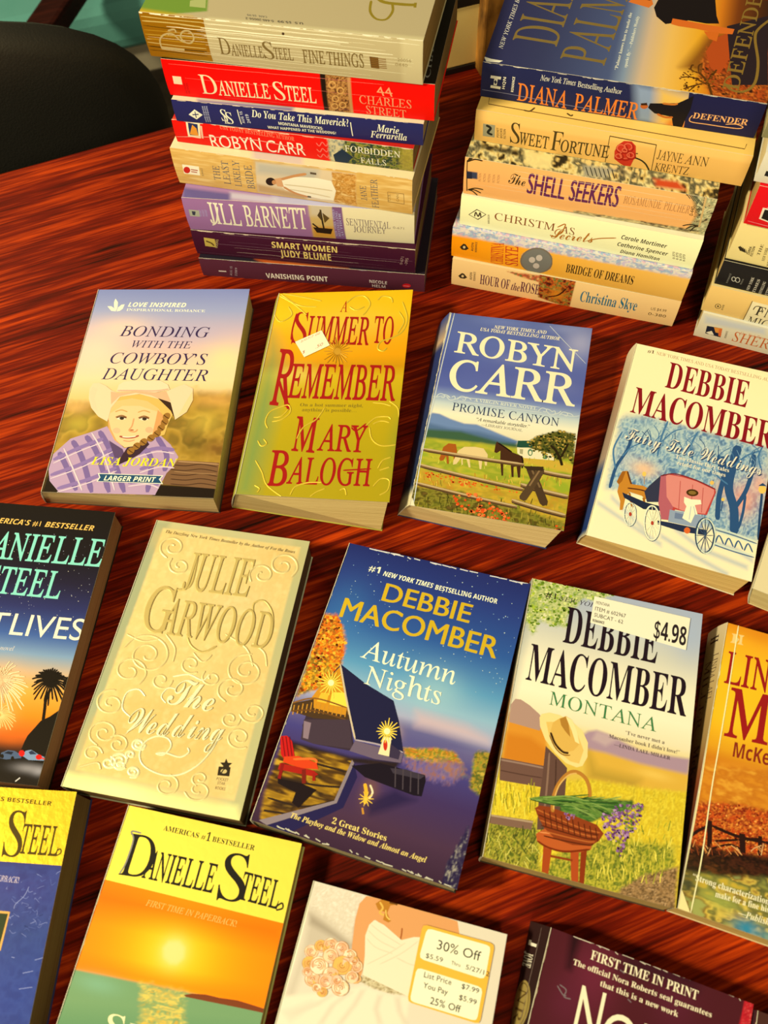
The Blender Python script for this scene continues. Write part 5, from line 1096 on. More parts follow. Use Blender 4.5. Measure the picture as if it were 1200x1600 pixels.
     ('s',[(91.7,0.7),(97.2,0.5)],0.66,'#d8d4cc','k'),
     ('s',[(38.6,0.7),(41,1.6)],0.68,'#d8d4cc','k'),
     ('s',[(27.4,0.7),(33.7,0)],0.68,'#d8d4cc','k'),
     ('s',[(54.5,0.7),(57.8,0.7)],0.68,'#d8d4cc','k'),
     ('s',[(66.8,0.7),(70.4,1.1)],0.67,'#d8d4cc','k'),
     ('s',[(53.3,0.7),(57.7,1.3)],0.67,'#d8d4cc','k'),
     ('s',[(55.8,0.7),(60.7,0.9)],0.67,'#d8d4cc','k'),
     ('s',[(31.1,0.7),(36.2,0.9)],0.68,'#d8d4cc','k'),
     ('s',[(13.5,0.7),(18.7,0.9)],0.69,'#d8d4cc','k'),
     ('s',[(110.7,0.7),(112.3,1.7)],0.66,'#d8d4cc','k'),
     ('s',[(42.9,0.7),(46.9,0.9)],0.68,'#d8d4cc','k'),
     ('s',[(61.2,0.7),(66.8,1)],0.67,'#d8d4cc','k'),
     ('s',[(22.2,0.7),(27,0.6)],0.69,'#d8d4cc','k'),
     ('s',[(78.7,0.7),(84.1,0.6)],0.67,'#d8d4cc','k'),
     ('s',[(104.1,0.7),(109,1)],0.66,'#d8d4cc','k'),
     ('s',[(20.3,0.7),(25.4,0.9)],0.69,'#d8d4cc','k'),
     ('s',[(109.9,0.7),(112,0.9)],0.66,'#d8d4cc','k'),
     ('s',[(106.3,0.7),(112.5,0.8)],0.66,'#d8d4cc','k'),
     ('s',[(96.8,178.6),(95.4,177.8)],0.52,'#c8c0a8','k'),
     ('s',[(108.6,178.7),(107,177.9)],0.52,'#c8c0a8','k'),
     ('s',[(75.1,178.5),(72.2,178.2)],0.53,'#c8c0a8','k'),
     ('s',[(24.7,178.2),(21.9,177.9)],0.55,'#c8c0a8','k'),
     ('s',[(62.3,178.4),(60.9,178)],0.53,'#c8c0a8','k'),
     ('s',[(40.5,178.3),(37.5,177.6)],0.54,'#c8c0a8','k'),
     ('s',[(80.1,178.5),(76.2,178.7)],0.53,'#c8c0a8','k'),
     ('s',[(97.7,178.6),(94.1,178.7)],0.52,'#c8c0a8','k'),
     ('s',[(81.6,178.5),(77.9,178.7)],0.53,'#c8c0a8','k'),
     ('s',[(76.8,178.5),(75.1,178.2)],0.53,'#c8c0a8','k'),
     ('s',[(102.5,178.6),(100,178.1)],0.52,'#c8c0a8','k'),
     ('s',[(58.8,178.4),(57,177.4)],0.54,'#c8c0a8','k'),
     ('s',[(102.3,178.6),(99.4,178.7)],0.52,'#c8c0a8','k'),
     ('s',[(17.7,178.2),(15,177.7)],0.55,'#c8c0a8','k'),
     ('s',[(19.7,178.2),(15.6,178.1)],0.55,'#c8c0a8','k'),
     ('s',[(28.3,178.3),(25.9,177.6)],0.55,'#c8c0a8','k'),
     ('s',[(45.6,178.4),(41.7,178.9)],0.54,'#c8c0a8','k'),
     ('s',[(92.5,178.6),(89.5,178)],0.52,'#c8c0a8','k'),
     ('s',[(104,178.6),(100.3,178.3)],0.52,'#c8c0a8','k'),
     ('s',[(89.2,178.6),(86.7,178.2)],0.52,'#c8c0a8','k'),
     ('s',[(22.4,178.2),(19.9,177.5)],0.55,'#c8c0a8','k'),
     ('s',[(33.6,178.3),(31.6,177.3)],0.54,'#c8c0a8','k'),
     ('s',[(69,178.5),(65.7,178.2)],0.53,'#c8c0a8','k'),
     ('s',[(113.8,178.7),(110,178.6)],0.52,'#c8c0a8','k'),
     ('s',[(93.1,178.6),(91.7,177.8)],0.52,'#c8c0a8','k'),
     ('s',[(26.4,178.3),(24.7,178)],0.55,'#c8c0a8','k'),
     ('s',[(34.2,178.3),(31,177.9)],0.54,'#c8c0a8','k'),
     ('s',[(93.2,178.6),(91.6,178.1)],0.52,'#c8c0a8','k'),
     ('s',[(45.6,178.4),(43.9,178.1)],0.54,'#c8c0a8','k'),
     ('s',[(23.2,178.2),(21.4,177.4)],0.55,'#c8c0a8','k')],
    spine=[('gx',[(0,'#28305e'),(0.5,'#2a3c60'),(0.7,'#4a3820'),(0.85,'#2a2420'),(1,'#55503c')]),
     ('wear','#b0a890',18,3,0.5,0)])
paperback('paperback with a straw hat on a fence post and a large white price label',
    'paperbacks laid out face up on the table', (114.12,118.64,0), -0.2986,
    [(-51.61,83.61,24),(52.12,83.61,24),(50.85,-84.35,24),(-51.36,-82.87,24)],
    [(-51.61,83.61,0),(52.12,83.61,0),(50.85,-84.35,0),(-51.36,-82.87,0)], (102.97,167.21,24), '#3a2c20', '#b09458', False,
    front=[('gv',[(0,'#a8b0c4'),(0.1,'#b4b8c0'),(0.2,'#d0ccbc'),(0.32,'#f2e6c4'),(0.42,'#f6eac8'),(0.5,'#ecdcb4'),(0.6,'#e0bc50'),(1,'#c0a030')]),
     ('sp',[(-6.5,0.3),(4.3,-0.7),(1.5,78.8),(-5.2,77.7)],'#8a9494',3.13,0.6),
     ('se',97.6,15.7,12,18.7,'#a8b4cc',0.8),
     ('se',61,24.3,24.2,8.1,'#d4d4cc',0.5),
     ('p',[(0.7,81.7),(2.6,77.9),(5.8,77.5),(11.3,79.7),(17.6,83.5),(20.8,87.3),(19.1,92.9),(1.2,92.1)],'#b08c7c',''),
     ('sp',[(0.3,87.1),(9.1,86.2),(22.4,89.5),(27.6,114.9),(1.2,113.9)],'#d98e2c',1.28,1),
     ('sp',[(1.1,98.7),(14.9,97.8),(25.7,102.8),(26.4,115.2),(1.2,113.9)],'#c8741c',2.01,0.7),
     ('sp',[(42.6,90.3),(45.9,86.6),(50.6,84.8),(57,85.5),(63.4,87.2),(76.1,90.4),(88.3,89.9),(103.3,88.4),(103,98.6),(47.9,101.1)],'#ab8c9c',1,1),
     ('sp',[(50.7,85.4),(57,85.9),(63.4,87.2),(56.6,92.6),(48.9,90.7)],'#c4a8a8',1.25,0.8),
     ('sp',[(45.4,96.7),(57.1,96.3),(76.9,97.7),(103.5,97.3),(102.2,109.7),(48.7,115.8)],'#dcac40',1.23,1),
     ('sp',[(47.4,97.4),(53.5,106),(77.8,106.1),(76.2,112.5),(49.5,113.1)],'#a88a30',3.2,0.7),
     ('se',84.7,101.9,10.8,3.1,'#f0c860',0.6),
     ('sp',[(-1.1,122),(27.5,122.2),(49.5,113.1),(78.4,111.4),(103.2,107),(104,165.9),(2.5,167.5)],'#d8bc2c',1.22,1),
     ('nz',[(-0.8,123.2),(49.6,113.7),(103.2,107.6),(103.7,150.7),(2.5,167.5)],['#e8cc30','#c8a828','#f0d840','#b09828'],2.68,1.95,0.7,0.5,2),
     ('nz',[(0.7,148.2),(26,143),(31.1,167),(1.3,167.8)],['#5a6420','#8a8a2c','#b8a83c','#3a4418','#a89830'],2.35,1.65,1,0.6,3),
     ('nz',[(42.9,151.5),(67.6,140.7),(100.1,137),(99.4,154),(77.7,166.1),(54.8,168.7),(31.4,169.1)],['#6e7c24','#a8a030','#c8b840','#4e5c1c','#8a9030'],2.06,2.29,1,0.5,5),
     ('nz',[(84.6,155.5),(102.1,146.6),(102.5,168.4),(71.2,169.9),(75.1,163.5)],['#8a6840','#b48c5c','#5c4428','#c8a070'],1,1.34,1,1.5,6),
     ('nz',[(-0.8,-0.3),(20.4,-2.2),(50.1,-0.8),(40.3,5.9),(32.4,6.3),(24.8,19.2),(25.3,27.1),(14.1,27.6),(8.5,26),(6.5,36.6),(0.3,28.7)],['#b4c040','#7a9628','#d8d488','#98a838','#e8e0a8'],2.27,1.99,0.85,1,4),
     ('grass',12.2,15.5,0.13,-0.03,0.02,0.14,85,100,60,16,-8,10,0.97,['#7a9428','#9cb038','#5e7a20','#c8cc60'],4),
     ('p',[(0.1,113.2),(24.7,111.9),(25.6,123.7),(1.8,125.6)],'#6f4f44',''),
     ('s',[(0.3,114.4),(12.5,113.6),(24.6,113.1)],0.98,'#96786a',''),
     ('s',[(1.1,120.2),(13.5,119.6),(25,118.6)],0.61,'#533830',''),
     ('p',[(0.4,144.8),(23.7,142.4),(23.3,147.4),(0.3,149.5)],'#80604e',''),
     ('s',[(0.5,145.3),(23.6,143.2)],0.94,'#b09474',''),
     ('p',[(23.9,100.7),(31.1,105.3),(37.4,109.9),(38.5,125.6),(36.8,130.8),(37.5,143.6),(26.3,146.5),(24.8,131.4),(24.8,119.2)],'#63463c',''),
     ('s',[(26.5,103.9),(27.9,120.9),(29.1,143.4)],1.08,'#8a6a58',''),
     ('s',[(30.7,106.6),(32.3,119.8),(32.7,131.8)],0.72,'#483028',''),
     ('grass',12.8,135.6,0.12,-0.03,0.02,0.12,97.5,60,70,12,30,60,0.48,['#e8d030','#b0a028','#f2de50','#8a8420'],7),
     ('grass',77.8,147.2,0.11,-0.03,0.01,0.11,180,130,130,14,20,50,0.45,['#d8c440','#a8a430','#7a8428','#f0dc58'],8),
     ('grass',15.7,160.7,0.12,-0.03,0.02,0.11,120,80,80,26,16,46,0.46,['#b8b040','#7a8428','#d8cc60','#3f4a1c'],9),
     ('d',[(-0.8,-0.3),(20.4,-2.2),(50.1,-0.8),(40.2,5.2),(32.4,6.3),(24.8,19.2),(25.3,27.1),(14.1,27.6),(8.5,26),(6.5,36.6),(0.3,28.7)],['#a8bc38','#7a9628','#d8dc88','#5e7a20'],150,1.71,8,''),
     ('p',[(17.9,85.4),(18.8,83.1),(23,81.2),(28.7,81.2),(36.6,83.4),(42.8,87.1),(46.8,93.2),(47.6,101.2),(45.6,106.7),(42.5,108.3),(36.4,107.4),(29.5,103.1),(23,97.1),(19,90.3)],'#f2d48a',''),
     ('p',[(22,87),(30.5,84.9),(40,89.1),(45,98),(43.6,105.9),(38.6,105.9),(30.5,101.6),(25.2,95.3)],'#e4bc64',''),
     ('p',[(25.2,92.7),(25.9,86.3),(29.3,83.1),(32.5,81),(36.5,82.4),(39.9,88.4),(42.3,95.1),(39.6,99.4),(34.4,102.2),(29.7,99.9)],'#dcae54',''),
     ('p',[(29.3,83.4),(32.5,81.3),(34.6,85.2),(36.7,92.4),(33.1,89.5),(30.6,86.8)],'#b07c30',''),
     ('p',[(32.5,81.3),(36.5,82.4),(39.9,88.4),(42.3,95.1),(39.7,94.3),(36.9,88.5)],'#f4dc98',''),
     ('s',[(25.4,92.4),(29,98.2),(33.7,101.6),(37,101.5)],1.23,'#3a2412',''),
     ('s',[(25,94),(28.8,99.8),(33.5,103.1),(38.1,102.5)],0.61,'#8a5a20',''),
     ('p',[(30.9,152.8),(35.7,152.7),(35.8,167.1),(32.2,166.9)],'#a8461c',''),
     ('p',[(45.5,152.9),(49.9,152),(51.9,167.4),(48.1,167.3)],'#b04a20',''),
     ('p',[(50.9,150.6),(54,148.9),(54.9,167.3),(52.3,167.1)],'#8a3414',''),
     ('s',[(35.6,157.9),(47.3,157.2)],1.13,'#8a3a18',''),
     ('p',[(26.2,148.6),(31,144.3),(43,144),(56.4,145.6),(56.1,149.3),(50.2,152.5),(42.1,154.2),(32.7,154.7),(27.2,152.3)],'#bc5a28',''),
     ('s',[(27.5,152.2),(33.8,154),(43.2,153.7),(55.7,149.4)],1.03,'#7a2c10',''),
     ('s',[(27.9,147.4),(39.7,146),(54.1,146.1)],0.69,'#e08a50',''),
     ('p',[(23.3,135.6),(25.7,133.6),(31.1,133),(42.7,134.1),(57.5,136),(61.7,139.6),(59.7,144),(55.5,147.7),(46.2,149.5),(36.5,148.7),(29.8,144.4),(25.7,139.6)],'#8c3c1a',''),
     ('s',[(24.6,136),(33.6,137.6),(48.4,139.7),(59.7,139.7)],0.7,'#b8622c',''),
     ('s',[(25.7,138.6),(35.1,139.8),(49.6,141.3),(59.2,141)],0.7,'#5a2410',''),
     ('s',[(26.9,141.1),(36.7,142),(50.7,142.8),(58.7,142.3)],0.69,'#b8622c',''),
     ('s',[(28,143.7),(38.2,144.1),(51.9,144.4),(58.1,143.6)],0.69,'#5a2410',''),
     ('s',[(29.1,146.2),(39.8,146.3),(53.1,145.9),(57.6,144.9)],0.69,'#b8622c',''),
     ('s',[(30.3,148.7),(41.3,148.5),(54.2,147.5),(57,146.2)],0.69,'#5a2410',''),
     ('s',[(28.4,135.3),(31,144.1)],0.58,'#5a2410',''),
     ('s',[(31.6,135.6),(34.1,144.1)],0.58,'#5a2410',''),
     ('s',[(34.8,135.9),(37.3,144.2)],0.58,'#5a2410',''),
     ('s',[(38,136.1),(40.4,144.3)],0.58,'#5a2410',''),
     ('s',[(41.2,136.4),(43.5,144.3)],0.58,'#5a2410',''),
     ('s',[(44.3,136.7),(46.7,144.4)],0.58,'#5a2410',''),
     ('s',[(47.5,136.9),(49.8,144.4)],0.58,'#5a2410',''),
     ('s',[(50.7,137.2),(52.9,144.5)],0.58,'#5a2410',''),
     ('s',[(53.8,137.5),(56,144.5)],0.57,'#5a2410',''),
     ('s',[(57,137.8),(59.1,144.6)],0.57,'#5a2410',''),
     ('s',[(33.2,135.3),(32.4,128.3),(34,120),(38.4,112.8),(43,110.8),(48,112.9),(50.9,117.6),(51.8,122.8)],2.06,'#b87a30',''),
     ('s',[(33.5,134),(33.1,127.9),(34.6,120.2),(38.8,113.6),(43.1,111.5)],0.72,'#e0b060',''),
     ('nz',[(25.1,129.9),(39.1,125.7),(60.3,121.3),(74.5,118.7),(77.2,121.9),(61.5,130.5),(52.7,136.3),(37.9,134.1),(29.2,132.7)],['#3f6a2c','#6c8c3c','#2c4820','#88a050'],1.67,0.95,1,3,7),
     ('s',[(38.2,128.3),(53.6,125.5),(77.3,127.2)],0.59,'#86a050',''),
     ('s',[(23.1,131.1),(38.8,129.6),(52.3,130.1)],0.59,'#86a050',''),
     ('s',[(27.3,130),(42.9,128.5),(60.3,126.6)],0.59,'#86a050',''),
     ('s',[(22.6,131.2),(38,128.4),(56.9,126.4)],0.59,'#3f6a2c',''),
     ('s',[(20.6,131.7),(36.2,130.3),(52.7,129.4)],0.59,'#2c4a20',''),
     ('s',[(22.7,131.2),(38.2,128.3),(55.3,121.3)],0.59,'#6a8a3c',''),
     ('s',[(33.9,127.7),(49.4,125.9),(68.5,118.2)],0.59,'#86a050',''),
     ('s',[(33.7,131.8),(48.9,127.5),(65.3,132.1)],0.59,'#6a8a3c',''),
     ('s',[(22,131.6),(37.6,130),(55.8,131.7)],0.59,'#86a050',''),
     ('s',[(31.9,129.2),(47.2,125.2),(66.5,120.9)],0.59,'#6a8a3c',''),
     ('s',[(28.2,129.8),(44,129.4),(59.4,121.9)],0.59,'#3f6a2c',''),
     ('s',[(30.5,131.7),(46,129.7),(68.8,123.8)],0.59,'#3f6a2c',''),
     ('s',[(35.8,128.1),(51.4,126.8),(70.7,127)],0.59,'#6a8a3c',''),
     ('s',[(25,131.4),(40.6,130),(57.7,126.3)],0.59,'#3f6a2c',''),
     ('s',[(24.4,131),(39.7,127.1),(58.8,126.8)],0.59,'#3f6a2c',''),
     ('s',[(23.8,130.1),(39.4,128.3),(52.7,124)],0.59,'#2c4a20',''),
     ('s',[(19.7,131.4),(35.4,130.2),(49.4,127.7)],0.59,'#6a8a3c',''),
     ('s',[(33.3,129.6),(48.6,126),(70.4,125.5)],0.59,'#3f6a2c',''),
     ('s',[(28.8,131.5),(44.2,128.7),(59.4,123.5)],0.59,'#3f6a2c',''),
     ('s',[(29.3,128.6),(44.6,124.5),(65,128.4)],0.59,'#3f6a2c',''),
     ('s',[(23.8,130.9),(39.3,128.8),(59.8,120.5)],0.59,'#86a050',''),
     ('s',[(25.7,131),(41,127.8),(63.1,123.9)],0.59,'#2c4a20',''),
     ('s',[(25.4,131.8),(40.9,129.2),(57.2,133.2)],0.59,'#86a050',''),
     ('s',[(20.1,131.1),(35.3,126.6),(51.3,121.4)],0.6,'#3f6a2c',''),
     ('s',[(22.9,130.3),(38.2,126.4),(56.8,122.7)],0.59,'#2c4a20',''),
     ('s',[(39.3,127.6),(54.8,125.5),(67.6,123)],0.59,'#86a050',''),
     ('s',[(26.5,129.6),(41.7,124.9),(56,129)],0.59,'#86a050',''),
     ('s',[(38.3,130.4),(53.5,126.2),(67.9,123.6)],0.59,'#86a050',''),
     ('s',[(36.8,127.2),(52.3,124.9),(66.1,128.6)],0.59,'#6a8a3c',''),
     ('s',[(20.3,131.3),(36.1,130.6),(47.6,125.5)],0.59,'#86a050',''),
     ('s',[(39.2,127.1),(54.6,124.5),(67.3,122)],0.59,'#2c4a20',''),
     ('s',[(35.2,128.8),(50.5,124.9),(70.2,128.7)],0.59,'#6a8a3c',''),
     ('s',[(26.9,131.7),(42,127.1),(64,123.6)],0.59,'#3f6a2c',''),
     ('s',[(20.2,131.8),(35.9,130.7),(51.1,122.6)],0.59,'#2c4a20',''),
     ('s',[(21.8,131.3),(37,126.6),(54.5,127.1)],0.59,'#6a8a3c',''),
     ('s',[(26.4,131.3),(41.9,129.1),(57.3,129.4)],0.59,'#6a8a3c',''),
     ('s',[(23.4,131.6),(38.5,126.9),(58.9,126.6)],0.59,'#86a050',''),
     ('s',[(29.1,129.5),(44.3,125.4),(62.1,126.9)],0.59,'#6a8a3c',''),
     ('s',[(32.1,129.8),(47.8,129.1),(68.6,129.8)],0.59,'#6a8a3c',''),
     ('s',[(33.7,130.2),(49.1,127.2),(68.5,123.4)],0.59,'#3f6a2c',''),
     ('s',[(19.6,131.4),(34.8,126.9),(56.5,129.6)],0.6,'#6a8a3c',''),
     ('s',[(26.8,129.3),(42,124.8),(63.8,126.7)],0.59,'#86a050',''),
     ('s',[(32.5,128.9),(47.9,125.9),(70.2,122.7)],0.59,'#3f6a2c',''),
     ('s',[(30.4,129.7),(45.8,127.2),(64.5,129.3)],0.59,'#2c4a20',''),
     ('s',[(29.1,130.1),(44.3,125.8),(62.4,130.2)],0.59,'#6a8a3c',''),
     ('s',[(23.1,130.4),(38.8,129.1),(53.9,126)],0.59,'#6a8a3c',''),
     ('d',[(58.9,128.8),(67.8,123),(80.5,118.7),(79.4,130.7),(74.5,138.9),(71.2,150.6),(67.9,142.9),(63,141.8)],['#8c5c9a','#a87cac','#6c3c72','#b890b8','#7a4a80'],170,1.53,6,''),
     ('d',[(39.1,133.8),(45.1,133.5),(45,137),(40.8,137.5)],['#a87cac','#8c5c9a'],16,1.18,7,''),
     ('d',[(72.3,120.7),(80.5,119.3),(78.4,132.1),(71.8,136.1)],['#5a7a30','#8a9a40'],30,1.18,9,''),
     ('t','#1','bi',9.45,10.51,15.81,10.66,0,-3.84,'#23151f',''),
     ('t','NEW YORK TIMES','i',17.56,10.7,59.41,10.58,0,-2.93,'#3a3440',''),
     ('t','DEBBIE','b',23.97,37.02,79.21,37.68,0,-23.35,'#23151f',''),
     ('t','MACOMBER','b',6.38,65,98.81,65.24,0,-22.76,'#23151f',''),
     ('t','MONTANA','r',21.89,76.48,83.37,77.91,0,-8.03,'#3f7c4a',''),
     ('t','“I’ve never met a','b',66.65,83.29,88.64,83.75,0,-2.15,'#4a3a3a',''),
     ('t','Macomber book I didn’t love!”','b',57.85,87.49,97.28,87.41,0,-2.14,'#4a3a3a',''),
     ('t','—LINDA LAEL MILLER','b',61.21,91.5,92.59,91.68,0,-2,'#4a3a3a',''),
     ('wear','#c0b49a',16,15,0.5,1)],
    spine=[('gx',[(0,'#8a8a80'),(0.35,'#b8ac90'),(0.5,'#8a5a28'),(0.7,'#5a4020'),(1,'#3a3018')])],
    stickers=[('price_sticker','white store label with the printed price',[('p',[(38.5,3.4),(96,4.6),(95.2,25.4),(38.3,21.1)],'#f3eacb',''),
     ('t','MONTANA','n',40.07,8.22,48.19,8.37,0,-2.05,'#3a3030',''),
     ('t','ITEM # 602967','n',39.97,12.52,58.41,13.29,0,-2.47,'#3a3030',''),
     ('t','SUBCAT - 62','n',39.98,16.63,57.33,17.46,0,-2.45,'#3a3030',''),
     ('t','ROMANCE','sb',39.52,20.09,46.52,20.31,0,-1.72,'#3a3030',''),
     ('t','$4.98','sb',75.78,21.97,94.63,22.87,0,-11.81,'#2a2024','')])])
paperback('yellow and orange paperback with a creased spine edge and dark red lettering',
    'paperbacks laid out face up on the table', (216.55,81.68,0), -0.3779,
    [(-48.5,83.48,23),(57.02,83.19,23),(55.08,-83.72,23),(-50.56,-82.81,23)],
    [(-53.15,83.24,0),(52.82,83.24,0),(50.89,-83.67,0),(-50.56,-82.81,0)], (105.58,166.61,23), '#c8b080', '#c8a860', False,
    front=[('gv',[(0,'#e08c1c'),(0.05,'#f0a824'),(0.18,'#f2c024'),(0.36,'#f0b41c'),(0.46,'#e09a20'),(0.5,'#cf7c1c'),(0.6,'#c4601c'),(0.68,'#a03c18'),(0.74,'#4a2014'),(0.78,'#2a1410'),(0.85,'#7a6a2c'),(0.92,'#c8a838'),(1,'#d0a030')]),
     ('se',20,-0.5,13.2,8.8,'#e08a1c',0.8),
     ('se',14.5,57.7,16.4,13.7,'#f6cc30',0.5),
     ('sp',[(-2.2,87.5),(12.9,82.7),(36,79),(94.4,75.2),(93.4,94.6),(-0.9,110.3)],'#d98a24',1.86,0.9),
     ('nz',[(-3.2,89.2),(36.2,80.3),(94.5,76.5),(92.5,98.7),(-2,112)],['#d88a24','#b86418','#e8a838'],2.65,2.12,0.6,2,3),
     ('nz',[(-3.4,111.2),(21.4,104.2),(92.5,98.7),(90.3,117.1),(-0.7,133.9)],['#b03c18','#d86020','#7a2412','#e88a30','#902c14'],1.54,1.8,1,1.5,4),
     ('nz',[(-3.4,133.5),(19.1,131),(90.2,116.5),(89.1,132.1),(-2,148.2)],['#2a1410','#4a2416','#1c100e','#5a3018'],2.49,1.74,0.95,2,5),
     ('nz',[(-2.4,149.6),(48.3,135),(89.1,131.5),(85.4,169.5),(57.5,171),(-0.9,168.7)],['#c8a838','#8a8a40','#5a5a30','#e0c050','#7a5a28','#98a058'],4.87,2.43,0.9,2,6),
     ('se',35.2,164.7,8.2,5.4,'#2c86a8',0.95),
     ('se',20.6,156.6,10.7,4.8,'#a8b050',0.6),
     ('se',2.6,152.9,6,7.2,'#2a2a28',0.8),
     ('se',47.3,165.3,6.9,3.5,'#4a98a8',0.6),
     ('d',[(-3.3,111.8),(21.5,104.8),(91.3,99.1),(90.1,115.3),(-0.9,133.3)],['#c04a1c','#e87a2c','#7a2412','#f0a048','#902c14','#d86020'],420,1.15,4,''),
     ('s',[(-0.7,130.3),(4,124.5),(9.7,120)],1.51,'#2c1612',''),
     ('s',[(8.7,117.7),(10.7,131.3)],2.48,'#2c1612',''),
     ('s',[(10.4,120),(23.9,121.1),(38.8,119.5)],1.62,'#2c1612',''),
     ('s',[(12.8,127.4),(24.2,122.9),(34.9,118.7)],1.12,'#2c1612',''),
     ('s',[(26.1,119),(27.8,128.7)],2.96,'#2c1612',''),
     ('s',[(35.4,117.2),(36.3,127.1)],1.96,'#2c1612',''),
     ('s',[(10.5,132.6),(20.9,126.6),(28.7,127.8)],0.99,'#2c1612',''),
     ('s',[(38.8,119.5),(56.1,118.5)],1.6,'#2c1612',''),
     ('grass',20.9,130.4,0.12,-0.04,0.02,0.12,155,20,34,30,10,50,0.43,['#d8904c','#8a4020','#e8b070'],20),
     ('p',[(3.5,6.1),(6.8,5.7),(6.4,7.1),(6.5,11),(7.4,11.8),(3.5,12.1),(4.5,10.9),(4.6,7)],'#f2cc80',''),
     ('p',[(7.5,5.6),(11,5.3),(10,6.6),(10.1,10.7),(11.3,11.5),(7.7,11.9),(8.6,10.5),(8.6,6.7)],'#f2cc80',''),
     ('p',[(7.1,7.5),(8.4,8.7),(7.4,10.6),(6,9.1)],'#f2cc80',''),
     ('t','LINDA','rb',3.72,37.81,50.41,34.64,0,-20.01,'#9c1c1c',''),
     ('t','M','rb',8.52,68.67,32.41,66.6,0,-29.3,'#9c1c1c',''),
     ('t','ILLER','rb',34.34,66.25,84.44,61.82,0,-22.89,'#9c1c1c',''),
     ('t','McKe','sb',15.06,79.25,34.83,77.98,0,-8.55,'#8a2c1c',''),
     ('t','“Strong characterization','b',4.87,150.26,44.33,149.95,0,-3.27,'#f4e8c0',''),
     ('t','make for a fine his','b',17.45,154.84,44.81,153.62,0,-3.11,'#f4e8c0',''),
     ('t','—Publish','bi',30.02,159.97,45.61,159.65,0,-3.18,'#f4e8c0',''),
     ('s',[(-0.2,0.6),(-0.1,50.8),(0.7,112.5),(-0.2,167)],1.15,'#f4e4a4',''),
     ('s',[(6.6,-0.2),(6.8,19.6),(7,42.5),(7,74.6),(6.9,102.3),(7.7,138.7),(6.8,166.7)],0.67,'#f8ecb0',''),
     ('wear','#fff4cc',20,2,0.9,1),
     ('p',[(-2.3,157),(0.8,157.2),(6.9,167.2),(0.1,167.2)],'#efdc98','')],
    spine=[('gx',[(0,'#c8b48a'),(0.25,'#b89a60'),(0.45,'#9a7a48'),(0.6,'#7a3c20'),(0.8,'#3a2018'),(1,'#6a6038')]),
     ('t','H','b',6,15.75,11,15.75,0,-9.45,'#3a2a24',''),
     ('t','LINDA LAEL','r',19,8.82,50,8.82,0,-5.46,'#4a3028',''),
     ('t','MILLER','r',22,17.85,66,17.85,0,-7.56,'#4a3028',''),
     ('t','McKettrick','b',76,14.7,120,14.7,0,-7.56,'#3a2018','')])
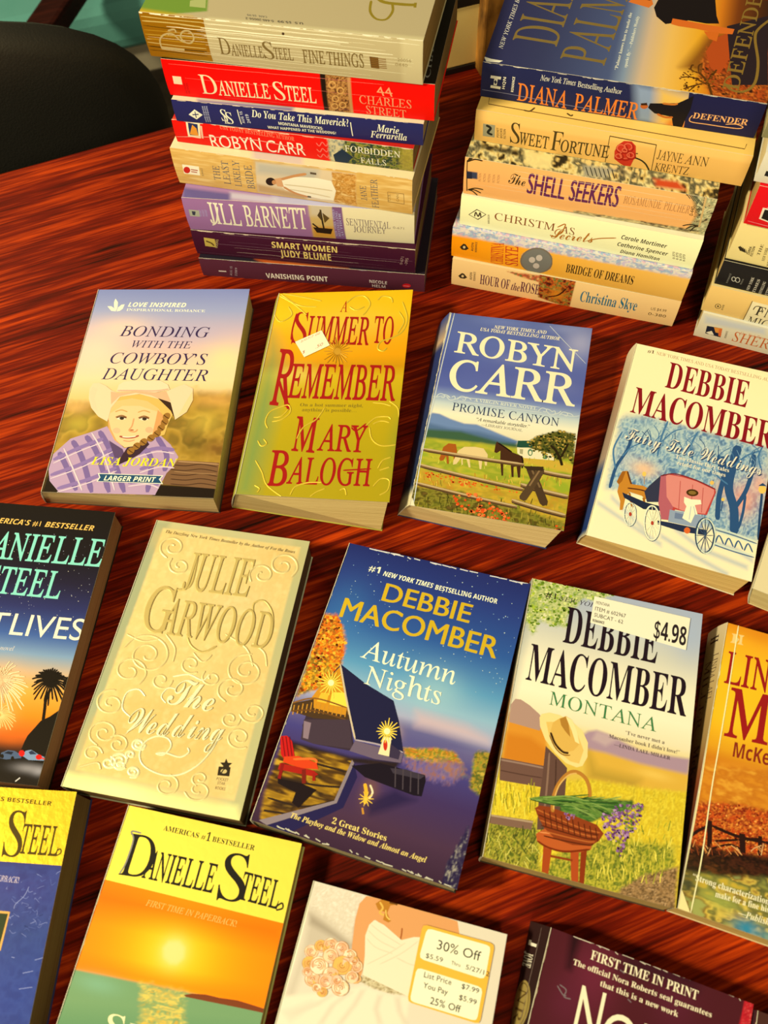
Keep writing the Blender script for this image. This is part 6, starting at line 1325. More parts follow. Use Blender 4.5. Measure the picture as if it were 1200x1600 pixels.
paperback('dark blue paperback with a gold foil band across its top',
    'paperbacks laid out face up on the table', (-242.86,23.38,0), -0.1199,
    [(-55.73,85.47,24),(50.5,85.47,24),(53.07,-84.63,24),(-52.85,-86.4,24)],
    [(-54.47,85.49,0),(51.75,85.49,0),(54.32,-84.61,0),(-51.6,-86.38,0)], (106.08,171.01,24), '#1c2450', '#8a6a40', False,
    front=[('bg','#2e4078'),
     ('sp',[(27.3,39.2),(109.1,37.9),(106.6,61.9),(35,64.3)],'#40387c',10.19,0.8),
     ('sp',[(42.2,88.1),(112.6,84.3),(109.3,120.2),(52.8,123.1)],'#243c90',12.6,0.8),
     ('nz',[(28.3,42.4),(108.6,39.6),(107.5,116.1),(51.6,119)],['#2c3c84','#384c94','#28367a'],5.07,0.85,0.5,1,2),
     ('p',[(-4.4,-3.2),(61.7,-1.3),(106.4,-0.1),(108.1,39),(72,38.6),(8.6,37)],'#f4ca2a','f'),
     ('t','TIMES BESTSELLER','sb',52.74,6.96,93.46,8.28,0,-2.27,'#4c3a12',''),
     ('t','DANIELLE','r',20.24,33.72,67.38,34.72,0,-14.74,'#4c3a12',''),
     ('t','S','r',71.29,35.98,82.07,35.54,0,-23.54,'#4c3a12',''),
     ('t','TEEL','rb',80.4,33.83,102.23,34.17,0,-15.24,'#4c3a12',''),
     ('s',[(101.5,31.8),(103.5,30.5),(104.2,32.5),(102,34.1)],0.68,'#4c3a12',''),
     ('t','FIRST TIME IN PAPERBACK!','i',46.8,47.54,84.49,48.9,0,-2.96,'#d9c4cc',''),
     ('s',[(105.5,65.7),(105,65),(105.5,65.2)],0.25,'#5060a4',''),
     ('s',[(85.6,69.4),(86.6,68.6),(85.5,69.1)],0.24,'#6a74b0',''),
     ('s',[(110,71),(107.7,69.9),(113,71.9)],0.24,'#5060a4',''),
     ('s',[(86.4,60.4),(85.9,60.8),(87,58.4)],0.16,'#5060a4',''),
     ('s',[(83.1,47.4),(82.4,46.4),(79.2,47.1)],0.27,'#6a74b0',''),
     ('s',[(99,65.6),(100.6,66.7),(101.5,67.4)],0.16,'#5060a4',''),
     ('s',[(104.4,67.6),(104.2,67),(100.4,68.6)],0.21,'#8088c0',''),
     ('s',[(86,48.7),(86.4,47.4),(86.2,48)],0.17,'#8088c0',''),
     ('s',[(89.1,72.5),(87.5,73.2),(85.3,71.6)],0.27,'#6a74b0',''),
     ('s',[(91.7,55.1),(90.4,56.2),(87.5,55.3)],0.27,'#6a74b0',''),
     ('s',[(95.3,56.5),(95.5,55.7),(98.3,57.9)],0.24,'#6a74b0',''),
     ('s',[(92.7,60.5),(94.6,60.3),(92.9,60.9)],0.18,'#8088c0',''),
     ('s',[(94.1,63.4),(94.6,62.3),(89.8,63)],0.19,'#5060a4',''),
     ('s',[(88,64.5),(89.1,65.4),(85,63.4)],0.18,'#6a74b0',''),
     ('s',[(83.7,65.2),(84.7,66.4),(81.5,64.2)],0.25,'#8088c0',''),
     ('s',[(104,43.4),(104.8,42.4),(107.7,40.9)],0.27,'#8088c0',''),
     ('s',[(89.5,58.4),(89.1,58.2),(88.9,59.1)],0.19,'#8088c0',''),
     ('s',[(96.5,67.6),(98.4,66.9),(99,68.4)],0.24,'#6a74b0',''),
     ('s',[(85.6,63.9),(84.6,63.1),(85.5,63.9)],0.22,'#5060a4',''),
     ('s',[(100.8,66.7),(100.9,66.7),(100.5,69)],0.19,'#6a74b0',''),
     ('s',[(106.8,63.5),(108.2,64.5),(104.9,64.2)],0.26,'#5060a4',''),
     ('s',[(85.3,64.8),(85.9,64.7),(83.2,66.3)],0.25,'#8088c0',''),
     ('s',[(104.7,47.3),(102.8,48.9),(101.5,45.7)],0.24,'#5060a4',''),
     ('s',[(109.1,71),(110.5,69.8),(109.8,70.6)],0.22,'#6a74b0',''),
     ('s',[(102.2,68.2),(101.1,69.7),(99.8,69.2)],0.17,'#6a74b0',''),
     ('s',[(93.1,71.3),(94.5,70.4),(96.4,71.7)],0.17,'#5060a4',''),
     ('s',[(98.9,49.5),(97.6,49.9),(95.4,51)],0.25,'#6a74b0',''),
     ('s',[(99.4,64.4),(101.3,63.4),(96.1,66)],0.2,'#5060a4',''),
     ('s',[(79.7,48.4),(79.9,47.5),(76.4,48.4)],0.22,'#6a74b0',''),
     ('s',[(94,54.1),(95.4,53.4),(93.9,53.4)],0.21,'#6a74b0',''),
     ('s',[(93.4,52.4),(91.4,53),(90.6,51.4)],0.21,'#8088c0',''),
     ('s',[(76.5,48),(76.2,48.6),(72.9,46.4)],0.19,'#6a74b0',''),
     ('s',[(79.2,51),(78.6,52.1),(79.5,52)],0.18,'#8088c0',''),
     ('s',[(96.7,62.5),(98,61.8),(98.4,64.2)],0.27,'#6a74b0',''),
     ('s',[(95.2,61.2),(97,62.2),(98.3,60.4)],0.27,'#5060a4',''),
     ('s',[(96.9,65.9),(98.2,66.9),(95.6,68.1)],0.23,'#8088c0',''),
     ('s',[(92.1,72.9),(94.4,74),(95,74.5)],0.16,'#8088c0',''),
     ('s',[(96.2,46.3),(96.9,47.3),(99.1,46.2)],0.24,'#5060a4',''),
     ('s',[(97.3,56.4),(98,55.1),(98.9,55.7)],0.23,'#6a74b0',''),
     ('s',[(84.4,55.8),(83,55.6),(85.1,56.5)],0.19,'#5060a4',''),
     ('s',[(95.2,69.7),(92.9,69.3),(99.2,70.3)],0.18,'#5060a4',''),
     ('s',[(88.3,51),(87.1,52.2),(89.2,51.8)],0.23,'#5060a4',''),
     ('s',[(94.4,44.4),(93.2,43.6),(96.7,45.1)],0.27,'#6a74b0',''),
     ('s',[(81.7,65.2),(80.1,65.2),(83.5,66.4)],0.21,'#5060a4',''),
     ('s',[(91.3,60.1),(92.7,59.1),(88.4,58.1)],0.18,'#6a74b0',''),
     ('s',[(87,58.7),(85,58.4),(82.7,56.7)],0.2,'#6a74b0',''),
     ('s',[(90.8,50.2),(89.3,55),(85.6,59.2),(85.3,61.5)],0.33,'#8890c4',''),
     ('s',[(102.1,84.9),(106.5,83.5)],0.31,'#8890c4',''),
     ('s',[(97.3,91.2),(102.5,89.9)],0.31,'#8890c4',''),
     ('s',[(97,98.4),(103.8,97.2)],0.31,'#8890c4',''),
     ('s',[(89.7,84.2),(91.4,84.4)],0.31,'#8890c4',''),
     ('p',[(60.6,62.3),(83.6,63),(83.2,81.6),(59.7,80.5)],'#dba456',''),
     ('p',[(61.3,63.6),(82.7,64.1),(82,80.3),(60.5,79.4)],'#2c3a20',''),
     ('nz',[(61.3,63.6),(82.7,64.1),(82,80.3),(60.5,79.4)],['#2c3a20','#5a6a34','#8a8a60'],1.31,0.33,1,1,3)],
    spine=[])
paperback('paperback with an orange sunset over green sea under a pale gold band',
    'paperbacks laid out face up on the table', (-127.97,-1.45,0), -0.2640,
    [(-51.07,85.63,16),(50.23,85.63,16),(51.67,-85.26,16),(-50.83,-86,16)],
    [(-51.07,85.63,0),(50.23,85.63,0),(51.67,-85.26,0),(-50.83,-86,0)], (101.9,171.26,16), '#b8b060', '#caa850', False,
    front=[('bg','#fc8410'),
     ('se',48.4,65.8,37.7,26.2,'#ffb410',1),
     ('se',48.4,65.8,17.1,13.7,'#ffcc30',0.9),
     ('sp',[(-6.5,43),(102.5,40.8),(103.1,50.2),(-4.8,54.3)],'#fa6608',7.23,0.8),
     ('sp',[(-5.6,79.1),(101.1,75.4),(103.2,81.2),(-1.2,83.7)],'#fc7c0c',4.56,0.8),
     ('se',48.6,65.6,6.8,6.8,'#f8d884',1),
     ('sp',[(42.5,64.9),(44.4,61.4),(49.8,60.3),(53.5,62.6),(54.5,67.3),(51.9,70.6),(48.3,71.1),(44.2,69.1)],'#f8d480',1.15,0.9),
     ('sp',[(-8.7,84.3),(-0.6,83.8),(48.8,82.2),(102.7,81.5),(104.4,114.1),(4.2,134.9)],'#74986a',0.68,1),
     ('sp',[(-7.9,105.2),(102.1,92.7),(109.3,132),(0.4,154.7)],'#5a8860',6.58,0.8),
     ('se',14.4,88,13.4,4.5,'#7fae90',0.6),
     ('nz',[(36.6,83.2),(60.1,82.6),(62.1,92.8),(74.1,115.5),(42.8,122),(41.4,97.1)],['#e8b848','#a8a860','#f4cc58','#7a9a68','#d8a83c'],1.79,2.9,0.85,3,4),
     ('p',[(59.9,83.5),(63.7,82.1),(70.8,81),(78.1,81),(87.7,80.2),(95.2,80.6),(102.8,81.1),(102.5,82.9),(89.8,83.2),(71.6,83.8),(61.2,84.1)],'#7c3c20',''),
     ('p',[(-0.1,-0.3),(102.1,0),(102.2,40.8),(0.5,39.5)],'#fce450','F'),
     ('t','AMERICAS','b',23.63,8.84,44.31,8.94,0,-2.72,'#23201c',''),
     ('t','#','b',45.9,8.86,48.19,8.89,0,-2.36,'#23201c',''),
     ('t','1','b',48.71,9.27,51.12,9.27,0,-4.48,'#23201c',''),
     ('t','BESTSELLER','b',52.38,9.01,76.8,8.89,0,-2.7,'#23201c',''),
     ('t','D','r',6.52,35.68,23.92,34.49,0,-21.65,'#23201c',''),
     ('t','ANIELLE','rb',19.65,34.42,60.02,34.12,0,-14.4,'#23201c',''),
     ('t','S','r',62.41,36.88,77.65,35.13,0,-23.65,'#23201c',''),
     ('t','TEEL','rb',74.75,34,96.77,34.76,0,-13.83,'#23201c',''),
     ('s',[(96,33.7),(98.7,31.4),(99.6,33.8),(96.4,35.4)],0.82,'#23201c',''),
     ('s',[(7.2,35.1),(8.8,29.3),(8.9,17.1),(6.4,13),(12.1,12.8)],0.87,'#8a8478',''),
     ('t','FIRST TIME IN PAPERBACK!','i',26.51,47.34,77.38,47.57,0,-2.96,'#f6b860',''),
     ('t','S','r',24.88,110.74,35.07,110.45,0,-11.62,'#f4e6b0',''),
     ('t','UN','r',36.84,110.29,52,110.16,0,-9.28,'#f4e6b0',''),
     ('wear','#f8e8a0',18,6,0.8,1)],
    spine=[])
paperback('paperback with a bride holding a rose bouquet and an orange discount sticker',
    'paperbacks laid out face up on the table', (-26.23,-49.43,0), -0.3083,
    [(-52.96,85.83,19),(52.43,85.83,19),(53.21,-85.59,19),(-52.69,-86.06,19)],
    [(-52.96,85.83,0),(52.43,85.83,0),(53.21,-85.59,0),(-52.69,-86.06,0)], (105.64,171.65,19), '#b8a888', '#d8c090', False,
    front=[('bg','#ded0b8'),
     ('nz',[(0.8,0.6),(29.8,0.3),(28.9,14.3),(26.7,23.2),(2.8,13.5)],['#e6d8c2','#d4c4ac','#ecdfca'],1.32,1.1,0.8,1,2),
     ('sp',[(2.1,13.2),(10.6,15.8),(27.7,22.9),(29,29.7),(18,25.4),(7.2,32.2),(4.9,54.8),(1.9,63.4),(3.5,35.2)],'#c2b29c',2.82,0.9),
     ('sp',[(2.3,15.8),(16.6,20.5),(28.3,24.8),(27.6,26.5),(15,23),(3.8,20.7)],'#9a8a74',1.51,0.7),
     ('p',[(30,33.5),(28.3,24.8),(26.7,12.7),(26.9,4.8),(29.6,0.3),(41.4,-0.7),(48.5,-0.4),(62.4,-0.3),(79.2,0.3),(81.7,6.6),(67.5,12),(60.9,12.9),(52.5,16.4),(44.8,12.9),(37.2,10.3),(34.4,13.9),(34.1,19.7),(36.3,26.9),(36.7,34.8),(36.1,41),(32.9,41.8)],'#dc9a60',''),
     ('sp',[(30,33.5),(27.2,16.8),(27.6,5.1),(30.3,5.5),(31.3,18.9),(35.9,32),(34.5,39.4)],'#a8602c',1.04,0.7),
     ('se',57,6.1,11.7,5.3,'#eaac70',0.8),
     ('se',42.2,2.5,5.4,3.2,'#c88040',0.7),
     ('s',[(51.7,10.6),(52.1,13.6),(52.1,16.5)],0.85,'#a86030',''),
     ('p',[(35.2,2.7),(38,-0.2),(44.8,-0.8),(47.4,-0.1),(43.1,1.7),(42.4,5.6),(45.2,8.9),(44,9.9),(41,9.3),(41.1,5.4),(37.3,5.3)],'#b87828',''),
     ('s',[(37.2,1.4),(39.5,3.7),(38.5,6.4),(41,7)],0.97,'#e0b050',''),
     ('s',[(42.2,0.4),(45.1,0.2),(46.6,0.5)],0.87,'#6a4018',''),
     ('s',[(41.2,4.3),(42.4,7.2),(44.6,8.4)],0.64,'#e8c060',''),
     ('p',[(33.8,18.8),(34.5,13.4),(36.6,10.5),(42.1,11.5),(48,14.1),(52.7,16.2),(58.7,13.2),(65.2,11.8),(80.9,10.6),(84.7,28.6),(61.7,40.3),(37.2,36.7),(36,28)],'#ecdcbc',''),
     ('s',[(35.6,13.1),(43.2,15.9),(53.1,18.5)],0.53,'#dccdae',''),
     ('s',[(34.6,16),(41.8,19.3),(51.4,21)],0.53,'#dccdae',''),
     ('s',[(35.1,20),(40.4,22.8),(49.7,23.5)],0.52,'#dccdae',''),
     ('s',[(55,17),(47.6,24),(38.1,31.5)],0.52,'#dccdae',''),
     ('s',[(61.3,14.6),(54,22.4),(44.5,29.8)],0.52,'#dccdae',''),
     ('s',[(52.3,24.8),(59.4,26),(66,25.4)],0.52,'#dccdae',''),
     ('nz',[(36.7,34.7),(43.7,35.6),(51.6,35.5),(61.7,34.4),(62.2,40),(51.9,41.4),(42.9,41.2),(36.9,39.8)],['#b49c70','#dccca4','#8a7448','#f0e4c4'],0.72,0.31,1,1,5),
     ('sp',[(0.7,55.9),(32.5,44.6),(38.5,41.5),(52.1,42),(62.9,40.5),(63.7,53.3),(-2.7,70.3)],'#ecdcc0',1.02,1),
     ('sp',[(37.9,43.5),(35.4,50.9),(30.3,60.9),(32.8,60.3),(37.9,50.3),(40.4,42.8)],'#d4c6ae',1.02,0.8),
     ('sp',[(46.9,43.6),(46.3,50.1),(50.1,55.8),(52.5,55.2),(48.8,49.4),(49.4,43)],'#d4c6ae',1.01,0.8),
     ('sp',[(55.5,42.4),(58.1,48.1),(62.5,52.7),(65,52),(60.6,47.4),(58.1,41.7)],'#d4c6ae',1.01,0.8),
     ('sp',[(23.6,49.1),(16.5,55.8),(7.1,62),(9.6,61.4),(19,55.1),(26.1,48.4)],'#d4c6ae',1.02,0.8),
     ('sp',[(31.8,46),(24.9,53.6),(21,63.3),(23.5,62.6),(27.4,53),(34.3,45.4)],'#d4c6ae',1.02,0.8),
     ('sp',[(1.6,62.5),(14.9,54.2),(19.4,54.1),(7.2,65.9)],'#d8ccb4',1.41,0.7),
     ('e',8.6,32.9,3.67,-0.93,0.91,3.07,0,'#c08c58',''),
     ('e',10.4,32.4,0.63,1.64,-1.51,0.49,0,'#f0cfa4',''),
     ('e',10.1,33.9,-1.07,1.49,-1.33,-0.73,0,'#f0cfa4',''),
     ('e',8.6,34.6,-1.96,0.21,-0.15,-1.4,0,'#f0cfa4',''),
     ('e',7.1,34,-1.37,-1.22,1.14,-1,0,'#f2c0a0',''),
     ('e',6.7,32.6,0.26,-1.74,1.58,0.15,0,'#f0cfa4',''),
     ('e',7.7,31.4,1.69,-0.94,0.82,1.2,0,'#f2c0a0',''),
     ('e',9.4,31.3,1.85,0.58,-0.56,1.34,0,'#f0cfa4',''),
     ('s',[(11,32.3),(10.7,34),(9.1,35),(7.2,34.8),(6.1,33.4),(6.5,31.7)],0.42,'#c88a50',''),
     ('s',[(9.9,33.9),(8.6,34.4),(7.4,34),(6.8,32.9),(7.4,31.8),(8.6,31.3)],0.42,'#d89a60',''),
     ('s',[(8.4,33.8),(7.8,33.4),(7.6,32.7),(8.1,32.2),(8.8,32),(9.4,32.4)],0.42,'#b87038',''),
     ('e',12.7,29.3,3.46,-0.88,0.85,2.9,0,'#c08c58',''),
     ('e',14,30.3,-1.16,1.31,-1.17,-0.81,0,'#e8b45c',''),
     ('e',12.6,30.9,-1.85,0.04,0.01,-1.33,0,'#f2c0a0',''),
     ('e',11.3,30.2,-1.15,-1.27,1.18,-0.85,0,'#e8b45c',''),
     ('e',11,28.8,0.43,-1.62,1.46,0.28,0,'#e8b45c',''),
     ('e',12.1,27.8,1.69,-0.74,0.63,1.2,0,'#e8b45c',''),
     ('e',13.7,27.9,1.66,0.7,-0.67,1.21,0,'#e8b45c',''),
     ('e',14.5,29,0.38,1.61,-1.47,0.31,0,'#e8b45c',''),
     ('s',[(14.5,30.7),(12.8,31.4),(11.1,30.8),(10.4,29.3),(11.1,27.8),(12.8,27.2)],0.42,'#c88a50',''),
     ('s',[(12.5,30.7),(11.4,30.1),(11.1,29),(11.9,28.1),(13.1,27.8),(14.2,28.5)],0.42,'#d89a60',''),
     ('s',[(11.9,29.6),(11.9,29),(12.4,28.5),(13.1,28.5),(13.6,29),(13.6,29.6)],0.42,'#b87038',''),
     ('e',17.5,27.6,3.89,-0.99,0.93,3.27,0,'#c08c58',''),
     ('e',17.1,29.3,-2.07,-0.15,0.19,-1.5,0,'#ecb890',''),
     ('e',15.7,28.5,-1.11,-1.54,1.43,-0.84,0,'#e8b45c',''),
     ('e',15.6,26.9,0.69,-1.78,1.59,0.46,0,'#ecb890',''),
     ('e',17,25.8,1.98,-0.66,0.55,1.41,0,'#f4dcb8',''),
     ('e',18.7,26.1,1.76,0.96,-0.91,1.3,0,'#ecb890',''),
     ('e',19.5,27.5,0.21,1.85,-1.68,0.2,0,'#f4dcb8',''),
     ('e',18.8,28.9,-1.49,1.34,-1.17,-1.04,0,'#ecb890',''),
     ('s',[(17,29.9),(15.3,28.9),(14.9,27.1),(16.1,25.6),(18.1,25.2),(19.8,26.3)],0.42,'#c88a50',''),
     ('s',[(15.8,28.2),(15.8,27),(16.8,26),(18.3,26),(19.2,27),(19.1,28.3)],0.42,'#d89a60',''),
     ('s',[(16.6,27.1),(17.3,26.6),(18.1,26.8),(18.5,27.4),(18.3,28.1),(17.6,28.5)],0.42,'#b87038',''),
     ('e',23.3,27.6,3.88,-0.99,0.91,3.27,0,'#c08c58',''),
     ('e',21.4,28.4,-0.92,-1.64,1.51,-0.71,0,'#f2c0a0',''),
     ('e',21.5,26.8,0.89,-1.71,1.52,0.6,0,'#f4dcb8',''),
     ('e',23,25.9,2.03,-0.48,0.38,1.46,0,'#f2c0a0',''),
     ('e',24.6,26.3,1.62,1.11,-1.05,1.21,0,'#ecb890',''),
     ('e',25.3,27.7,-0.01,1.86,-1.68,0.05,0,'#f2c0a0',''),
     ('e',24.4,29.1,-1.63,1.2,-1.04,-1.14,0,'#ecb890',''),
     ('e',22.7,29.4,-2.02,-0.36,0.39,-1.47,0,'#f2c0a0',''),
     ('s',[(20.8,28.6),(20.9,26.8),(22.4,25.4),(24.4,25.5),(25.8,26.8),(25.6,28.6)],0.42,'#c88a50',''),
     ('s',[(21.8,26.7),(23,26),(24.4,26.3),(25.1,27.4),(24.7,28.6),(23.4,29.3)],0.42,'#d89a60',''),
     ('s',[(23.3,26.7),(24,27),(24.3,27.7),(23.9,28.3),(23.2,28.6),(22.5,28.2)],0.42,'#b87038',''),
     ('e',28.5,29.9,3.65,-0.93,0.84,3.07,0,'#c08c58',''),
     ('e',27,28.9,1.02,-1.53,1.35,0.69,0,'#f4dcb8',''),
     ('e',28.4,28.2,1.94,-0.28,0.19,1.4,0,'#ecb890',''),
     ('e',29.9,28.7,1.39,1.18,-1.11,1.05,0,'#f4dcb8',''),
     ('e',30.3,30.1,-0.21,1.74,-1.57,-0.09,0,'#f0cfa4',''),
     ('e',29.4,31.3,-1.65,0.99,-0.84,-1.16,0,'#f4dcb8',''),
     ('e',27.8,31.4,-1.84,-0.51,0.52,-1.35,0,'#f0cfa4',''),
     ('e',26.7,30.4,-0.64,-1.62,1.49,-0.52,0,'#f4dcb8',''),
     ('s',[(26.5,28.7),(28.1,27.7),(30,28),(31,29.5),(30.4,31.2),(28.7,32.1)],0.42,'#c88a50',''),
     ('s',[(28.6,28.3),(29.8,28.8),(30.2,29.9),(29.6,31),(28.3,31.4),(27.1,30.9)],0.42,'#d89a60',''),
     ('s',[(29.3,29.4),(29.4,30.1),(29,30.6),(28.2,30.7),(27.6,30.3),(27.6,29.6)],0.42,'#b87038',''),
     ('e',33,33.8,3.42,-0.87,0.77,2.86,0,'#c08c58',''),
     ('e',33.1,32.2,1.83,-0.1,0.02,1.32,0,'#f0cfa4',''),
     ('e',34.4,32.8,1.16,1.21,-1.14,0.88,0,'#f0cfa4',''),
     ('e',34.7,34.1,-0.39,1.61,-1.44,-0.22,0,'#f0cfa4',''),
     ('e',33.7,35.2,-1.64,0.79,-0.65,-1.15,0,'#f2c0a0',''),
     ('e',32.1,35.2,-1.65,-0.62,0.63,-1.21,0,'#f0cfa4',''),
     ('e',31.3,34.1,-0.42,-1.57,1.44,-0.36,0,'#f2c0a0',''),
     ('e',31.7,32.8,1.14,-1.33,1.16,0.77,0,'#f0cfa4',''),
     ('s',[(33.1,31.7),(34.7,32.3),(35.3,33.8),(34.5,35.3),(32.7,35.8),(31.2,35.1)],0.41,'#c88a50',''),
     ('s',[(34.4,33),(34.5,34.1),(33.8,35),(32.5,35.2),(31.5,34.5),(31.5,33.4)],0.41,'#d89a60',''),
     ('s',[(33.8,34.1),(33.3,34.5),(32.5,34.5),(32.1,34),(32.2,33.4),(32.8,33)],0.41,'#b87038',''),
     ('e',9.1,38.4,3.86,-0.98,0.96,3.21,0,'#c08c58',''),
     ('e',10.8,37.4,1.18,1.47,-1.38,0.88,0,'#e8b45c',''),
     ('e',10.9,38.9,-0.6,1.76,-1.6,-0.38,0,'#f2c0a0',''),
     ('e',9.7,40,-1.92,0.72,-0.62,-1.35,0,'#e8b45c',''),
     ('e',7.9,39.8,-1.8,-0.86,0.83,-1.3,0,'#e8b45c',''),
     ('e',7.1,38.5,-0.32,-1.8,1.66,-0.26,0,'#e8b45c',''),
     ('e',7.7,37.1,1.41,-1.38,1.23,0.98,0,'#e8b45c',''),
     ('e',9.3,36.6,2.07,0.09,-0.13,1.48,0,'#e8b45c',''),
     ('s',[(11.3,37.1),(11.6,38.9),(10.3,40.3),(8.3,40.6),(6.7,39.5),(6.5,37.7)],0.41,'#c88a50',''),
     ('s',[(10.7,39),(9.6,39.9),(8.2,39.8),(7.3,38.8),(7.5,37.6),(8.6,36.8)],0.42,'#d89a60',''),
     ('s',[(9.2,39.3),(8.4,39.1),(8,38.5),(8.3,37.8),(9,37.4),(9.8,37.7)],0.42,'#b87038',''),
     ('e',12.7,44.9,4.04,-1.03,0.99,3.34,0,'#c08c58',''),
     ('e',14.6,45.7,-0.84,1.78,-1.61,-0.54,0,'#ecb890',''),
     ('e',13.2,46.7,-2.08,0.58,-0.48,-1.46,0,'#e8b45c',''),
     ('e',11.4,46.4,-1.76,-1.06,1.02,-1.27,0,'#ecb890',''),
     ('e',10.6,44.9,-0.11,-1.9,1.75,-0.12,0,'#f4dcb8',''),
     ('e',11.5,43.5,1.64,-1.3,1.16,1.13,0,'#ecb890',''),
     ('e',13.3,43.1,2.14,0.28,-0.32,1.53,0,'#f4dcb8',''),
     ('e',14.6,44.1,1.02,1.65,-1.55,0.77,0,'#ecb890',''),
     ('s',[(15.2,45.9),(13.6,47.2),(11.4,47.1),(10.1,45.7),(10.3,43.8),(12.1,42.6)],0.41,'#c88a50',''),
     ('s',[(12.9,46.6),(11.5,46.3),(10.8,45.1),(11.3,43.9),(12.6,43.3),(14,43.7)],0.41,'#d89a60',''),
     ('s',[(11.9,45.6),(11.7,44.8),(12.1,44.2),(12.9,44),(13.6,44.4),(13.8,45.1)],0.41,'#b87038',''),
     ('e',9.1,42.4,2.56,-0.65,0.64,2.12,0,'#c08c58',''),
     ('e',9.2,43.5,-1.35,0.25,-0.2,-0.95,0,'#f2c0a0',''),
     ('e',8.2,43.2,-1.04,-0.77,0.73,-0.75,0,'#f4dcb8',''),
     ('e',7.8,42.3,0.07,-1.21,1.11,0.02,0,'#f2c0a0',''),
     ('e',8.4,41.4,1.12,-0.73,0.65,0.78,0,'#ecb890',''),
     ('e',9.6,41.3,1.33,0.3,-0.31,0.95,0,'#f2c0a0',''),
     ('e',10.4,42,0.53,1.1,-1.03,0.4,0,'#ecb890',''),
     ('e',10.2,43,-0.67,1.07,-0.97,-0.45,0,'#f2c0a0',''),
     ('s',[(9.3,43.9),(8,43.6),(7.4,42.5),(7.8,41.4),(9,40.8),(10.3,41.2)],0.41,'#c88a50',''),
     ('s',[(8.2,43.1),(7.9,42.3),(8.4,41.5),(9.3,41.3),(10.1,41.7),(10.3,42.5)],0.41,'#d89a60',''),
     ('s',[(8.4,42.2),(8.8,41.8),(9.3,41.8),(9.7,42.1),(9.7,42.6),(9.4,42.9)],0.41,'#b87038',''),
     ('e',14.2,38.1,4.93,-1.25,1.2,4.1,0,'#c08c58',''),
     ('e',12.2,39.5,-1.8,-1.66,1.56,-1.32,0,'#f4dcb8',''),
     ('e',11.7,37.6,0.4,-2.32,2.12,0.23,0,'#ecb890',''),
     ('e',13.1,36.1,2.3,-1.22,1.06,1.62,0,'#f4dcb8',''),
     ('e',15.3,36,2.45,0.81,-0.8,1.78,0,'#f0cfa4',''),
     ('e',16.6,37.5,0.74,2.22,-2.05,0.59,0,'#f4dcb8',''),
     ('e',16.1,39.4,-1.52,1.95,-1.74,-1.03,0,'#f0cfa4',''),
     ('e',14.1,40.3,-2.63,0.21,-0.13,-1.87,0,'#f4dcb8',''),
     ('s',[(11.5,40),(10.8,37.8),(12.1,35.8),(14.7,35.1),(16.9,36.3),(17.4,38.5)],0.42,'#c88a50',''),
     ('s',[(11.9,37.5),(13.1,36.2),(15,36.1),(16.3,37.2),(16.3,38.8),(15,39.9)],0.42,'#d89a60',''),
     ('s',[(13.8,36.9),(14.8,37.1),(15.4,37.8),(15.3,38.7),(14.4,39.2),(13.4,39)],0.41,'#b87038',''),
     ('e',18.8,32.3,4.09,-1.04,0.98,3.42,0,'#c08c58',''),
     ('e',16.8,31.8,0.56,-1.9,1.71,0.35,0,'#f0cfa4',''),
     ('e',18.1,30.6,2.01,-0.84,0.71,1.42,0,'#f0cfa4',''),
     ('e',19.9,30.7,1.94,0.86,-0.83,1.42,0,'#f0cfa4',''),
     ('e',20.9,32.1,0.4,1.9,-1.74,0.34,0,'#f2c0a0',''),
     ('e',20.3,33.6,-1.44,1.51,-1.33,-0.99,0,'#f0cfa4',''),
     ('e',18.6,34.2,-2.18,-0.02,0.08,-1.57,0,'#f2c0a0',''),
     ('e',17,33.4,-1.29,-1.54,1.43,-0.96,0,'#f0cfa4',''),
     ('s',[(16.2,31.6),(17.6,30.1),(19.8,30),(21.4,31.3),(21.4,33.2),(19.9,34.6)],0.42,'#c88a50',''),
     ('s',[(18.4,30.7),(19.9,30.8),(20.7,31.9),(20.4,33.2),(19.2,34),(17.7,33.8)],0.42,'#d89a60',''),
     ('s',[(19.6,31.6),(19.9,32.3),(19.6,33),(18.8,33.3),(18,33),(17.7,32.3)],0.42,'#b87038',''),
     ('e',25.9,35.1,5.13,-1.31,1.19,4.29,0,'#c08c58',''),
     ('e',25.3,32.8,2.63,-0.84,0.67,1.86,0,'#e8b45c',''),
     ('e',27.6,33.2,2.28,1.29,-1.25,1.68,0,'#f2c0a0',''),
     ('e',28.6,35,0.21,2.42,-2.21,0.23,0,'#e8b45c',''),
     ('e',27.6,36.8,-2.01,1.73,-1.5,-1.38,0,'#e8b45c',''),
     ('e',25.3,37.4,-2.71,-0.27,0.33,-1.95,0,'#e8b45c',''),
     ('e',23.5,36.2,-1.37,-2.07,1.93,-1.05,0,'#e8b45c',''),
     ('e',23.5,34.1,1.02,-2.31,2.07,0.66,0,'#e8b45c',''),
     ('s',[(25.1,32.1),(27.8,32.4),(29.3,34.3),(28.8,36.7),(26.5,38.1),(23.9,37.7)],0.41,'#c88a50',''),
     ('s',[(27.6,33.4),(28.4,35),(27.6,36.5),(25.9,37.2),(24.1,36.6),(23.5,35)],0.41,'#d89a60',''),
     ('s',[(27.3,35.3),(26.7,36.1),(25.6,36.3),(24.7,35.8),(24.6,34.8),(25.2,34)],0.41,'#b87038',''),
     ('e',21.2,40.8,4.26,-1.08,1.01,3.54,0,'#c08c58',''),
     ('e',22.8,39.3,1.76,1.22,-1.18,1.3,0,'#ecb890',''),
     ('e',23.4,40.9,-0.05,2.01,-1.84,0.03,0,'#e8b45c',''),
     ('e',22.4,42.3,-1.81,1.28,-1.12,-1.25,0,'#ecb890',''),
     ('e',20.6,42.6,-2.21,-0.41,0.45,-1.59,0,'#f4dcb8',''),
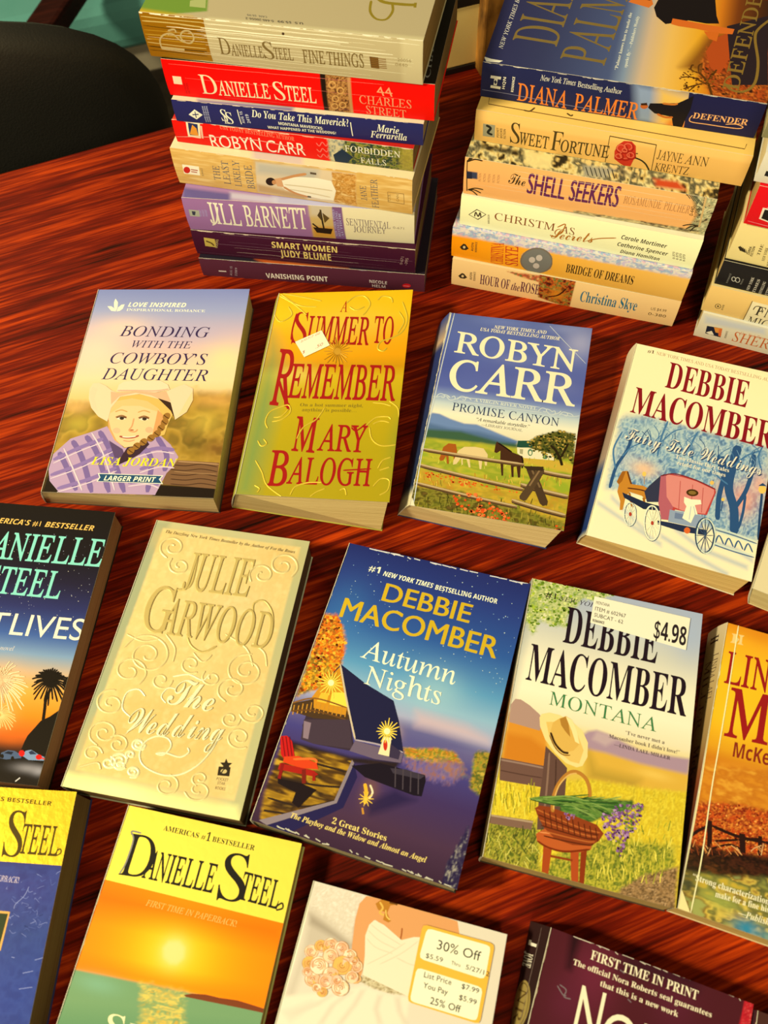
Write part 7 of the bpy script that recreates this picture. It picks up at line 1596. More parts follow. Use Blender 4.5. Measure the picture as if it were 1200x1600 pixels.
     ('e',19.2,41.5,-0.94,-1.8,1.68,-0.73,0,'#ecb890',''),
     ('e',19.4,39.8,1.05,-1.83,1.64,0.69,0,'#f4dcb8',''),
     ('e',21,38.9,2.24,-0.47,0.36,1.59,0,'#ecb890',''),
     ('s',[(23.2,38.8),(24.1,40.6),(23.3,42.5),(21.2,43.3),(19.1,42.6),(18.3,40.8)],0.41,'#c88a50',''),
     ('s',[(23.2,41),(22.3,42.2),(20.8,42.5),(19.5,41.8),(19.3,40.4),(20.2,39.3)],0.41,'#d89a60',''),
     ('s',[(21.7,41.7),(20.8,41.7),(20.2,41.2),(20.2,40.4),(20.9,39.8),(21.8,39.9)],0.41,'#b87038',''),
     ('e',19.7,44.2,4.04,-1.03,0.96,3.34,0,'#c08c58',''),
     ('e',21.7,44.4,-0.26,1.89,-1.73,-0.12,0,'#f2c0a0',''),
     ('e',20.7,45.7,-1.84,1.06,-0.92,-1.27,0,'#f4dcb8',''),
     ('e',18.9,45.8,-2.03,-0.57,0.59,-1.46,0,'#f2c0a0',''),
     ('e',17.7,44.7,-0.69,-1.78,1.66,-0.55,0,'#ecb890',''),
     ('e',18,43.1,1.18,-1.64,1.47,0.79,0,'#f2c0a0',''),
     ('e',19.6,42.3,2.16,-0.25,0.17,1.53,0,'#ecb890',''),
     ('e',21.3,42.9,1.5,1.32,-1.26,1.11,0,'#f2c0a0',''),
     ('s',[(22.4,44.5),(21.2,46.1),(19.1,46.5),(17.4,45.5),(17,43.7),(18.3,42.1)],0.41,'#c88a50',''),
     ('s',[(20.4,45.7),(18.9,45.7),(17.9,44.8),(18,43.5),(19.1,42.6),(20.6,42.6)],0.41,'#d89a60',''),
     ('s',[(19.1,44.9),(18.6,44.3),(18.8,43.6),(19.6,43.2),(20.4,43.4),(20.8,44)],0.41,'#b87038',''),
     ('e',27.6,45.1,4.44,-1.13,1.03,3.67,0,'#c08c58',''),
     ('e',28.4,46.9,-2.14,0.99,-0.83,-1.48,0,'#f4dcb8',''),
     ('e',26.4,46.9,-2.14,-0.83,0.84,-1.55,0,'#ecb890',''),
     ('e',25.3,45.5,-0.52,-2.02,1.88,-0.44,0,'#f4dcb8',''),
     ('e',25.9,43.8,1.5,-1.69,1.5,1.01,0,'#f0cfa4',''),
     ('e',27.8,43.1,2.38,-0.07,-0.02,1.7,0,'#f4dcb8',''),
     ('e',29.5,43.9,1.45,1.6,-1.52,1.1,0,'#f0cfa4',''),
     ('e',29.8,45.6,-0.57,2.05,-1.86,-0.33,0,'#f4dcb8',''),
     ('s',[(28.7,47.5),(26.3,47.6),(24.7,46.1),(24.9,44.1),(26.6,42.6),(29,42.7)],0.41,'#c88a50',''),
     ('s',[(26.4,46.7),(25.5,45.5),(25.9,44.1),(27.3,43.3),(28.9,43.6),(29.7,44.9)],0.41,'#d89a60',''),
     ('s',[(26.4,45.1),(26.8,44.4),(27.7,44.1),(28.5,44.4),(28.8,45.2),(28.3,45.9)],0.41,'#b87038',''),
     ('e',32.1,39,3.4,-0.87,0.77,2.83,0,'#c08c58',''),
     ('e',31.1,40.3,-1.54,-0.78,0.78,-1.14,0,'#f0cfa4',''),
     ('e',30.4,39.1,-0.21,-1.59,1.46,-0.21,0,'#f0cfa4',''),
     ('e',31,37.9,1.29,-1.2,1.04,0.88,0,'#f0cfa4',''),
     ('e',32.5,37.5,1.81,0.11,-0.17,1.3,0,'#f2c0a0',''),
     ('e',33.7,38.2,0.96,1.33,-1.25,0.74,0,'#f0cfa4',''),
     ('e',33.7,39.6,-0.62,1.54,-1.38,-0.38,0,'#f2c0a0',''),
     ('e',32.6,40.5,-1.72,0.59,-0.47,-1.21,0,'#f0cfa4',''),
     ('s',[(30.8,40.7),(29.9,39.4),(30.3,37.8),(31.9,37),(33.6,37.3),(34.4,38.7)],0.41,'#c88a50',''),
     ('s',[(30.5,39),(31.1,38),(32.3,37.6),(33.4,38),(33.7,39.1),(33.1,40.1)],0.41,'#d89a60',''),
     ('s',[(31.7,38.3),(32.4,38.2),(32.9,38.6),(33,39.2),(32.5,39.7),(31.8,39.8)],0.41,'#b87038',''),
     ('e',19.1,49.2,2.75,-0.7,0.66,2.26,0,'#c08c58',''),
     ('e',17.7,49.2,-0.04,-1.29,1.19,-0.07,0,'#e8b45c',''),
     ('e',18.3,48.3,1.13,-0.87,0.76,0.77,0,'#f2c0a0',''),
     ('e',19.5,48,1.44,0.21,-0.24,1.03,0,'#e8b45c',''),
     ('e',20.4,48.7,0.66,1.13,-1.06,0.51,0,'#e8b45c',''),
     ('e',20.4,49.8,-0.62,1.19,-1.08,-0.4,0,'#e8b45c',''),
     ('e',19.4,50.4,-1.43,0.35,-0.28,-1,0,'#e8b45c',''),
     ('e',18.2,50.2,-1.16,-0.75,0.73,-0.84,0,'#e8b45c',''),
     ('s',[(17.3,49.2),(17.9,48.1),(19.3,47.6),(20.6,48.1),(21,49.3),(20.3,50.5)],0.41,'#c88a50',''),
     ('s',[(18.5,48.3),(19.5,48.1),(20.3,48.7),(20.4,49.5),(19.7,50.2),(18.7,50.3)],0.41,'#d89a60',''),
     ('s',[(19.5,48.6),(19.8,49),(19.8,49.5),(19.3,49.8),(18.7,49.8),(18.4,49.4)],0.41,'#b87038',''),
     ('e',31.3,31.7,2.57,-0.65,0.59,2.16,0,'#c08c58',''),
     ('e',30.6,30.7,1.15,-0.72,0.61,0.8,0,'#ecb890',''),
     ('e',31.8,30.6,1.31,0.33,-0.34,0.96,0,'#e8b45c',''),
     ('e',32.6,31.3,0.48,1.13,-1.04,0.39,0,'#ecb890',''),
     ('e',32.4,32.3,-0.71,1.08,-0.95,-0.47,0,'#f4dcb8',''),
     ('e',31.4,32.9,-1.36,0.21,-0.14,-0.97,0,'#ecb890',''),
     ('e',30.3,32.5,-0.98,-0.82,0.77,-0.74,0,'#f4dcb8',''),
     ('e',30,31.5,0.14,-1.23,1.11,0.06,0,'#ecb890',''),
     ('s',[(30.4,30.4),(31.8,30.2),(32.8,30.9),(32.9,32.1),(32.1,33.1),(30.7,33.2)],0.42,'#c88a50',''),
     ('s',[(31.9,30.7),(32.5,31.3),(32.3,32.2),(31.6,32.7),(30.7,32.6),(30.1,32)],0.42,'#d89a60',''),
     ('s',[(32,31.6),(31.8,32.1),(31.3,32.3),(30.8,32.2),(30.6,31.7),(30.8,31.3)],0.42,'#b87038',''),
     ('e',25.1,42.3,2.76,-0.7,0.64,2.29,0,'#c08c58',''),
     ('e',25.7,41.1,1.36,0.47,-0.48,0.99,0,'#f2c0a0',''),
     ('e',26.5,42,0.38,1.24,-1.15,0.32,0,'#f4dcb8',''),
     ('e',26.2,43.1,-0.88,1.08,-0.96,-0.59,0,'#f2c0a0',''),
     ('e',25,43.5,-1.48,0.1,-0.04,-1.05,0,'#ecb890',''),
     ('e',23.9,43.1,-0.96,-0.96,0.91,-0.71,0,'#f2c0a0',''),
     ('e',23.7,42,0.29,-1.29,1.17,0.16,0,'#ecb890',''),
     ('e',24.5,41.1,1.32,-0.65,0.55,0.92,0,'#f2c0a0',''),
     ('s',[(26,40.8),(26.9,41.7),(26.7,43),(25.6,43.9),(24.1,43.7),(23.3,42.7)],0.41,'#c88a50',''),
     ('s',[(26.4,42.1),(26.1,43),(25.2,43.4),(24.2,43.2),(23.8,42.4),(24.1,41.5)],0.41,'#d89a60',''),
     ('s',[(25.5,42.8),(25,42.9),(24.5,42.7),(24.4,42.2),(24.7,41.8),(25.2,41.6)],0.41,'#b87038',''),
     ('e',15.9,48.1,2.33,-0.59,0.56,1.92,0,'#c08c58',''),
     ('e',17.1,47.9,0.21,1.07,-0.99,0.18,0,'#f4dcb8',''),
     ('e',16.8,48.8,-0.83,0.84,-0.75,-0.56,0,'#ecb890',''),
     ('e',15.8,49.1,-1.25,-0.02,0.06,-0.88,0,'#f4dcb8',''),
     ('e',14.9,48.6,-0.72,-0.87,0.83,-0.53,0,'#f0cfa4',''),
     ('e',14.8,47.7,0.36,-1.06,0.97,0.22,0,'#f4dcb8',''),
     ('e',15.6,47.1,1.16,-0.45,0.38,0.81,0,'#f0cfa4',''),
     ('e',16.6,47.2,1.09,0.51,-0.5,0.78,0,'#f4dcb8',''),
     ('s',[(17.5,47.9),(17.2,48.9),(16.1,49.5),(14.9,49.1),(14.4,48.2),(14.8,47.2)],0.41,'#c88a50',''),
     ('s',[(16.6,48.8),(15.8,49),(15.1,48.7),(14.8,48),(15.3,47.3),(16.1,47.1)],0.41,'#d89a60',''),
     ('s',[(15.7,48.6),(15.4,48.3),(15.4,47.9),(15.7,47.6),(16.2,47.6),(16.5,47.9)],0.41,'#b87038',''),
     ('s',[(34,41.5),(36.8,39.3),(35.7,37.6)],0.72,'#e8b070',''),
     ('s',[(0,0),(0.9,26.6),(0.3,68.5)],0.74,'#fdf6e4','')],
    spine=[],
    stickers=[('price_sticker','orange bordered discount sticker',[('p',[(61.8,8.4),(62.4,6.7),(64.3,6.1),(97.8,6),(99.6,6.6),(100.2,8.2),(99.6,41.3),(99,42.8),(97.2,43.3),(64.4,42.7),(62.7,42.2),(62.1,40.6)],'#f2b340',''),
     ('p',[(64.3,9.6),(65,7.9),(66.8,7.4),(96.1,7.5),(97.9,8),(98.4,9.7),(98.3,21.2),(97.6,22.8),(95.9,23.3),(65.9,22.3),(64.1,21.7),(63.6,20)],'#f8efc8',''),
     ('p',[(63.4,28.6),(64,27),(65.7,26.5),(95.6,27.1),(97.4,27.7),(98,29.3),(97.9,40.4),(97.4,41.9),(95.6,42.4),(65.6,42.1),(63.8,41.6),(63.3,40)],'#f8efc8',''),
     ('t','30% Off','n',71.31,15.72,94.28,15.75,0,-4.39,'#33302a',''),
     ('t','$5.59','n',66.62,20.98,75.67,21.1,0,-2.18,'#33302a',''),
     ('t','Thru','n',80.09,20.78,84.81,20.88,0,-1.68,'#33302a',''),
     ('t','5/27/12','n',87.75,21.03,100.07,21.47,0,-2.16,'#33302a',''),
     ('t','List Price','n',67.77,29.91,82.08,30.02,0,-2.53,'#33302a',''),
     ('t','$7.99','n',87.4,30.04,96.49,30.27,0,-2.22,'#33302a',''),
     ('t','You Pay','n',68.41,34.6,81.21,34.76,0,-2.5,'#33302a',''),
     ('t','$5.99','n',87.17,35.28,96.22,35.49,0,-2.29,'#33302a',''),
     ('t','25% Off','n',73.37,40.75,89.01,40.9,0,-3.13,'#33302a','')])])
paperback('dark plum paperback with cream lettering and gold oval seal on its spine',
    'paperbacks laid out face up on the table', (84.86,-79.37,0), -0.4089,
    [(-49.87,84.94,19),(53.98,85.9,19),(52.93,-85.1,19),(-48.06,-86.71,19)],
    [(-58.86,85.9,0),(53.98,85.9,0),(52.93,-85.1,0),(-48.06,-86.71,0)], (102.43,171.33,19), '#241414', '#c01c28', False,
    front=[('bg','#4c1a22'),
     ('se',25.6,14.9,13.8,19.1,'#6c2438',0.8),
     ('se',15.8,31,10.4,12.5,'#5e2034',0.6),
     ('se',65.7,13.1,12.5,12.5,'#5c2034',0.6),
     ('sp',[(10.1,-1.4),(15.9,-1.3),(14.3,15.7),(11.9,15.5)],'#160a10',2.19,0.8),
     ('sp',[(37.9,-1.5),(75.8,-3.3),(74.9,3.4),(37.5,7.3)],'#200e1a',4.31,0.6),
     ('sp',[(98.1,-0.6),(103.2,-0.6),(103.2,15.9),(97.1,18.1)],'#c4202c',0.31,1),
     ('nz',[(98.6,-0.4),(103.2,-0.6),(103.2,15.9),(98.1,17.7)],['#d83038','#9a1420','#e86a60'],1.24,0.31,0.7,0.5,2),
     ('s',[(10.6,24),(14.3,25.3),(14,28.5),(17.4,28.4)],0.52,'#7a6a6c',''),
     ('s',[(9.6,24.8),(13.2,27.8),(14.9,27.7)],0.52,'#7a6a6c',''),
     ('s',[(44,18.8),(45.9,19.7)],0.52,'#7a6a6c',''),
     ('s',[(37.5,7.3),(40,8.1)],0.53,'#7a6a6c',''),
     ('t','FIRST TIME IN PRINT','b',22.32,7.52,76.24,7.77,0,-4.4,'#f2e2bc',''),
     ('t','The official Nora Roberts seal guarantees','b',14.62,12.89,84.1,12.92,0,-2.69,'#f2e2bc',''),
     ('t','that this is a new work','b',29.65,17.76,68.69,18.3,0,-2.67,'#f2e2bc',''),
     ('t','N','n',21.4,45.44,33.6,45.08,0,-25.06,'#f2e2bc',''),
     ('t','OR','n',35.26,46.48,65.66,45.41,0,-19.39,'#f2e2bc',''),
     ('wear','#e8d8a8',34,3,0.7,1),
     ('s',[(83.7,-0.2),(87.2,-0.5)],0.37,'#d8c8b0','k'),
     ('s',[(14.6,0.2),(18.7,0.2)],0.38,'#d8c8b0','k'),
     ('s',[(94.2,-0.3),(98.3,-1.1)],0.36,'#d8c8b0','k'),
     ('s',[(24.9,0.1),(27.9,0.1)],0.38,'#d8c8b0','k'),
     ('s',[(24.8,0.1),(26.2,0.7)],0.38,'#d8c8b0','k'),
     ('s',[(62.6,-0.1),(66.2,0.1)],0.37,'#d8c8b0','k'),
     ('s',[(78.9,-0.2),(82.6,-0.4)],0.37,'#d8c8b0','k'),
     ('s',[(33.4,0.1),(35.1,0.8)],0.38,'#d8c8b0','k'),
     ('s',[(23.8,0.1),(28.1,-0.7)],0.38,'#d8c8b0','k'),
     ('s',[(47.1,0),(49.3,-0.1)],0.37,'#d8c8b0','k'),
     ('s',[(57.6,0),(60.1,0.3)],0.37,'#d8c8b0','k'),
     ('s',[(46,0),(49.1,0.6)],0.37,'#d8c8b0','k'),
     ('s',[(48.2,0),(51.5,0.1)],0.37,'#d8c8b0','k'),
     ('s',[(27,0.1),(30.5,0.3)],0.38,'#d8c8b0','k'),
     ('s',[(11.9,0.2),(15.4,0.3)],0.38,'#d8c8b0','k'),
     ('s',[(95.1,-0.3),(96.2,0.7)],0.36,'#d8c8b0','k'),
     ('s',[(37.1,0.1),(39.8,0.1)],0.38,'#d8c8b0','k'),
     ('s',[(52.8,0),(56.7,0.3)],0.37,'#d8c8b0','k'),
     ('s',[(19.3,0.2),(22.6,-0.1)],0.38,'#d8c8b0','k'),
     ('s',[(67.8,-0.1),(71.4,-0.3)],0.37,'#d8c8b0','k'),
     ('s',[(89.5,-0.2),(92.8,0)],0.36,'#d8c8b0','k'),
     ('s',[(17.7,0.2),(21.2,0.2)],0.38,'#d8c8b0','k'),
     ('s',[(94.4,-0.3),(95.8,-0.2)],0.36,'#d8c8b0','k'),
     ('s',[(91.3,-0.2),(95.5,-0.2)],0.36,'#d8c8b0','k'),
     ('s',[(71.2,-0.1),(74.9,-0.7)],0.37,'#d8c8b0','k'),
     ('s',[(38.7,0.1),(43,0.1)],0.37,'#d8c8b0','k')],
    spine=[('bg','#2c1a18'),
     ('p',[(10,7.35),(11.5,7.35),(11.5,15.75),(9,15.75),(9,13.02),(10,13.02)],'#e8dcc0',''),
     ('t','JOVE','b',15,17.85,22,17.85,0,-9.45,'#d8ccb0',''),
     ('p',[(52,10.5),(51.41,13.22),(49.71,15.68),(47.06,17.63),(43.72,18.89),(40.01,19.32),(36.3,18.89),(32.96,17.64),(30.3,15.69),(28.59,13.24),(28,10.51),(28.58,7.79),(30.28,5.33),(32.93,3.38),(36.27,2.12),(39.97,1.68),(43.68,2.1),(47.03,3.35),(49.69,5.3),(51.4,7.75)],'#c8ac5c','f'),
     ('s',[(50.5,10.5),(49.59,13.49),(47.02,15.96),(43.24,17.49),(38.9,17.81),(34.74,16.86),(31.5,14.82),(29.73,12.02),(29.73,8.96),(31.51,6.17),(34.76,4.13),(38.92,3.19),(43.26,3.51),(47.04,5.05),(49.6,7.52),(50.5,10.51)],0.5,'#5a4420',''),
     ('t','NR','r',32,15.12,48,15.12,0,-9.24,'#5a4420',''),
     ('t','FIRST TIME','b',56,9.66,74,9.66,0,-5.46,'#e8dcc0',''),
     ('t','IN PRINT','b',58,18.06,72,18.06,0,-5.46,'#e8dcc0',''),
     ('t','NORA ROBERTS','n',82,16.8,160,16.8,0,-12.6,'#f0e4c8',''),
     ('cracks',4,0.25,'#8a7468',2,2,0,1)])
paperback('purple paperback at the very bottom of the left stack',
    'left stack of paperbacks', (-34.84,540.93,0), 1.3872,
    [(-53,88.91,19.04),(53,88.91,19.04),(53,-88.91,19.04),(-53,-88.91,19.04)],
    [(-53,88.91,0),(53,88.91,0),(53,-88.91,0),(-53,-88.91,0)], (106,177.82,19.04), '#542636', '#c8a878', False,
    front=[('bg','#241c26'),
     ('sp',[(3.9,44.4),(0.6,118.1),(-5.3,122.9),(-0.5,53.2)],'#c85a1c',1.82,0.9),
     ('sp',[(1.2,70.7),(-0.1,110.4),(-5.2,111.1),(-3.2,79.4)],'#e88a2c',1.35,0.8),
     ('sp',[(-0.4,0.1),(-1.5,43.4),(-6.6,44.4),(-6.8,1.6)],'#4a4a78',1.37,0.9)],
    spine=[('bg','#542636'),
     ('wear','#8a7a90',12,1,0.5,0),
     ('t','VANISHING POINT','sb',51.98,16.09,101.61,15.03,0,-5.74,'#ece0cc',''),
     ('t','NICOLE','sb',134.72,12.44,148.48,13.01,0,-3.42,'#d8c8c0',''),
     ('t','HELM','sb',136.63,17.5,147.07,17.85,0,-3.42,'#d8c8c0',''),
     ('s',[(13.9,12),(20,11.9)],1.22,'#d8ccc0',''),
     ('e',163.8,12.8,3.37,-0.4,0.14,2.5,0,'#c81c24',''),
     ('s',[(161.4,13.1),(166.2,13.1)],0.75,'#f08080',''),
     ('t','AUG 15','n',23.93,16.51,26.04,5.89,-1.79,-0.1,'#a898a0',''),
     ('t','2389','n',27.92,16.66,29.89,6.94,-1.79,-0.1,'#a898a0','')])
paperback('dark purple paperback with yellow title low in the left stack',
    'left stack of paperbacks', (-37.88,543.22,19.19), 1.3643,
    [(-52,86.15,24.49),(52,86.15,24.49),(52,-86.15,24.49),(-52,-86.15,24.49)],
    [(-52,86.15,0),(52,86.15,0),(52,-86.15,0),(-52,-86.15,0)], (104,172.3,24.49), '#40142a', '#b89058', False,
    front=[],
    spine=[('bg','#40142a'),
     ('cracks',5,0.22,'#7a5a68',3,2,0,1),
     ('cracks',2,0.2,'#c8b0a0',5,2,0.45,0.8),
     ('wear','#d8c0a0',26,3,0.9,0),
     ('t','SMART WOMEN','sb',62.36,9.88,112.99,9.3,0,-5.7,'#e2c470',''),
     ('t','JUDY BLUME','sb',67.9,18.82,107.64,18.57,0,-7.33,'#e2c470',''),
     ('p',[(9.2,6),(17.8,6.6),(17.5,15.1),(8.7,14.6)],'#bca24c',''),
     ('s',[(10.3,9.2),(14.3,11),(15.9,13.6)],1.43,'#5a4420',''),
     ('t','BOOKS','sb',18.19,15.61,20.71,6.77,-1.96,-0.02,'#a89060',''),
     ('t','0-671','n',162.59,15.4,163.9,7.42,-2.15,0,'#a88a80',''),
     ('t','-395','n',166.13,15.75,167.43,8.31,-2.16,0,'#a88a80','')])
paperback('lavender and cream paperback in the left stack with small ship picture',
    'left stack of paperbacks', (-39.45,546.81,43.83), 1.3942,
    [(-52,85.51,30.55),(52,85.51,30.55),(52,-85.51,30.55),(-52,-85.51,30.55)],
    [(-52,85.51,0),(52,85.51,0),(52,-85.51,0),(-52,-85.51,0)], (104,171.03,30.55), '#9c6c9a', '#dcc488', False,
    front=[('bg','#a47aa4'),
     ('sp',[(7.4,66.5),(9.2,176.2),(-10.4,178.1),(-7.6,69.2)],'#b8b0c8',2.17,1),
     ('sp',[(8.5,34.6),(6.5,70.4),(0.2,71.5),(2.2,35.9)],'#c8c0d0',1.75,0.8),
     ('sp',[(10.6,-1.7),(7.3,34.9),(-2.8,36.9),(-3.3,1.6)],'#4a4a86',1.76,0.8)],
    spine=[('bg','#9c6c9a'),
     ('sp',[(118.3,-2),(173.1,-2.4),(175.3,33.2),(119.2,31)],'#e6d8b0',0.42,1),
     ('sp',[(94,-3.8),(111.3,-3.1),(111.9,31.1),(95,30.7)],'#c8a868',0.42,1),
     ('sp',[(94.5,-2.6),(111.3,-2.2),(111.5,9.6),(94.8,8.5)],'#c8b8a0',2.12,0.9),
     ('sp',[(95.1,18.3),(111.7,18.2),(111.9,30.4),(95,30.7)],'#c88c30',1.73,0.9),
     ('s',[(102.7,2.9),(104.2,24.9)],1.3,'#2a2018',''),
     ('p',[(100,8.1),(102.9,2.9),(103.3,13.2)],'#4a3820',''),
     ('p',[(104,5.3),(108.9,9.8),(104.9,14.6)],'#5a4424',''),
     ('p',[(95.8,19.5),(110.4,20),(108.6,25.8),(98.1,25)],'#2a1c14',''),
     ('s',[(95.8,15.8),(100,20.4)],1.3,'#2a1c14',''),
     ('sp',[(111.3,-3.1),(118.4,-2.9),(119.8,30.9),(111.9,30.6)],'#7c5484',0.32,1),
     ('t','NEW YORK TIMES','b',113.77,28.02,112.85,2.13,-1.73,-0.09,'#a8a0c8',''),
     ('t','BESTSELLING','b',116.06,27.82,115.09,3.42,-1.73,-0.09,'#a8a0c8',''),
     ('t','AUTHOR','b',118.35,27.62,117.34,4.72,-1.73,-0.09,'#a8a0c8',''),
     ('t','JILL','rb',18.02,22.02,41.84,22.95,0,-19.57,'#efe4c4',''),
     ('t','BARNETT','rb',44.9,22.68,91.44,21.85,0,-19.42,'#efe4c4',''),
     ('s',[(25.9,6.1),(22.9,19.6),(18.5,24.5)],1.32,'#efe4c4',''),
     ('t','SENTIMENTAL','r',121.19,15.16,153.56,16.13,0,-6.29,'#6a5a64',''),
     ('t','JOURNEY','r',126.15,21.81,150.21,21.47,0,-5.8,'#6a5a64',''),
     ('p',[(3.5,10),(11.1,10.4),(10.8,16.3),(3.3,16.2)],'#a8a890',''),
     ('p',[(5.5,11.4),(8.5,11.6),(7.2,15.3),(5.4,15)],'#3a3a4a',''),
     ('t','0-671','n',155.4,15.74,163.51,16.04,0,-2.15,'#8a7a6a',''),
     ('t','POCKET','n',12.4,15.88,12.66,9.73,-1.49,-0.13,'#a8a4c8',''),
     ('t','POCKET','n',14.68,15.69,14.92,9.54,-1.49,-0.13,'#a8a4c8',''),
     ('t','POCKET','n',16.96,15.49,17.18,9.35,-1.49,-0.13,'#a8a4c8','')])
paperback('tan paperback in the left stack with a white-gowned woman on its spine',
    'left stack of paperbacks', (-36.06,552.32,74.53), 1.2952,
    [(-52,87.58,30.88),(52,87.58,30.88),(52,-87.58,30.88),(-52,-87.58,30.88)],
    [(-52,87.58,0),(52,87.58,0),(52,-87.58,0),(-52,-87.58,0)], (104,175.15,30.88), '#dcb468', '#d8b878', False,
    front=[('bg','#ecd6a4'),
     ('sp',[(10,58.3),(9,95.1),(-0.7,97.7),(-2.2,61.9)],'#c8b8b0',2.13,0.8)],
    spine=[('bg','#e8b45c'),
     ('nz',[(0,0.2),(176.1,-1.1),(177.1,31.7),(-1.2,32.3)],['#ecca84','#cfa052','#e4bc70'],2.06,0.82,0.8,9,2),
     ('sp',[(63.2,2.4),(135.3,1.6),(134.4,30.1),(60.3,29.4)],'#dcc4a0',0.41,1),
     ('sp',[(63.6,2.3),(109,1.8),(106.8,11),(62.7,11.5)],'#a8a8a0',2.85,0.7),
     ('nz',[(118.4,2.5),(135.3,2),(134.4,30.1),(117.6,29.3)],['#c48434','#e0ac60','#b07428','#ecc480'],1.61,0.6,1,2,4),
     ('sp',[(61.1,21.2),(96.8,26.1),(96.5,30.6),(60.3,29.4)],'#b88c50',1.65,0.8),
     ('p',[(77,16.3),(82.9,12.2),(94,10),(106.9,8.8),(117.5,9.8),(120.3,17.8),(117.6,27.5),(107.9,27.8),(93.1,26.2),(82.1,23.6)],'#f4e8cc',''),
     ('s',[(82.4,18.4),(99.1,17.9),(117.6,18.2)],1.02,'#d8c4a0',''),
     ('s',[(85.9,22.3),(100.7,23.2),(115.5,24.8)],1.02,'#d8c4a0',''),
     ('s',[(80,14.3),(90.4,9.7),(99.7,6.6)],2.04,'#c88c58',''),
     ('s',[(81.3,20.8),(89.4,25.5),(98.6,27.6)],2.05,'#c88c58',''),
     ('p',[(75,14.6),(80.6,12.6),(81.5,20.8),(76.7,20.9)],'#d8a070',''),
     ('e',72.2,17.4,3.74,-0.61,-0.3,3.65,0,'#2c1a12',''),
     ('e',74.7,17.6,1.68,-0.28,-0.16,2.05,0,'#c88c58',''),
     ('s',[(102.5,5.5),(107,5.6)],1.62,'#5a4a3a',''),
     ('s',[(98.2,27.2),(100.8,27.2)],1.64,'#5a4a3a',''),
     ('t','THE','r',33.84,22.56,35.07,9.67,-5.04,0.16,'#525660',''),
     ('t','LEAST','r',40.93,25.46,42.39,4.86,-5.05,0.17,'#525660',''),
     ('t','LIKELY','r',49.03,26.36,50.73,3.5,-5.05,0.17,'#525660',''),
     ('t','BRIDE','r',59.04,26.95,59.62,5.67,-5.63,0.26,'#525660',''),
     ('t','JANE','r',142.67,23,142.37,10.2,-4.46,0.06,'#525660',''),
     ('t','FEATHER','r',150.87,29.18,150.41,3.61,-4.86,0.13,'#525660',''),
     ('p',[(6.6,12.5),(19.3,12.5),(18.5,20.6),(6.1,20.8)],'#f2e6c4',''),
     ('e',9.2,17.1,2.65,-0.44,-0.46,3.04,0,'#c8281c',''),
     ('s',[(12.5,16.1),(17.7,16.2)],0.83,'#a83828',''),
     ('s',[(12.2,18),(16.8,18.1)],0.83,'#a83828',''),
     ('s',[(157.8,12.6),(169.2,12.5),(169.4,21.7),(157.9,21.4),(157.8,12.6)],0.61,'#8a6a3c','k'),
     ('t','U.S.','n',159.73,20.23,159.65,14.06,-1.67,0.05,'#8a6a3c',''),
     ('t','CAN','n',165.66,20.15,165.52,13.56,-1.67,0.05,'#8a6a3c',''),
     ('wear','#f4e4bc',18,5,0.5,0),
     ('t','ROMANCE','n',21.49,20.54,21.7,13.69,-1.49,0.02,'#6a5a40','')])
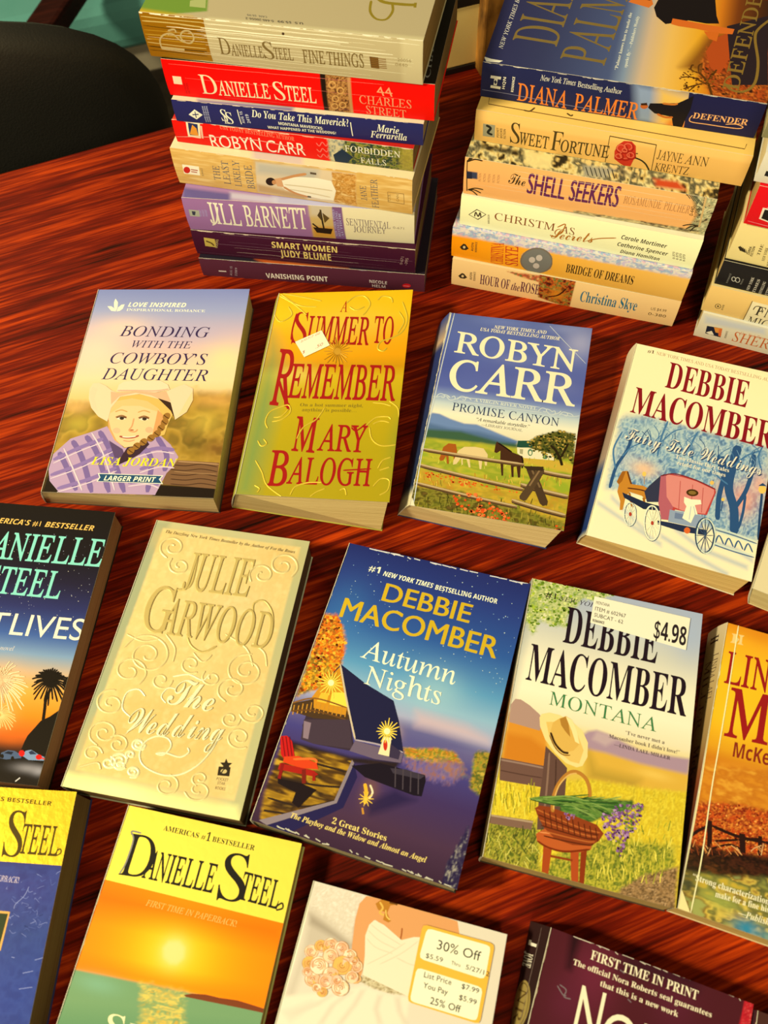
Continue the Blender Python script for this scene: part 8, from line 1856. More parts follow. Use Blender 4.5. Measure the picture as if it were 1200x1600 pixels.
paperback('red paperback in the left stack with a dark forest panel on its spine',
    'left stack of paperbacks', (-33,558.81,105.57), 1.2992,
    [(-52,85.19,18.19),(52,85.19,18.19),(52,-85.19,18.19),(-52,-85.19,18.19)],
    [(-52,85.19,0),(52,85.19,0),(52,-85.19,0),(-52,-85.19,0)], (104,170.37,18.19), '#c01c18', '#a88048', False,
    front=[('bg','#c8241c'),
     ('sp',[(1.4,0.1),(0.8,11.3),(-9,14.6),(-8.4,3.5)],'#e86a50',2.13,0.7)],
    spine=[('bg','#e4160c'),
     ('sp',[(112.1,-3.3),(172.4,-3.3),(174.3,21.1),(112.1,20.2)],'#3c4a20',0.37,1),
     ('nz',[(112.1,-3.3),(172.4,-3.3),(174.3,21.1),(112.1,20.2)],['#2a3818','#6a7428','#9a8c40','#1c2c38','#3c5420'],1.49,0.37,1,1.6,5),
     ('nz',[(111.8,-1.3),(123.1,-0.6),(119.7,18.9),(112.1,19.2)],['#e0d0a0','#c8b890','#6a7a80'],1.68,1.49,0.9,1,4),
     ('sp',[(161.9,-2.4),(171.6,-1.6),(172.3,18.9),(161.4,18)],'#b09a3c',2.41,0.7),
     ('p',[(114.6,12),(121.4,6.3),(128.6,11.9),(123.3,18.4),(115.3,18.1)],'#1f2f44',''),
     ('t','ROBYN','n',25.64,19.1,62.84,16.79,0,-10.86,'#f2e4c8',''),
     ('t','CARR','n',66.83,16.73,94.72,15.91,0,-9.98,'#f2e4c8',''),
     ('t','NEW YORK TIMES AND','b',50.06,1.11,79.11,1.63,0,-2.75,'#e87858',''),
     ('t','USA TODAY BESTSELLING AUTHOR','b',34.84,2.59,87.87,4.79,0,-3.02,'#e87858',''),
     ('t','FORBIDDEN','r',123.18,7.77,161.62,7.58,0,-4.65,'#f0e6d0',''),
     ('t','FALLS','r',133.78,16.17,151.67,15.9,0,-4.82,'#f0e6d0',''),
     ('s',[(103.2,4.1),(105.3,6.2),(107.5,3.1),(110,5.6),(111.4,3.4)],0.75,'#e86c5c',''),
     ('s',[(103.1,8.9),(105.3,11),(107.4,7.9),(109.9,10.3),(111.4,8.2)],0.75,'#e86c5c',''),
     ('s',[(103.1,13.7),(105.2,15.8),(107.4,12.7),(109.9,15.1),(111.4,12.9)],0.76,'#e86c5c',''),
     ('p',[(10.5,-1.3),(20.8,-0.6),(18.9,12.4),(9.6,12.1)],'#f0dcb4',''),
     ('p',[(11.8,0.8),(18.8,1.3),(17.7,10.4),(11.2,10.6)],'#26305a',''),
     ('p',[(11.3,10),(14.8,2),(17.4,4.4),(17.7,10.4)],'#e09030',''),
     ('s',[(21.2,2.1),(20.3,12.1)],1.35,'#e8b898',''),
     ('wear','#f0c8a8',30,7,0.8,0),
     ('s',[(0.7,13.5),(51.7,7.7),(94.5,11)],0.52,'#e8a088','')])
paperback('navy blue paperback with white italic title in the left stack',
    'left stack of paperbacks', (-29.11,559.66,123.91), 1.3307,
    [(-52,85.97,16.71),(52,85.97,16.71),(52,-85.97,16.71),(-52,-85.97,16.71)],
    [(-52,85.97,0),(52,85.97,0),(52,-85.97,0),(-52,-85.97,0)], (104,171.95,16.71), '#272860', '#c8a868', False,
    front=[('bg','#e4d4ac'),
     ('sp',[(3,17.5),(4.4,83.7),(-0.8,84.9),(-2.2,19.1)],'#6a6a98',1.77,0.9)],
    spine=[('bg','#272860'),
     ('wear','#d8c8b0',24,9,0.5,0),
     ('p',[(10.1,10.2),(15.3,5.6),(20.3,9.3),(15,13.7)],'#f2ecdc',''),
     ('s',[(12.9,10),(17.4,9.2)],0.83,'#272860',''),
     ('s',[(15.3,7.2),(15.1,12.3)],0.62,'#272860',''),
     ('t','HARLEQUIN','sb',22.07,15.02,21.93,2.69,-0.94,0.13,'#b8b8d0',''),
     ('t','HARLEQUIN','sb',23.57,14.82,23.4,2.52,-0.94,0.13,'#b8b8d0',''),
     ('t','HARLEQUIN','sb',25.07,14.61,24.87,2.35,-0.94,0.13,'#b8b8d0',''),
     ('t','S','r',33.35,12.61,37.79,12.7,0,-8.95,'#f2ecdc',''),
     ('t','S','r',36.57,14.43,41.4,14.24,0,-8.91,'#f2ecdc',''),
     ('t','E','r',34.7,14.68,38.79,14.58,0,-5.81,'#f2ecdc',''),
     ('s',[(45.8,2.8),(46.8,14)],0.61,'#f2ecdc',''),
     ('t','AUG 15','sb',49.62,12.73,48.92,3.57,-1.86,0.24,'#c8c8d8',''),
     ('t','2419','sb',53.71,12.21,52.87,5.31,-2.23,0.28,'#c8c8d8',''),
     ('t','Do You Take This Maverick?','bi',55.2,7,121.86,7.11,0,-5.22,'#f2ecdc',''),
     ('t','MONTANA MAVERICKS:','sb',73.32,11.07,103.98,11.78,0,-2.3,'#f2ecdc',''),
     ('t','WHAT HAPPENED AT THE WEDDING?','sb',65.1,15.31,112.76,14.6,0,-2.29,'#f2ecdc',''),
     ('s',[(123.3,3.8),(124.1,14.5)],0.67,'#f2ecdc',''),
     ('t','Marie','bi',140.7,8.62,155.83,9.11,0,-5.4,'#f2ecdc',''),
     ('t','Ferrarella','bi',136.27,14.01,161.08,13.89,0,-5.4,'#f2ecdc','')])
paperback('bright red paperback second from the top of the left stack with a black front cover',
    'left stack of paperbacks', (-25.42,563.9,140.77), 1.3278,
    [(-53,90.02,26.32),(53,90.02,26.32),(53,-90.02,26.32),(-53,-90.02,26.32)],
    [(-53,90.02,0),(53,90.02,0),(53,-90.02,0),(-53,-90.02,0)], (106,180.03,26.32), '#f80804', '#b88c50', False,
    front=[('bg','#1b1712'),
     ('gx',[(0,'#221a14'),(0.5,'#17150f'),(1,'#15130f')]),
     ('t','CHARLES STREET','r',6.5,175.76,126.89,166.63,-0.15,-3.35,'#8a8478','')],
    spine=[('bg','#f80804'),
     ('cracks',3,0.15,'#e88070',4,2,0,1),
     ('p',[(5.5,11),(11.4,11),(11.1,16.8),(5.2,16.8)],'#f2d8b0',''),
     ('sp',[(106,-0.5),(125.7,-0.4),(126.1,27.3),(106.6,26.9)],'#5a3218',0.28,1),
     ('nz',[(109,-0.9),(123.5,-0.5),(124.3,27.4),(109.5,26.6)],['#3a1c10','#a86c38','#c8904c','#6a3c1c'],1.3,0.37,1,1,3),
     ('sp',[(106,-0.5),(109.7,-0.5),(109.9,26.6),(106.6,26.5)],'#1f120c',0.19,1),
     ('sp',[(123.7,-0.5),(125.9,-0.4),(126.3,27.2),(124.3,27)],'#c89058',0.19,1),
     ('e',113.7,6.5,2.12,-0.23,-0.06,2.17,0.93,'#d8a058',''),
     ('e',118.9,9.9,2.13,-0.23,-0.05,2.18,0.94,'#d8a058',''),
     ('e',115.2,16.2,2.15,-0.23,-0.06,2.17,0.94,'#d8a058',''),
     ('e',119.6,20.6,2.16,-0.23,-0.04,2.18,0.94,'#d8a058',''),
     ('e',114.1,22.2,2.17,-0.23,-0.06,2.17,0.94,'#d8a058',''),
     ('t','D','r',23.61,22.37,34.98,22.15,0,-14.24,'#f4e0b0',''),
     ('t','ANIELLE','rb',35.13,22.33,71.04,21.28,0,-11.14,'#f4e0b0',''),
     ('t','S','r',73.73,21.39,81.28,21.37,0,-13.21,'#f4e0b0',''),
     ('t','TEEL','rb',81.64,21.34,102.14,21.12,0,-11.33,'#f4e0b0',''),
     ('t','44','r',142.79,10.6,153.06,10.65,0,-5.97,'#f0a070',''),
     ('t','CHARLES','r',131.08,17.83,165.24,17.9,0,-5.97,'#f0a070',''),
     ('t','STREET','r',135.21,25.51,161.64,26.28,0,-6.37,'#f0a070',''),
     ('t','FICTION','n',13.16,23.44,13.1,15.41,-1.28,0.13,'#8a1010',''),
     ('t','FICTION','n',14.99,23.26,14.91,15.22,-1.28,0.13,'#8a1010','')])
paperback('grey and gold paperback with a cracked spine on top of the left stack',
    'left stack of paperbacks', (-31.73,564.49,167.24), 1.3099,
    [(-52,89.79,29.48),(52,89.79,29.48),(52,-89.79,29.48),(-52,-89.79,29.48)],
    [(-52,89.79,0),(52,89.79,0),(52,-89.79,0),(-52,-89.79,0)], (104,179.58,29.48), '#c9b888', '#b88c48', False,
    front=[('bg','#b6a47c'),
     ('sp',[(-4.2,1.6),(128.4,-40.3),(135.6,9.3),(7.6,42.2)],'#6e8c34',0.63,1),
     ('sp',[(3.5,-1.1),(1,34.6),(-4.1,36.2),(-4.2,1.6)],'#d0a020',2.14,0.9),
     ('sp',[(2,44.6),(3.4,182.6),(-4.1,184),(-5.1,46.8)],'#cfc090',1.26,0.8),
     ('t','U.S. $5.99','sb',5.99,103.79,5.61,87.88,-1.98,0.84,'#3a342c',''),
     ('t','0-440-20056-2','sb',5.49,85.37,5.62,67.49,-1.99,0.87,'#4a4438',''),
     ('t','CAN. $6.99','sb',8.69,80.26,8.83,67.43,-1.75,0.82,'#6a6454',''),
     ('s',[(33.8,168.5),(33.1,160.6),(34.3,146.9),(44.9,140.5)],2.75,'#b89c2c','f'),
     ('s',[(33.2,153.9),(25.4,155.8),(17,153.5),(16.5,147.3),(23.2,142.2),(33.8,140.6)],1.65,'#b89c2c','f'),
     ('s',[(35.9,168.1),(31.1,168.6)],1.67,'#b89c2c','f'),
     ('p',[(16.4,28.3),(20.6,37.5),(10.5,40.2),(10.6,29.8)],'#a8ac6a','')],
    spine=[('bg','#c4b284'),
     ('sp',[(166.4,-1.2),(179.9,-0.9),(179.8,30.3),(166.7,30)],'#d8c898',1.7,0.7),
     ('p',[(-0.3,-0.3),(42.1,-0.2),(42.5,28.9),(-0.1,29.7)],'#b8800e','f'),
     ('cracks',13,0.32,'#f4e8bc',7,3,0,1),
     ('cracks',4,0.45,'#fff4d0',17,2,0.05,0.4),
     ('wear','#f8ecc8',40,11,1,0),
     ('s',[(1,2.5),(21.3,2.8),(41.6,2.6)],0.56,'#f8e080','f'),
     ('s',[(1,5.2),(21.1,4.8),(41.3,5.5)],0.74,'#f8e080','f'),
     ('s',[(1,8),(20.7,8.5),(41.1,8.4)],0.37,'#5a4008','f'),
     ('s',[(1,10.8),(20.5,10.5),(40.9,10.8)],0.54,'#dcaa28','f'),
     ('s',[(1,13.6),(20.2,13.3),(40.7,13.1)],0.55,'#e8c040','f'),
     ('s',[(1,16.4),(19.8,16.6),(40.4,16.6)],0.76,'#dcaa28','f'),
     ('s',[(0.9,19.1),(19.5,19.6),(40.2,19.5)],0.6,'#f8e080','f'),
     ('s',[(0.9,21.9),(19.2,21.9),(40,21.6)],0.69,'#5a4008','f'),
     ('s',[(0.9,24.7),(19,24.6),(39.7,25.2)],0.42,'#5a4008','f'),
     ('t','D','r',48.95,22.19,56.38,22.27,0,-11.42,'#7c6434',''),
     ('t','ANIELLE','rb',56.56,22.25,78.01,21.88,0,-7.97,'#7c6434',''),
     ('t','S','r',78.01,22.05,84.93,21.84,0,-11.44,'#7c6434',''),
     ('t','TEEL','rb',84.93,21.66,97.38,21.38,0,-7.98,'#7c6434',''),
     ('t','FINE','rb',103.59,22.11,117.77,21.65,0,-9.02,'#7c6434',''),
     ('t','THINGS','rb',119.15,21.67,142.63,21.09,0,-9.02,'#7c6434',''),
     ('p',[(146.4,13.1),(151.9,13.2),(152.3,20.8),(147.1,20.6)],'#6a4820',''),
     ('s',[(147.2,14),(156.7,13.9)],0.52,'#8a6028',''),
     ('s',[(147.2,15.2),(156.8,15.1)],0.52,'#8a6028',''),
     ('s',[(147.3,16.4),(156.9,16.3)],0.52,'#8a6028',''),
     ('s',[(147.3,17.6),(156.9,17.5)],0.52,'#8a6028',''),
     ('s',[(147.4,18.9),(157,18.7)],0.52,'#8a6028',''),
     ('s',[(147.4,20.1),(157.1,19.9)],0.52,'#8a6028',''),
     ('t','0440','n',162.45,17.6,170.18,17.47,0,-2.08,'#a08c5c',''),
     ('t','20056','n',163.96,14.31,172.51,14.1,0,-2.08,'#a08c5c',''),
     ('s',[(9.7,23.4),(9.8,17.2),(13.4,13),(19.5,11.6),(24.2,15.6),(30.1,16.7),(33.5,12.9),(31.7,8.9),(27,9.4),(24.6,13.5),(27.5,16.7)],1.04,'#e8d48c','f'),
     ('p',[(9.7,21),(25.2,21.1),(24.9,22.8),(9.4,23.1)],'#e8d48c','f'),
     ('s',[(17.1,9.8),(21.5,8.6),(22.2,10.6)],1.04,'#e8d48c','f'),
     ('e',92.6,4.4,0.85,-0.09,-0.02,0.87,0,'#4a3420','')])
paperback('cream paperback at the bottom of the middle stack with teal author name and roses',
    'middle stack of paperbacks', (162.8,500.14,0), 1.2362,
    [(-52,85.81,27.64),(52,85.81,27.64),(52,-85.81,27.64),(-52,-85.81,27.64)],
    [(-52,85.81,0),(52,85.81,0),(52,-85.81,0),(-52,-85.81,0)], (104,171.63,27.64), '#ecd29c', '#c8a058', False,
    front=[('bg','#e8cc94')],
    spine=[('bg','#f2c684'),
     ('sp',[(66.7,-1.6),(93.9,-0.8),(93.5,29.7),(68.8,23.1)],'#4a2016',0.48,1),
     ('nz',[(66.7,-1.6),(93.9,-0.8),(93.5,29.7),(68.8,23.1)],['#3a1a10','#94301c','#d07020','#54602c','#b88c40'],2.15,0.48,1,1,4),
     ('nz',[(42.2,2.5),(68.6,0.8),(67.8,6.8),(52.8,5.2)],['#4a6a28','#b02818','#d8b060'],1.89,0.71,0.9,1,3),
     ('se',82.2,16.1,6.8,6.8,'#d88420',0.9),
     ('s',[(75.6,20.8),(83.3,16.4),(88.2,8.4)],1.22,'#3a1a10',''),
     ('t','HOUR OF','b',22.55,20.66,45.8,20.55,0,-10.38,'#5c2c40',''),
     ('t','the','bi',47.08,20.8,53.76,20.56,0,-8.37,'#5c2c40',''),
     ('t','ROSE','b',54.17,20.46,68.8,20.21,0,-10.76,'#5c2c40',''),
     ('t','Christina Skye','b',99.93,18.56,142.3,17.35,0,-10.97,'#2c6c84',''),
     ('p',[(5.3,16.2),(8,12.4),(9.6,12.5),(12.4,16.1),(10.4,18.2),(7.1,18.4)],'#3a2c1c',''),
     ('e',8.8,15.6,1.03,-0.25,0.08,1.3,0,'#e0c088',''),
     ('t','AVON','sb',16.26,17.85,16.09,9.87,-1.87,0.18,'#4a3824',''),
     ('t','ROMANCE','sb',19.01,18.27,18.69,8.67,-1.66,0.13,'#4a3824',''),
     ('t','0-380','n',151.73,19.23,164.77,18.7,0,-3.17,'#5a4428',''),
     ('t','US $4.99','n',152.37,13.28,163.67,12.8,0,-2.85,'#5a4428','')])
paperback('orange to cream paperback in the middle stack with an oval cherub medallion',
    'middle stack of paperbacks', (162.98,501.33,27.79), 1.2214,
    [(-52,86.48,29.27),(52,86.48,29.27),(52,-86.48,29.27),(-52,-86.48,29.27)],
    [(-52,86.48,0),(52,86.48,0),(52,-86.48,0),(-52,-86.48,0)], (104,172.96,29.27), '#e4b45c', '#d0a458', False,
    front=[('bg','#d8c8c4'),
     ('nz',[(10,-2.9),(26.6,184.3),(-9.1,188.6),(-11.1,2.6)],['#c4b4d0','#ecdcc4','#88a4c4','#dca8b4','#f0e0d0','#a8b4d0'],3.77,0.94,1,1.4,6)],
    spine=[('gx',[(0,'#ff980c'),(0.25,'#fca41c'),(0.5,'#f4b040'),(1,'#f0b858')]),
     ('sp',[(-1,-2.6),(172.9,-4.1),(175.2,4.6),(50.8,5.2),(-0.6,6.8)],'#d8c4c0',1.88,0.9),
     ('nz',[(-1,-2.6),(172.9,-4.1),(175.2,4.6),(50.9,6),(-0.6,6.2)],['#c4b4d0','#ecdcc4','#88a4c4','#dca8b4'],2.36,1.41,0.9,1.4,6),
     ('p',[(6.3,17.7),(8.9,13.6),(10.5,13.7),(13.2,17.5),(11.3,19.7),(8.1,20.1)],'#3a2c1c',''),
     ('e',9.7,17,0.99,-0.28,0.09,1.4,0,'#e0c088',''),
     ('t','AVON','sb',16.92,19.29,16.72,10.82,-1.8,0.22,'#4a3824',''),
     ('t','ROMANCE','sb',19.57,19.68,19.22,9.56,-1.6,0.17,'#4a3824',''),
     ('t','CHRISTINA','b',39.94,27.79,38.98,6.11,-9.29,0.94,'#c83c20',''),
     ('t','SKYE','rb',51.18,26.31,49.54,6.61,-9.26,0.92,'#c83c20',''),
     ('e',64.4,17.1,11.25,-3.08,1.64,12.34,0,'#7a766c',''),
     ('nz',[(53.6,12.2),(62.6,5.3),(74.1,9.4),(75.3,21.6),(65.8,28.9),(55.6,25.6)],['#a8a090','#706c6c','#c8c0b0','#8a8480'],2.32,1.39,1,1,3),
     ('e',64.4,17.1,11.25,-3.08,1.64,12.34,1.16,'#7a6a58',''),
     ('e',61.1,16.3,2.33,-0.64,0.38,2.96,0,'#c8b8a8',''),
     ('e',66,13,2.31,-0.63,0.4,2.95,0,'#c8b8a8',''),
     ('e',64.8,21.7,2.34,-0.65,0.4,2.95,0,'#c8b8a8',''),
     ('t','BRIDGE OF DREAMS','b',86.69,22.03,135.91,21.5,0,-8.68,'#3a2c18',''),
     ('wear','#f0e0b8',12,5,0.5,0)])
paperback('pale cream paperback in the middle stack with brown script over spaced capitals',
    'middle stack of paperbacks', (165.93,503.74,57.21), 1.2188,
    [(-52,83.98,27.36),(52,83.98,27.36),(52,-83.98,27.36),(-52,-83.98,27.36)],
    [(-52,83.98,0),(52,83.98,0),(52,-83.98,0),(-52,-83.98,0)], (104,167.96,27.36), '#f0e0b4', '#d8b468', False,
    front=[('bg','#f2e4bc'),
     ('sp',[(11.3,57.2),(12.3,91.5),(3.3,93.1),(3.2,62.7)],'#2c2018',1.35,0.9)],
    spine=[('bg','#fcf4b8'),
     ('t','CHRISTM','r',25.18,15.97,68.75,15.73,0,-6.56,'#8c4a20',''),
     ('t','AS','r',72.45,15.83,82.77,16.06,0,-6.23,'#8c4a20',''),
     ('t','Secrets','bs',67.03,23.29,96.49,20.14,0,-9.8,'#b8701c',''),
     ('s',[(70.3,11.8),(75.3,7.8),(73.9,15.4),(69.2,21.1),(66.1,20.3)],0.89,'#b8701c',''),
     ('s',[(92.2,19.4),(99.9,14.8),(111.6,11.3)],0.88,'#b8701c',''),
     ('t','Carole Mortimer','sbi',114.89,11.26,146.28,11.95,0,-3.56,'#463828',''),
     ('t','Catherine Spencer','sbi',113.51,18.05,148.67,18.56,0,-3.56,'#463828',''),
     ('t','Diana Hamilton','sbi',116.78,24.67,144.4,25.09,0,-3.56,'#463828',''),
     ('s',[(6.4,15.8),(12,9.8),(18.8,12.6),(13.3,18.8),(6.4,15.8)],0.82,'#4a3a28','k'),
     ('s',[(10.7,16.6),(11.4,12.3),(13.3,15.9),(14.5,12),(15.3,15.9)],0.94,'#4a3a28',''),
     ('t','HARLEQUIN','sb',22.07,20.91,21.47,12.4,-1.35,0.11,'#5a4830',''),
     ('t','0-373','sb',154.23,20.15,152.59,13.66,-1.52,0.13,'#5a4830',''),
     ('t','0-373','sb',156.62,20.3,154.96,13.83,-1.52,0.13,'#5a4830',''),
     ('t','0-373','sb',159.01,20.45,157.33,14,-1.52,0.13,'#5a4830',''),
     ('t','0-373','sb',161.39,20.59,159.71,14.16,-1.52,0.13,'#5a4830','')])
paperback('peach paperback with tall purple lettering and floral cover, middle stack',
    'middle stack of paperbacks', (166.13,506.91,84.72), 1.2372,
    [(-52,83.41,30.78),(52,83.41,30.78),(52,-83.41,30.78),(-52,-83.41,30.78)],
    [(-52,83.41,0),(52,83.41,0),(52,-83.41,0),(-52,-83.41,0)], (104,166.81,30.78), '#e4b070', '#c8a058', False,
    front=[('bg','#c8a868'),
     ('nz',[(21.3,-6.4),(15.8,180),(-1.6,181.6),(-4.8,-0.2)],['#2c2418','#dcb868','#f0dc98','#8a7c54','#4a4838','#e8c880'],4.52,0.68,1,1.6,3),
     ('sp',[(9.9,124.7),(10.7,140.5),(3.7,146.6),(2.8,127.4)],'#d04a24',1.7,1),
     ('sp',[(17.7,36),(14.6,57),(1.4,57.7),(2.6,40.9)],'#f0d890',1.33,0.9),
     ('sp',[(15.6,4.5),(15.1,36.5),(9.5,35.8),(10.8,7.4)],'#2c2418',1.34,0.8),
     ('sp',[(11.6,77.7),(12.9,99.2),(2.3,93.7),(1.4,79.5)],'#a8a08a',1.73,0.9),
     ('s',[(10,79.8),(2.3,82.9)],0.64,'#3a3a34',''),
     ('s',[(10.3,82.7),(2.5,85.8)],0.64,'#3a3a34',''),
     ('s',[(10.5,85.5),(2.7,88.6)],0.64,'#3a3a34',''),
     ('s',[(10.8,88.4),(2.9,91.5)],0.64,'#3a3a34',''),
     ('s',[(11.1,91.2),(3.1,94.3)],0.64,'#3a3a34',''),
     ('s',[(11.4,94.1),(3.3,97.1)],0.64,'#3a3a34',''),
     ('s',[(11.6,96.9),(3.5,100)],0.64,'#3a3a34','')],
    spine=[('bg','#fab468'),
     ('sp',[(148,-3.6),(167.7,-2.3),(172.5,32.9),(154.1,33.8),(157.6,13.6)],'#8a7a50',1.16,0.95),
     ('nz',[(150.6,-3.5),(167.7,-2.3),(170.4,32.2),(154.6,32.5),(158.5,13.4)],['#3a3222','#dcc488','#8c8c64','#f0e0a4','#6a6448'],2.69,0.77,1,1,7),
     ('nz',[(77.9,28.7),(162.8,27.2),(165,32.8),(78.9,33.1)],['#3a3020','#e0c484','#8a8058'],2.43,0.81,1,2,5),
     ('s',[(141.2,-5.5),(150.2,2.7)],0.58,'#5a5a44',''),
     ('s',[(143.7,-4.5),(153.1,3.9)],0.58,'#5a5a44',''),
     ('s',[(146.1,-3.4),(156,5.1)],0.58,'#5a5a44',''),
     ('s',[(148.6,-2.4),(158.9,6.2)],0.58,'#5a5a44',''),
     ('s',[(151,-1.3),(161.8,7.4)],0.58,'#5a5a44',''),
     ('s',[(1.7,3.2),(6.8,0.6),(12.1,0.8)],1.01,'#3a2c16',''),
     ('s',[(1.7,3.2),(5.8,-0.8),(10.1,-2.1)],1.01,'#3a2c16',''),
     ('s',[(1.7,3.2),(4.5,-1.7),(7.5,-3.8)],1.01,'#3a2c16',''),
     ('s',[(3.4,26.6),(8.7,23.9),(14.3,24)],1.03,'#3a2c16',''),
     ('s',[(3.4,26.6),(8,25.7),(12.8,27.7)],1.04,'#3a2c16',''),
     ('s',[(3.4,26.6),(6.8,27.2),(10.4,30.6)],1.04,'#3a2c16',''),
     ('s',[(156.5,-1.7),(151.2,-1.8),(146.8,0.5)],0.96,'#3a2c16',''),
     ('s',[(156.5,-1.7),(151.5,-3.5),(147.4,-2.8)],0.96,'#3a2c16',''),
     ('s',[(156.5,-1.7),(152.3,-4.8),(148.9,-5.4)],0.96,'#3a2c16',''),
     ('s',[(161.5,22.9),(156,22.8),(151.3,25.3)],0.98,'#3a2c16',''),
     ('s',[(161.5,22.9),(157.4,24.1),(154.1,27.8)],0.98,'#3a2c16',''),
     ('s',[(161.5,22.9),(158.9,24.9),(157.3,29.4)],0.98,'#3a2c16',''),
     ('s',[(1.6,2.1),(2.8,27.9)],0.62,'#3a2c16',''),
     ('s',[(159.4,-0.9),(161.9,24)],1.18,'#d8b070',''),
     ('sp',[(1.8,10.3),(9.3,10),(9.8,15.6),(2.3,16.2)],'#3a4058',0.41,1),
     ('p',[(1.9,10.8),(5.4,10.4),(5.9,16),(2.3,16.4)],'#24283c',''),
     ('t','FICTION','n',12.11,16.91,12.05,10.29,-1.62,0.15,'#a06c44',''),
     ('t','FICTION','n',15.35,16.61,15.25,10,-1.62,0.15,'#a06c44',''),
     ('t','FICTION','n',18.59,16.31,18.44,9.72,-1.62,0.15,'#a06c44',''),
     ('t','FICTION','n',21.82,16.01,21.64,9.44,-1.62,0.15,'#a06c44',''),
     ('t','FICTION','n',25.05,15.72,24.83,9.16,-1.61,0.15,'#a06c44',''),
     ('t','The','bs',31.03,14.3,42.68,14.84,0,-8.34,'#3a2c16',''),
     ('t','SHELL','n',44.21,20.12,69.62,20.19,0,-16.42,'#6a2a54',''),
     ('t','SHELL','n',44.77,20.22,70.19,20.29,0,-16.42,'#6a2a54',''),
     ('t','SEEKERS','n',73.07,20.07,105.59,18.71,0,-16.41,'#6a2a54',''),
     ('t','SEEKERS','n',73.64,20.17,106.17,18.81,0,-16.4,'#6a2a54',''),
     ('t','ROSAMUNDE','r',109.19,14.65,133.94,13.99,0,-6.44,'#b07444',''),
     ('t','PILCHER','r',135.76,14.03,152.4,14.1,0,-6.29,'#b07444',''),
     ('t','0-440-','n',155.51,15.21,154.85,6.93,-2.57,-0.1,'#3a2c16',''),
     ('t','21204-3','n',158.89,16.02,157.63,6.75,-2.57,-0.09,'#3a2c16',''),
     ('cracks',5,0.2,'#f4d8a8',6,2,0,1)])
paperback('tan paperback with a red rose on its spine, in the middle stack',
    'middle stack of paperbacks', (179.47,520.01,115.64), 1.2238,
    [(-52,89.08,23.63),(52,89.08,23.63),(52,-89.08,23.63),(-52,-89.08,23.63)],
    [(-52,89.08,0),(52,89.08,0),(52,-89.08,0),(-52,-89.08,0)], (104,178.15,23.63), '#d8b878', '#c8a050', False,
    front=[('bg','#ffce68'),
     ('s',[(13.7,5.6),(7.5,6.4),(5.7,172.4),(10.7,173.2)],0.77,'#6a4420','k'),
     ('s',[(7.3,30),(7.3,34.3),(11.6,36.8)],1.23,'#5a4420',''),
     ('s',[(11.3,58.1),(9.5,61),(10.8,62.1)],1.22,'#5a4420','')],
    spine=[('bg','#f0b860'),
     ('sp',[(-0.8,0.2),(177.8,-1.8),(179.9,5.2),(-0.1,7.1)],'#fcc870',1.17,0.7),
     ('p',[(5.5,9.1),(13.7,8.8),(14,18.7),(5.9,19)],'#9c9474',''),
     ('s',[(7.6,10),(10.8,11.6),(9.2,15.4),(12.4,16.7)],1.76,'#26241c',''),
     ('t','POCKET','sb',16.96,17.92,16.26,10.26,-1.5,0.14,'#5a4828',''),
     ('t','BOOKS','sb',19.34,18.02,18.61,10.39,-1.5,0.14,'#5a4828',''),
     ('t','FICTION','sb',21.72,18.13,20.97,10.53,-1.5,0.14,'#5a4828',''),
     ('t','S','r',24.43,20.43,31.05,20.38,0,-15.53,'#4c3c1c',''),
     ('t','WEET','rb',30.56,20.5,50.59,20.55,0,-9.96,'#4c3c1c',''),
     ('t','F','r',52.02,20.86,59.44,20.63,0,-15.15,'#4c3c1c',''),
     ('t','ORTUNE','rb',58.79,20.78,90.68,19.38,0,-9.74,'#4c3c1c',''),
     ('s',[(89.6,23.3),(88.8,2.7),(118.7,3.3),(120.2,23.7)],0.75,'#4c3c1c','k'),
     ('s',[(107,15.1),(111.5,16.2),(115.4,18.8),(118.7,23.6)],1.14,'#33301a',''),
     ('s',[(105.8,11.9),(108.9,11.7)],0.76,'#33301a',''),
     ('p',[(94.9,19),(93.9,12.6),(95.3,7.5),(98.3,4.3),(103.1,3.8),(106.3,6.4),(107.7,12.5),(107.1,17.6),(106.3,23),(102,23.5),(98.7,21.7)],'#cc3420',''),
     ('e',98.2,10.2,3.35,-0.7,0.91,3.3,0.96,'#a81c12',''),
     ('e',97.7,9.7,2.68,-0.56,0.68,2.48,0.76,'#e86a48',''),
     ('e',102.1,8.3,3,-0.62,0.83,2.95,0.95,'#a81c12',''),
     ('e',101.6,7.8,2.4,-0.49,0.62,2.22,0.76,'#e86a48',''),
     ('e',101.3,15,3.7,-0.8,1.02,3.6,0.96,'#a81c12',''),
     ('e',100.8,14.4,2.96,-0.64,0.76,2.7,0.76,'#e86a48',''),
     ('e',105,14.2,2.69,-0.57,0.75,2.61,0.95,'#a81c12',''),
     ('e',104.5,13.7,2.15,-0.46,0.56,1.96,0.76,'#e86a48',''),
     ('e',97.8,16.6,2.36,-0.52,0.64,2.3,0.96,'#a81c12',''),
     ('e',97.3,16.1,1.89,-0.41,0.48,1.73,0.77,'#e86a48',''),
     ('e',100.6,11.2,1.84,-0.39,0.51,1.81,0.95,'#a81c12',''),
     ('e',100.1,10.7,1.47,-0.31,0.38,1.36,0.76,'#e86a48',''),
     ('t','JAYNE','r',121.16,13.37,137.37,13.39,0,-7.02,'#4c3c1c',''),
     ('t','ANN','r',138.77,13.31,153.14,12.69,0,-6.81,'#4c3c1c',''),
     ('t','KRENTZ','r',121.72,22.97,143.48,22.03,0,-6.59,'#4c3c1c','')])
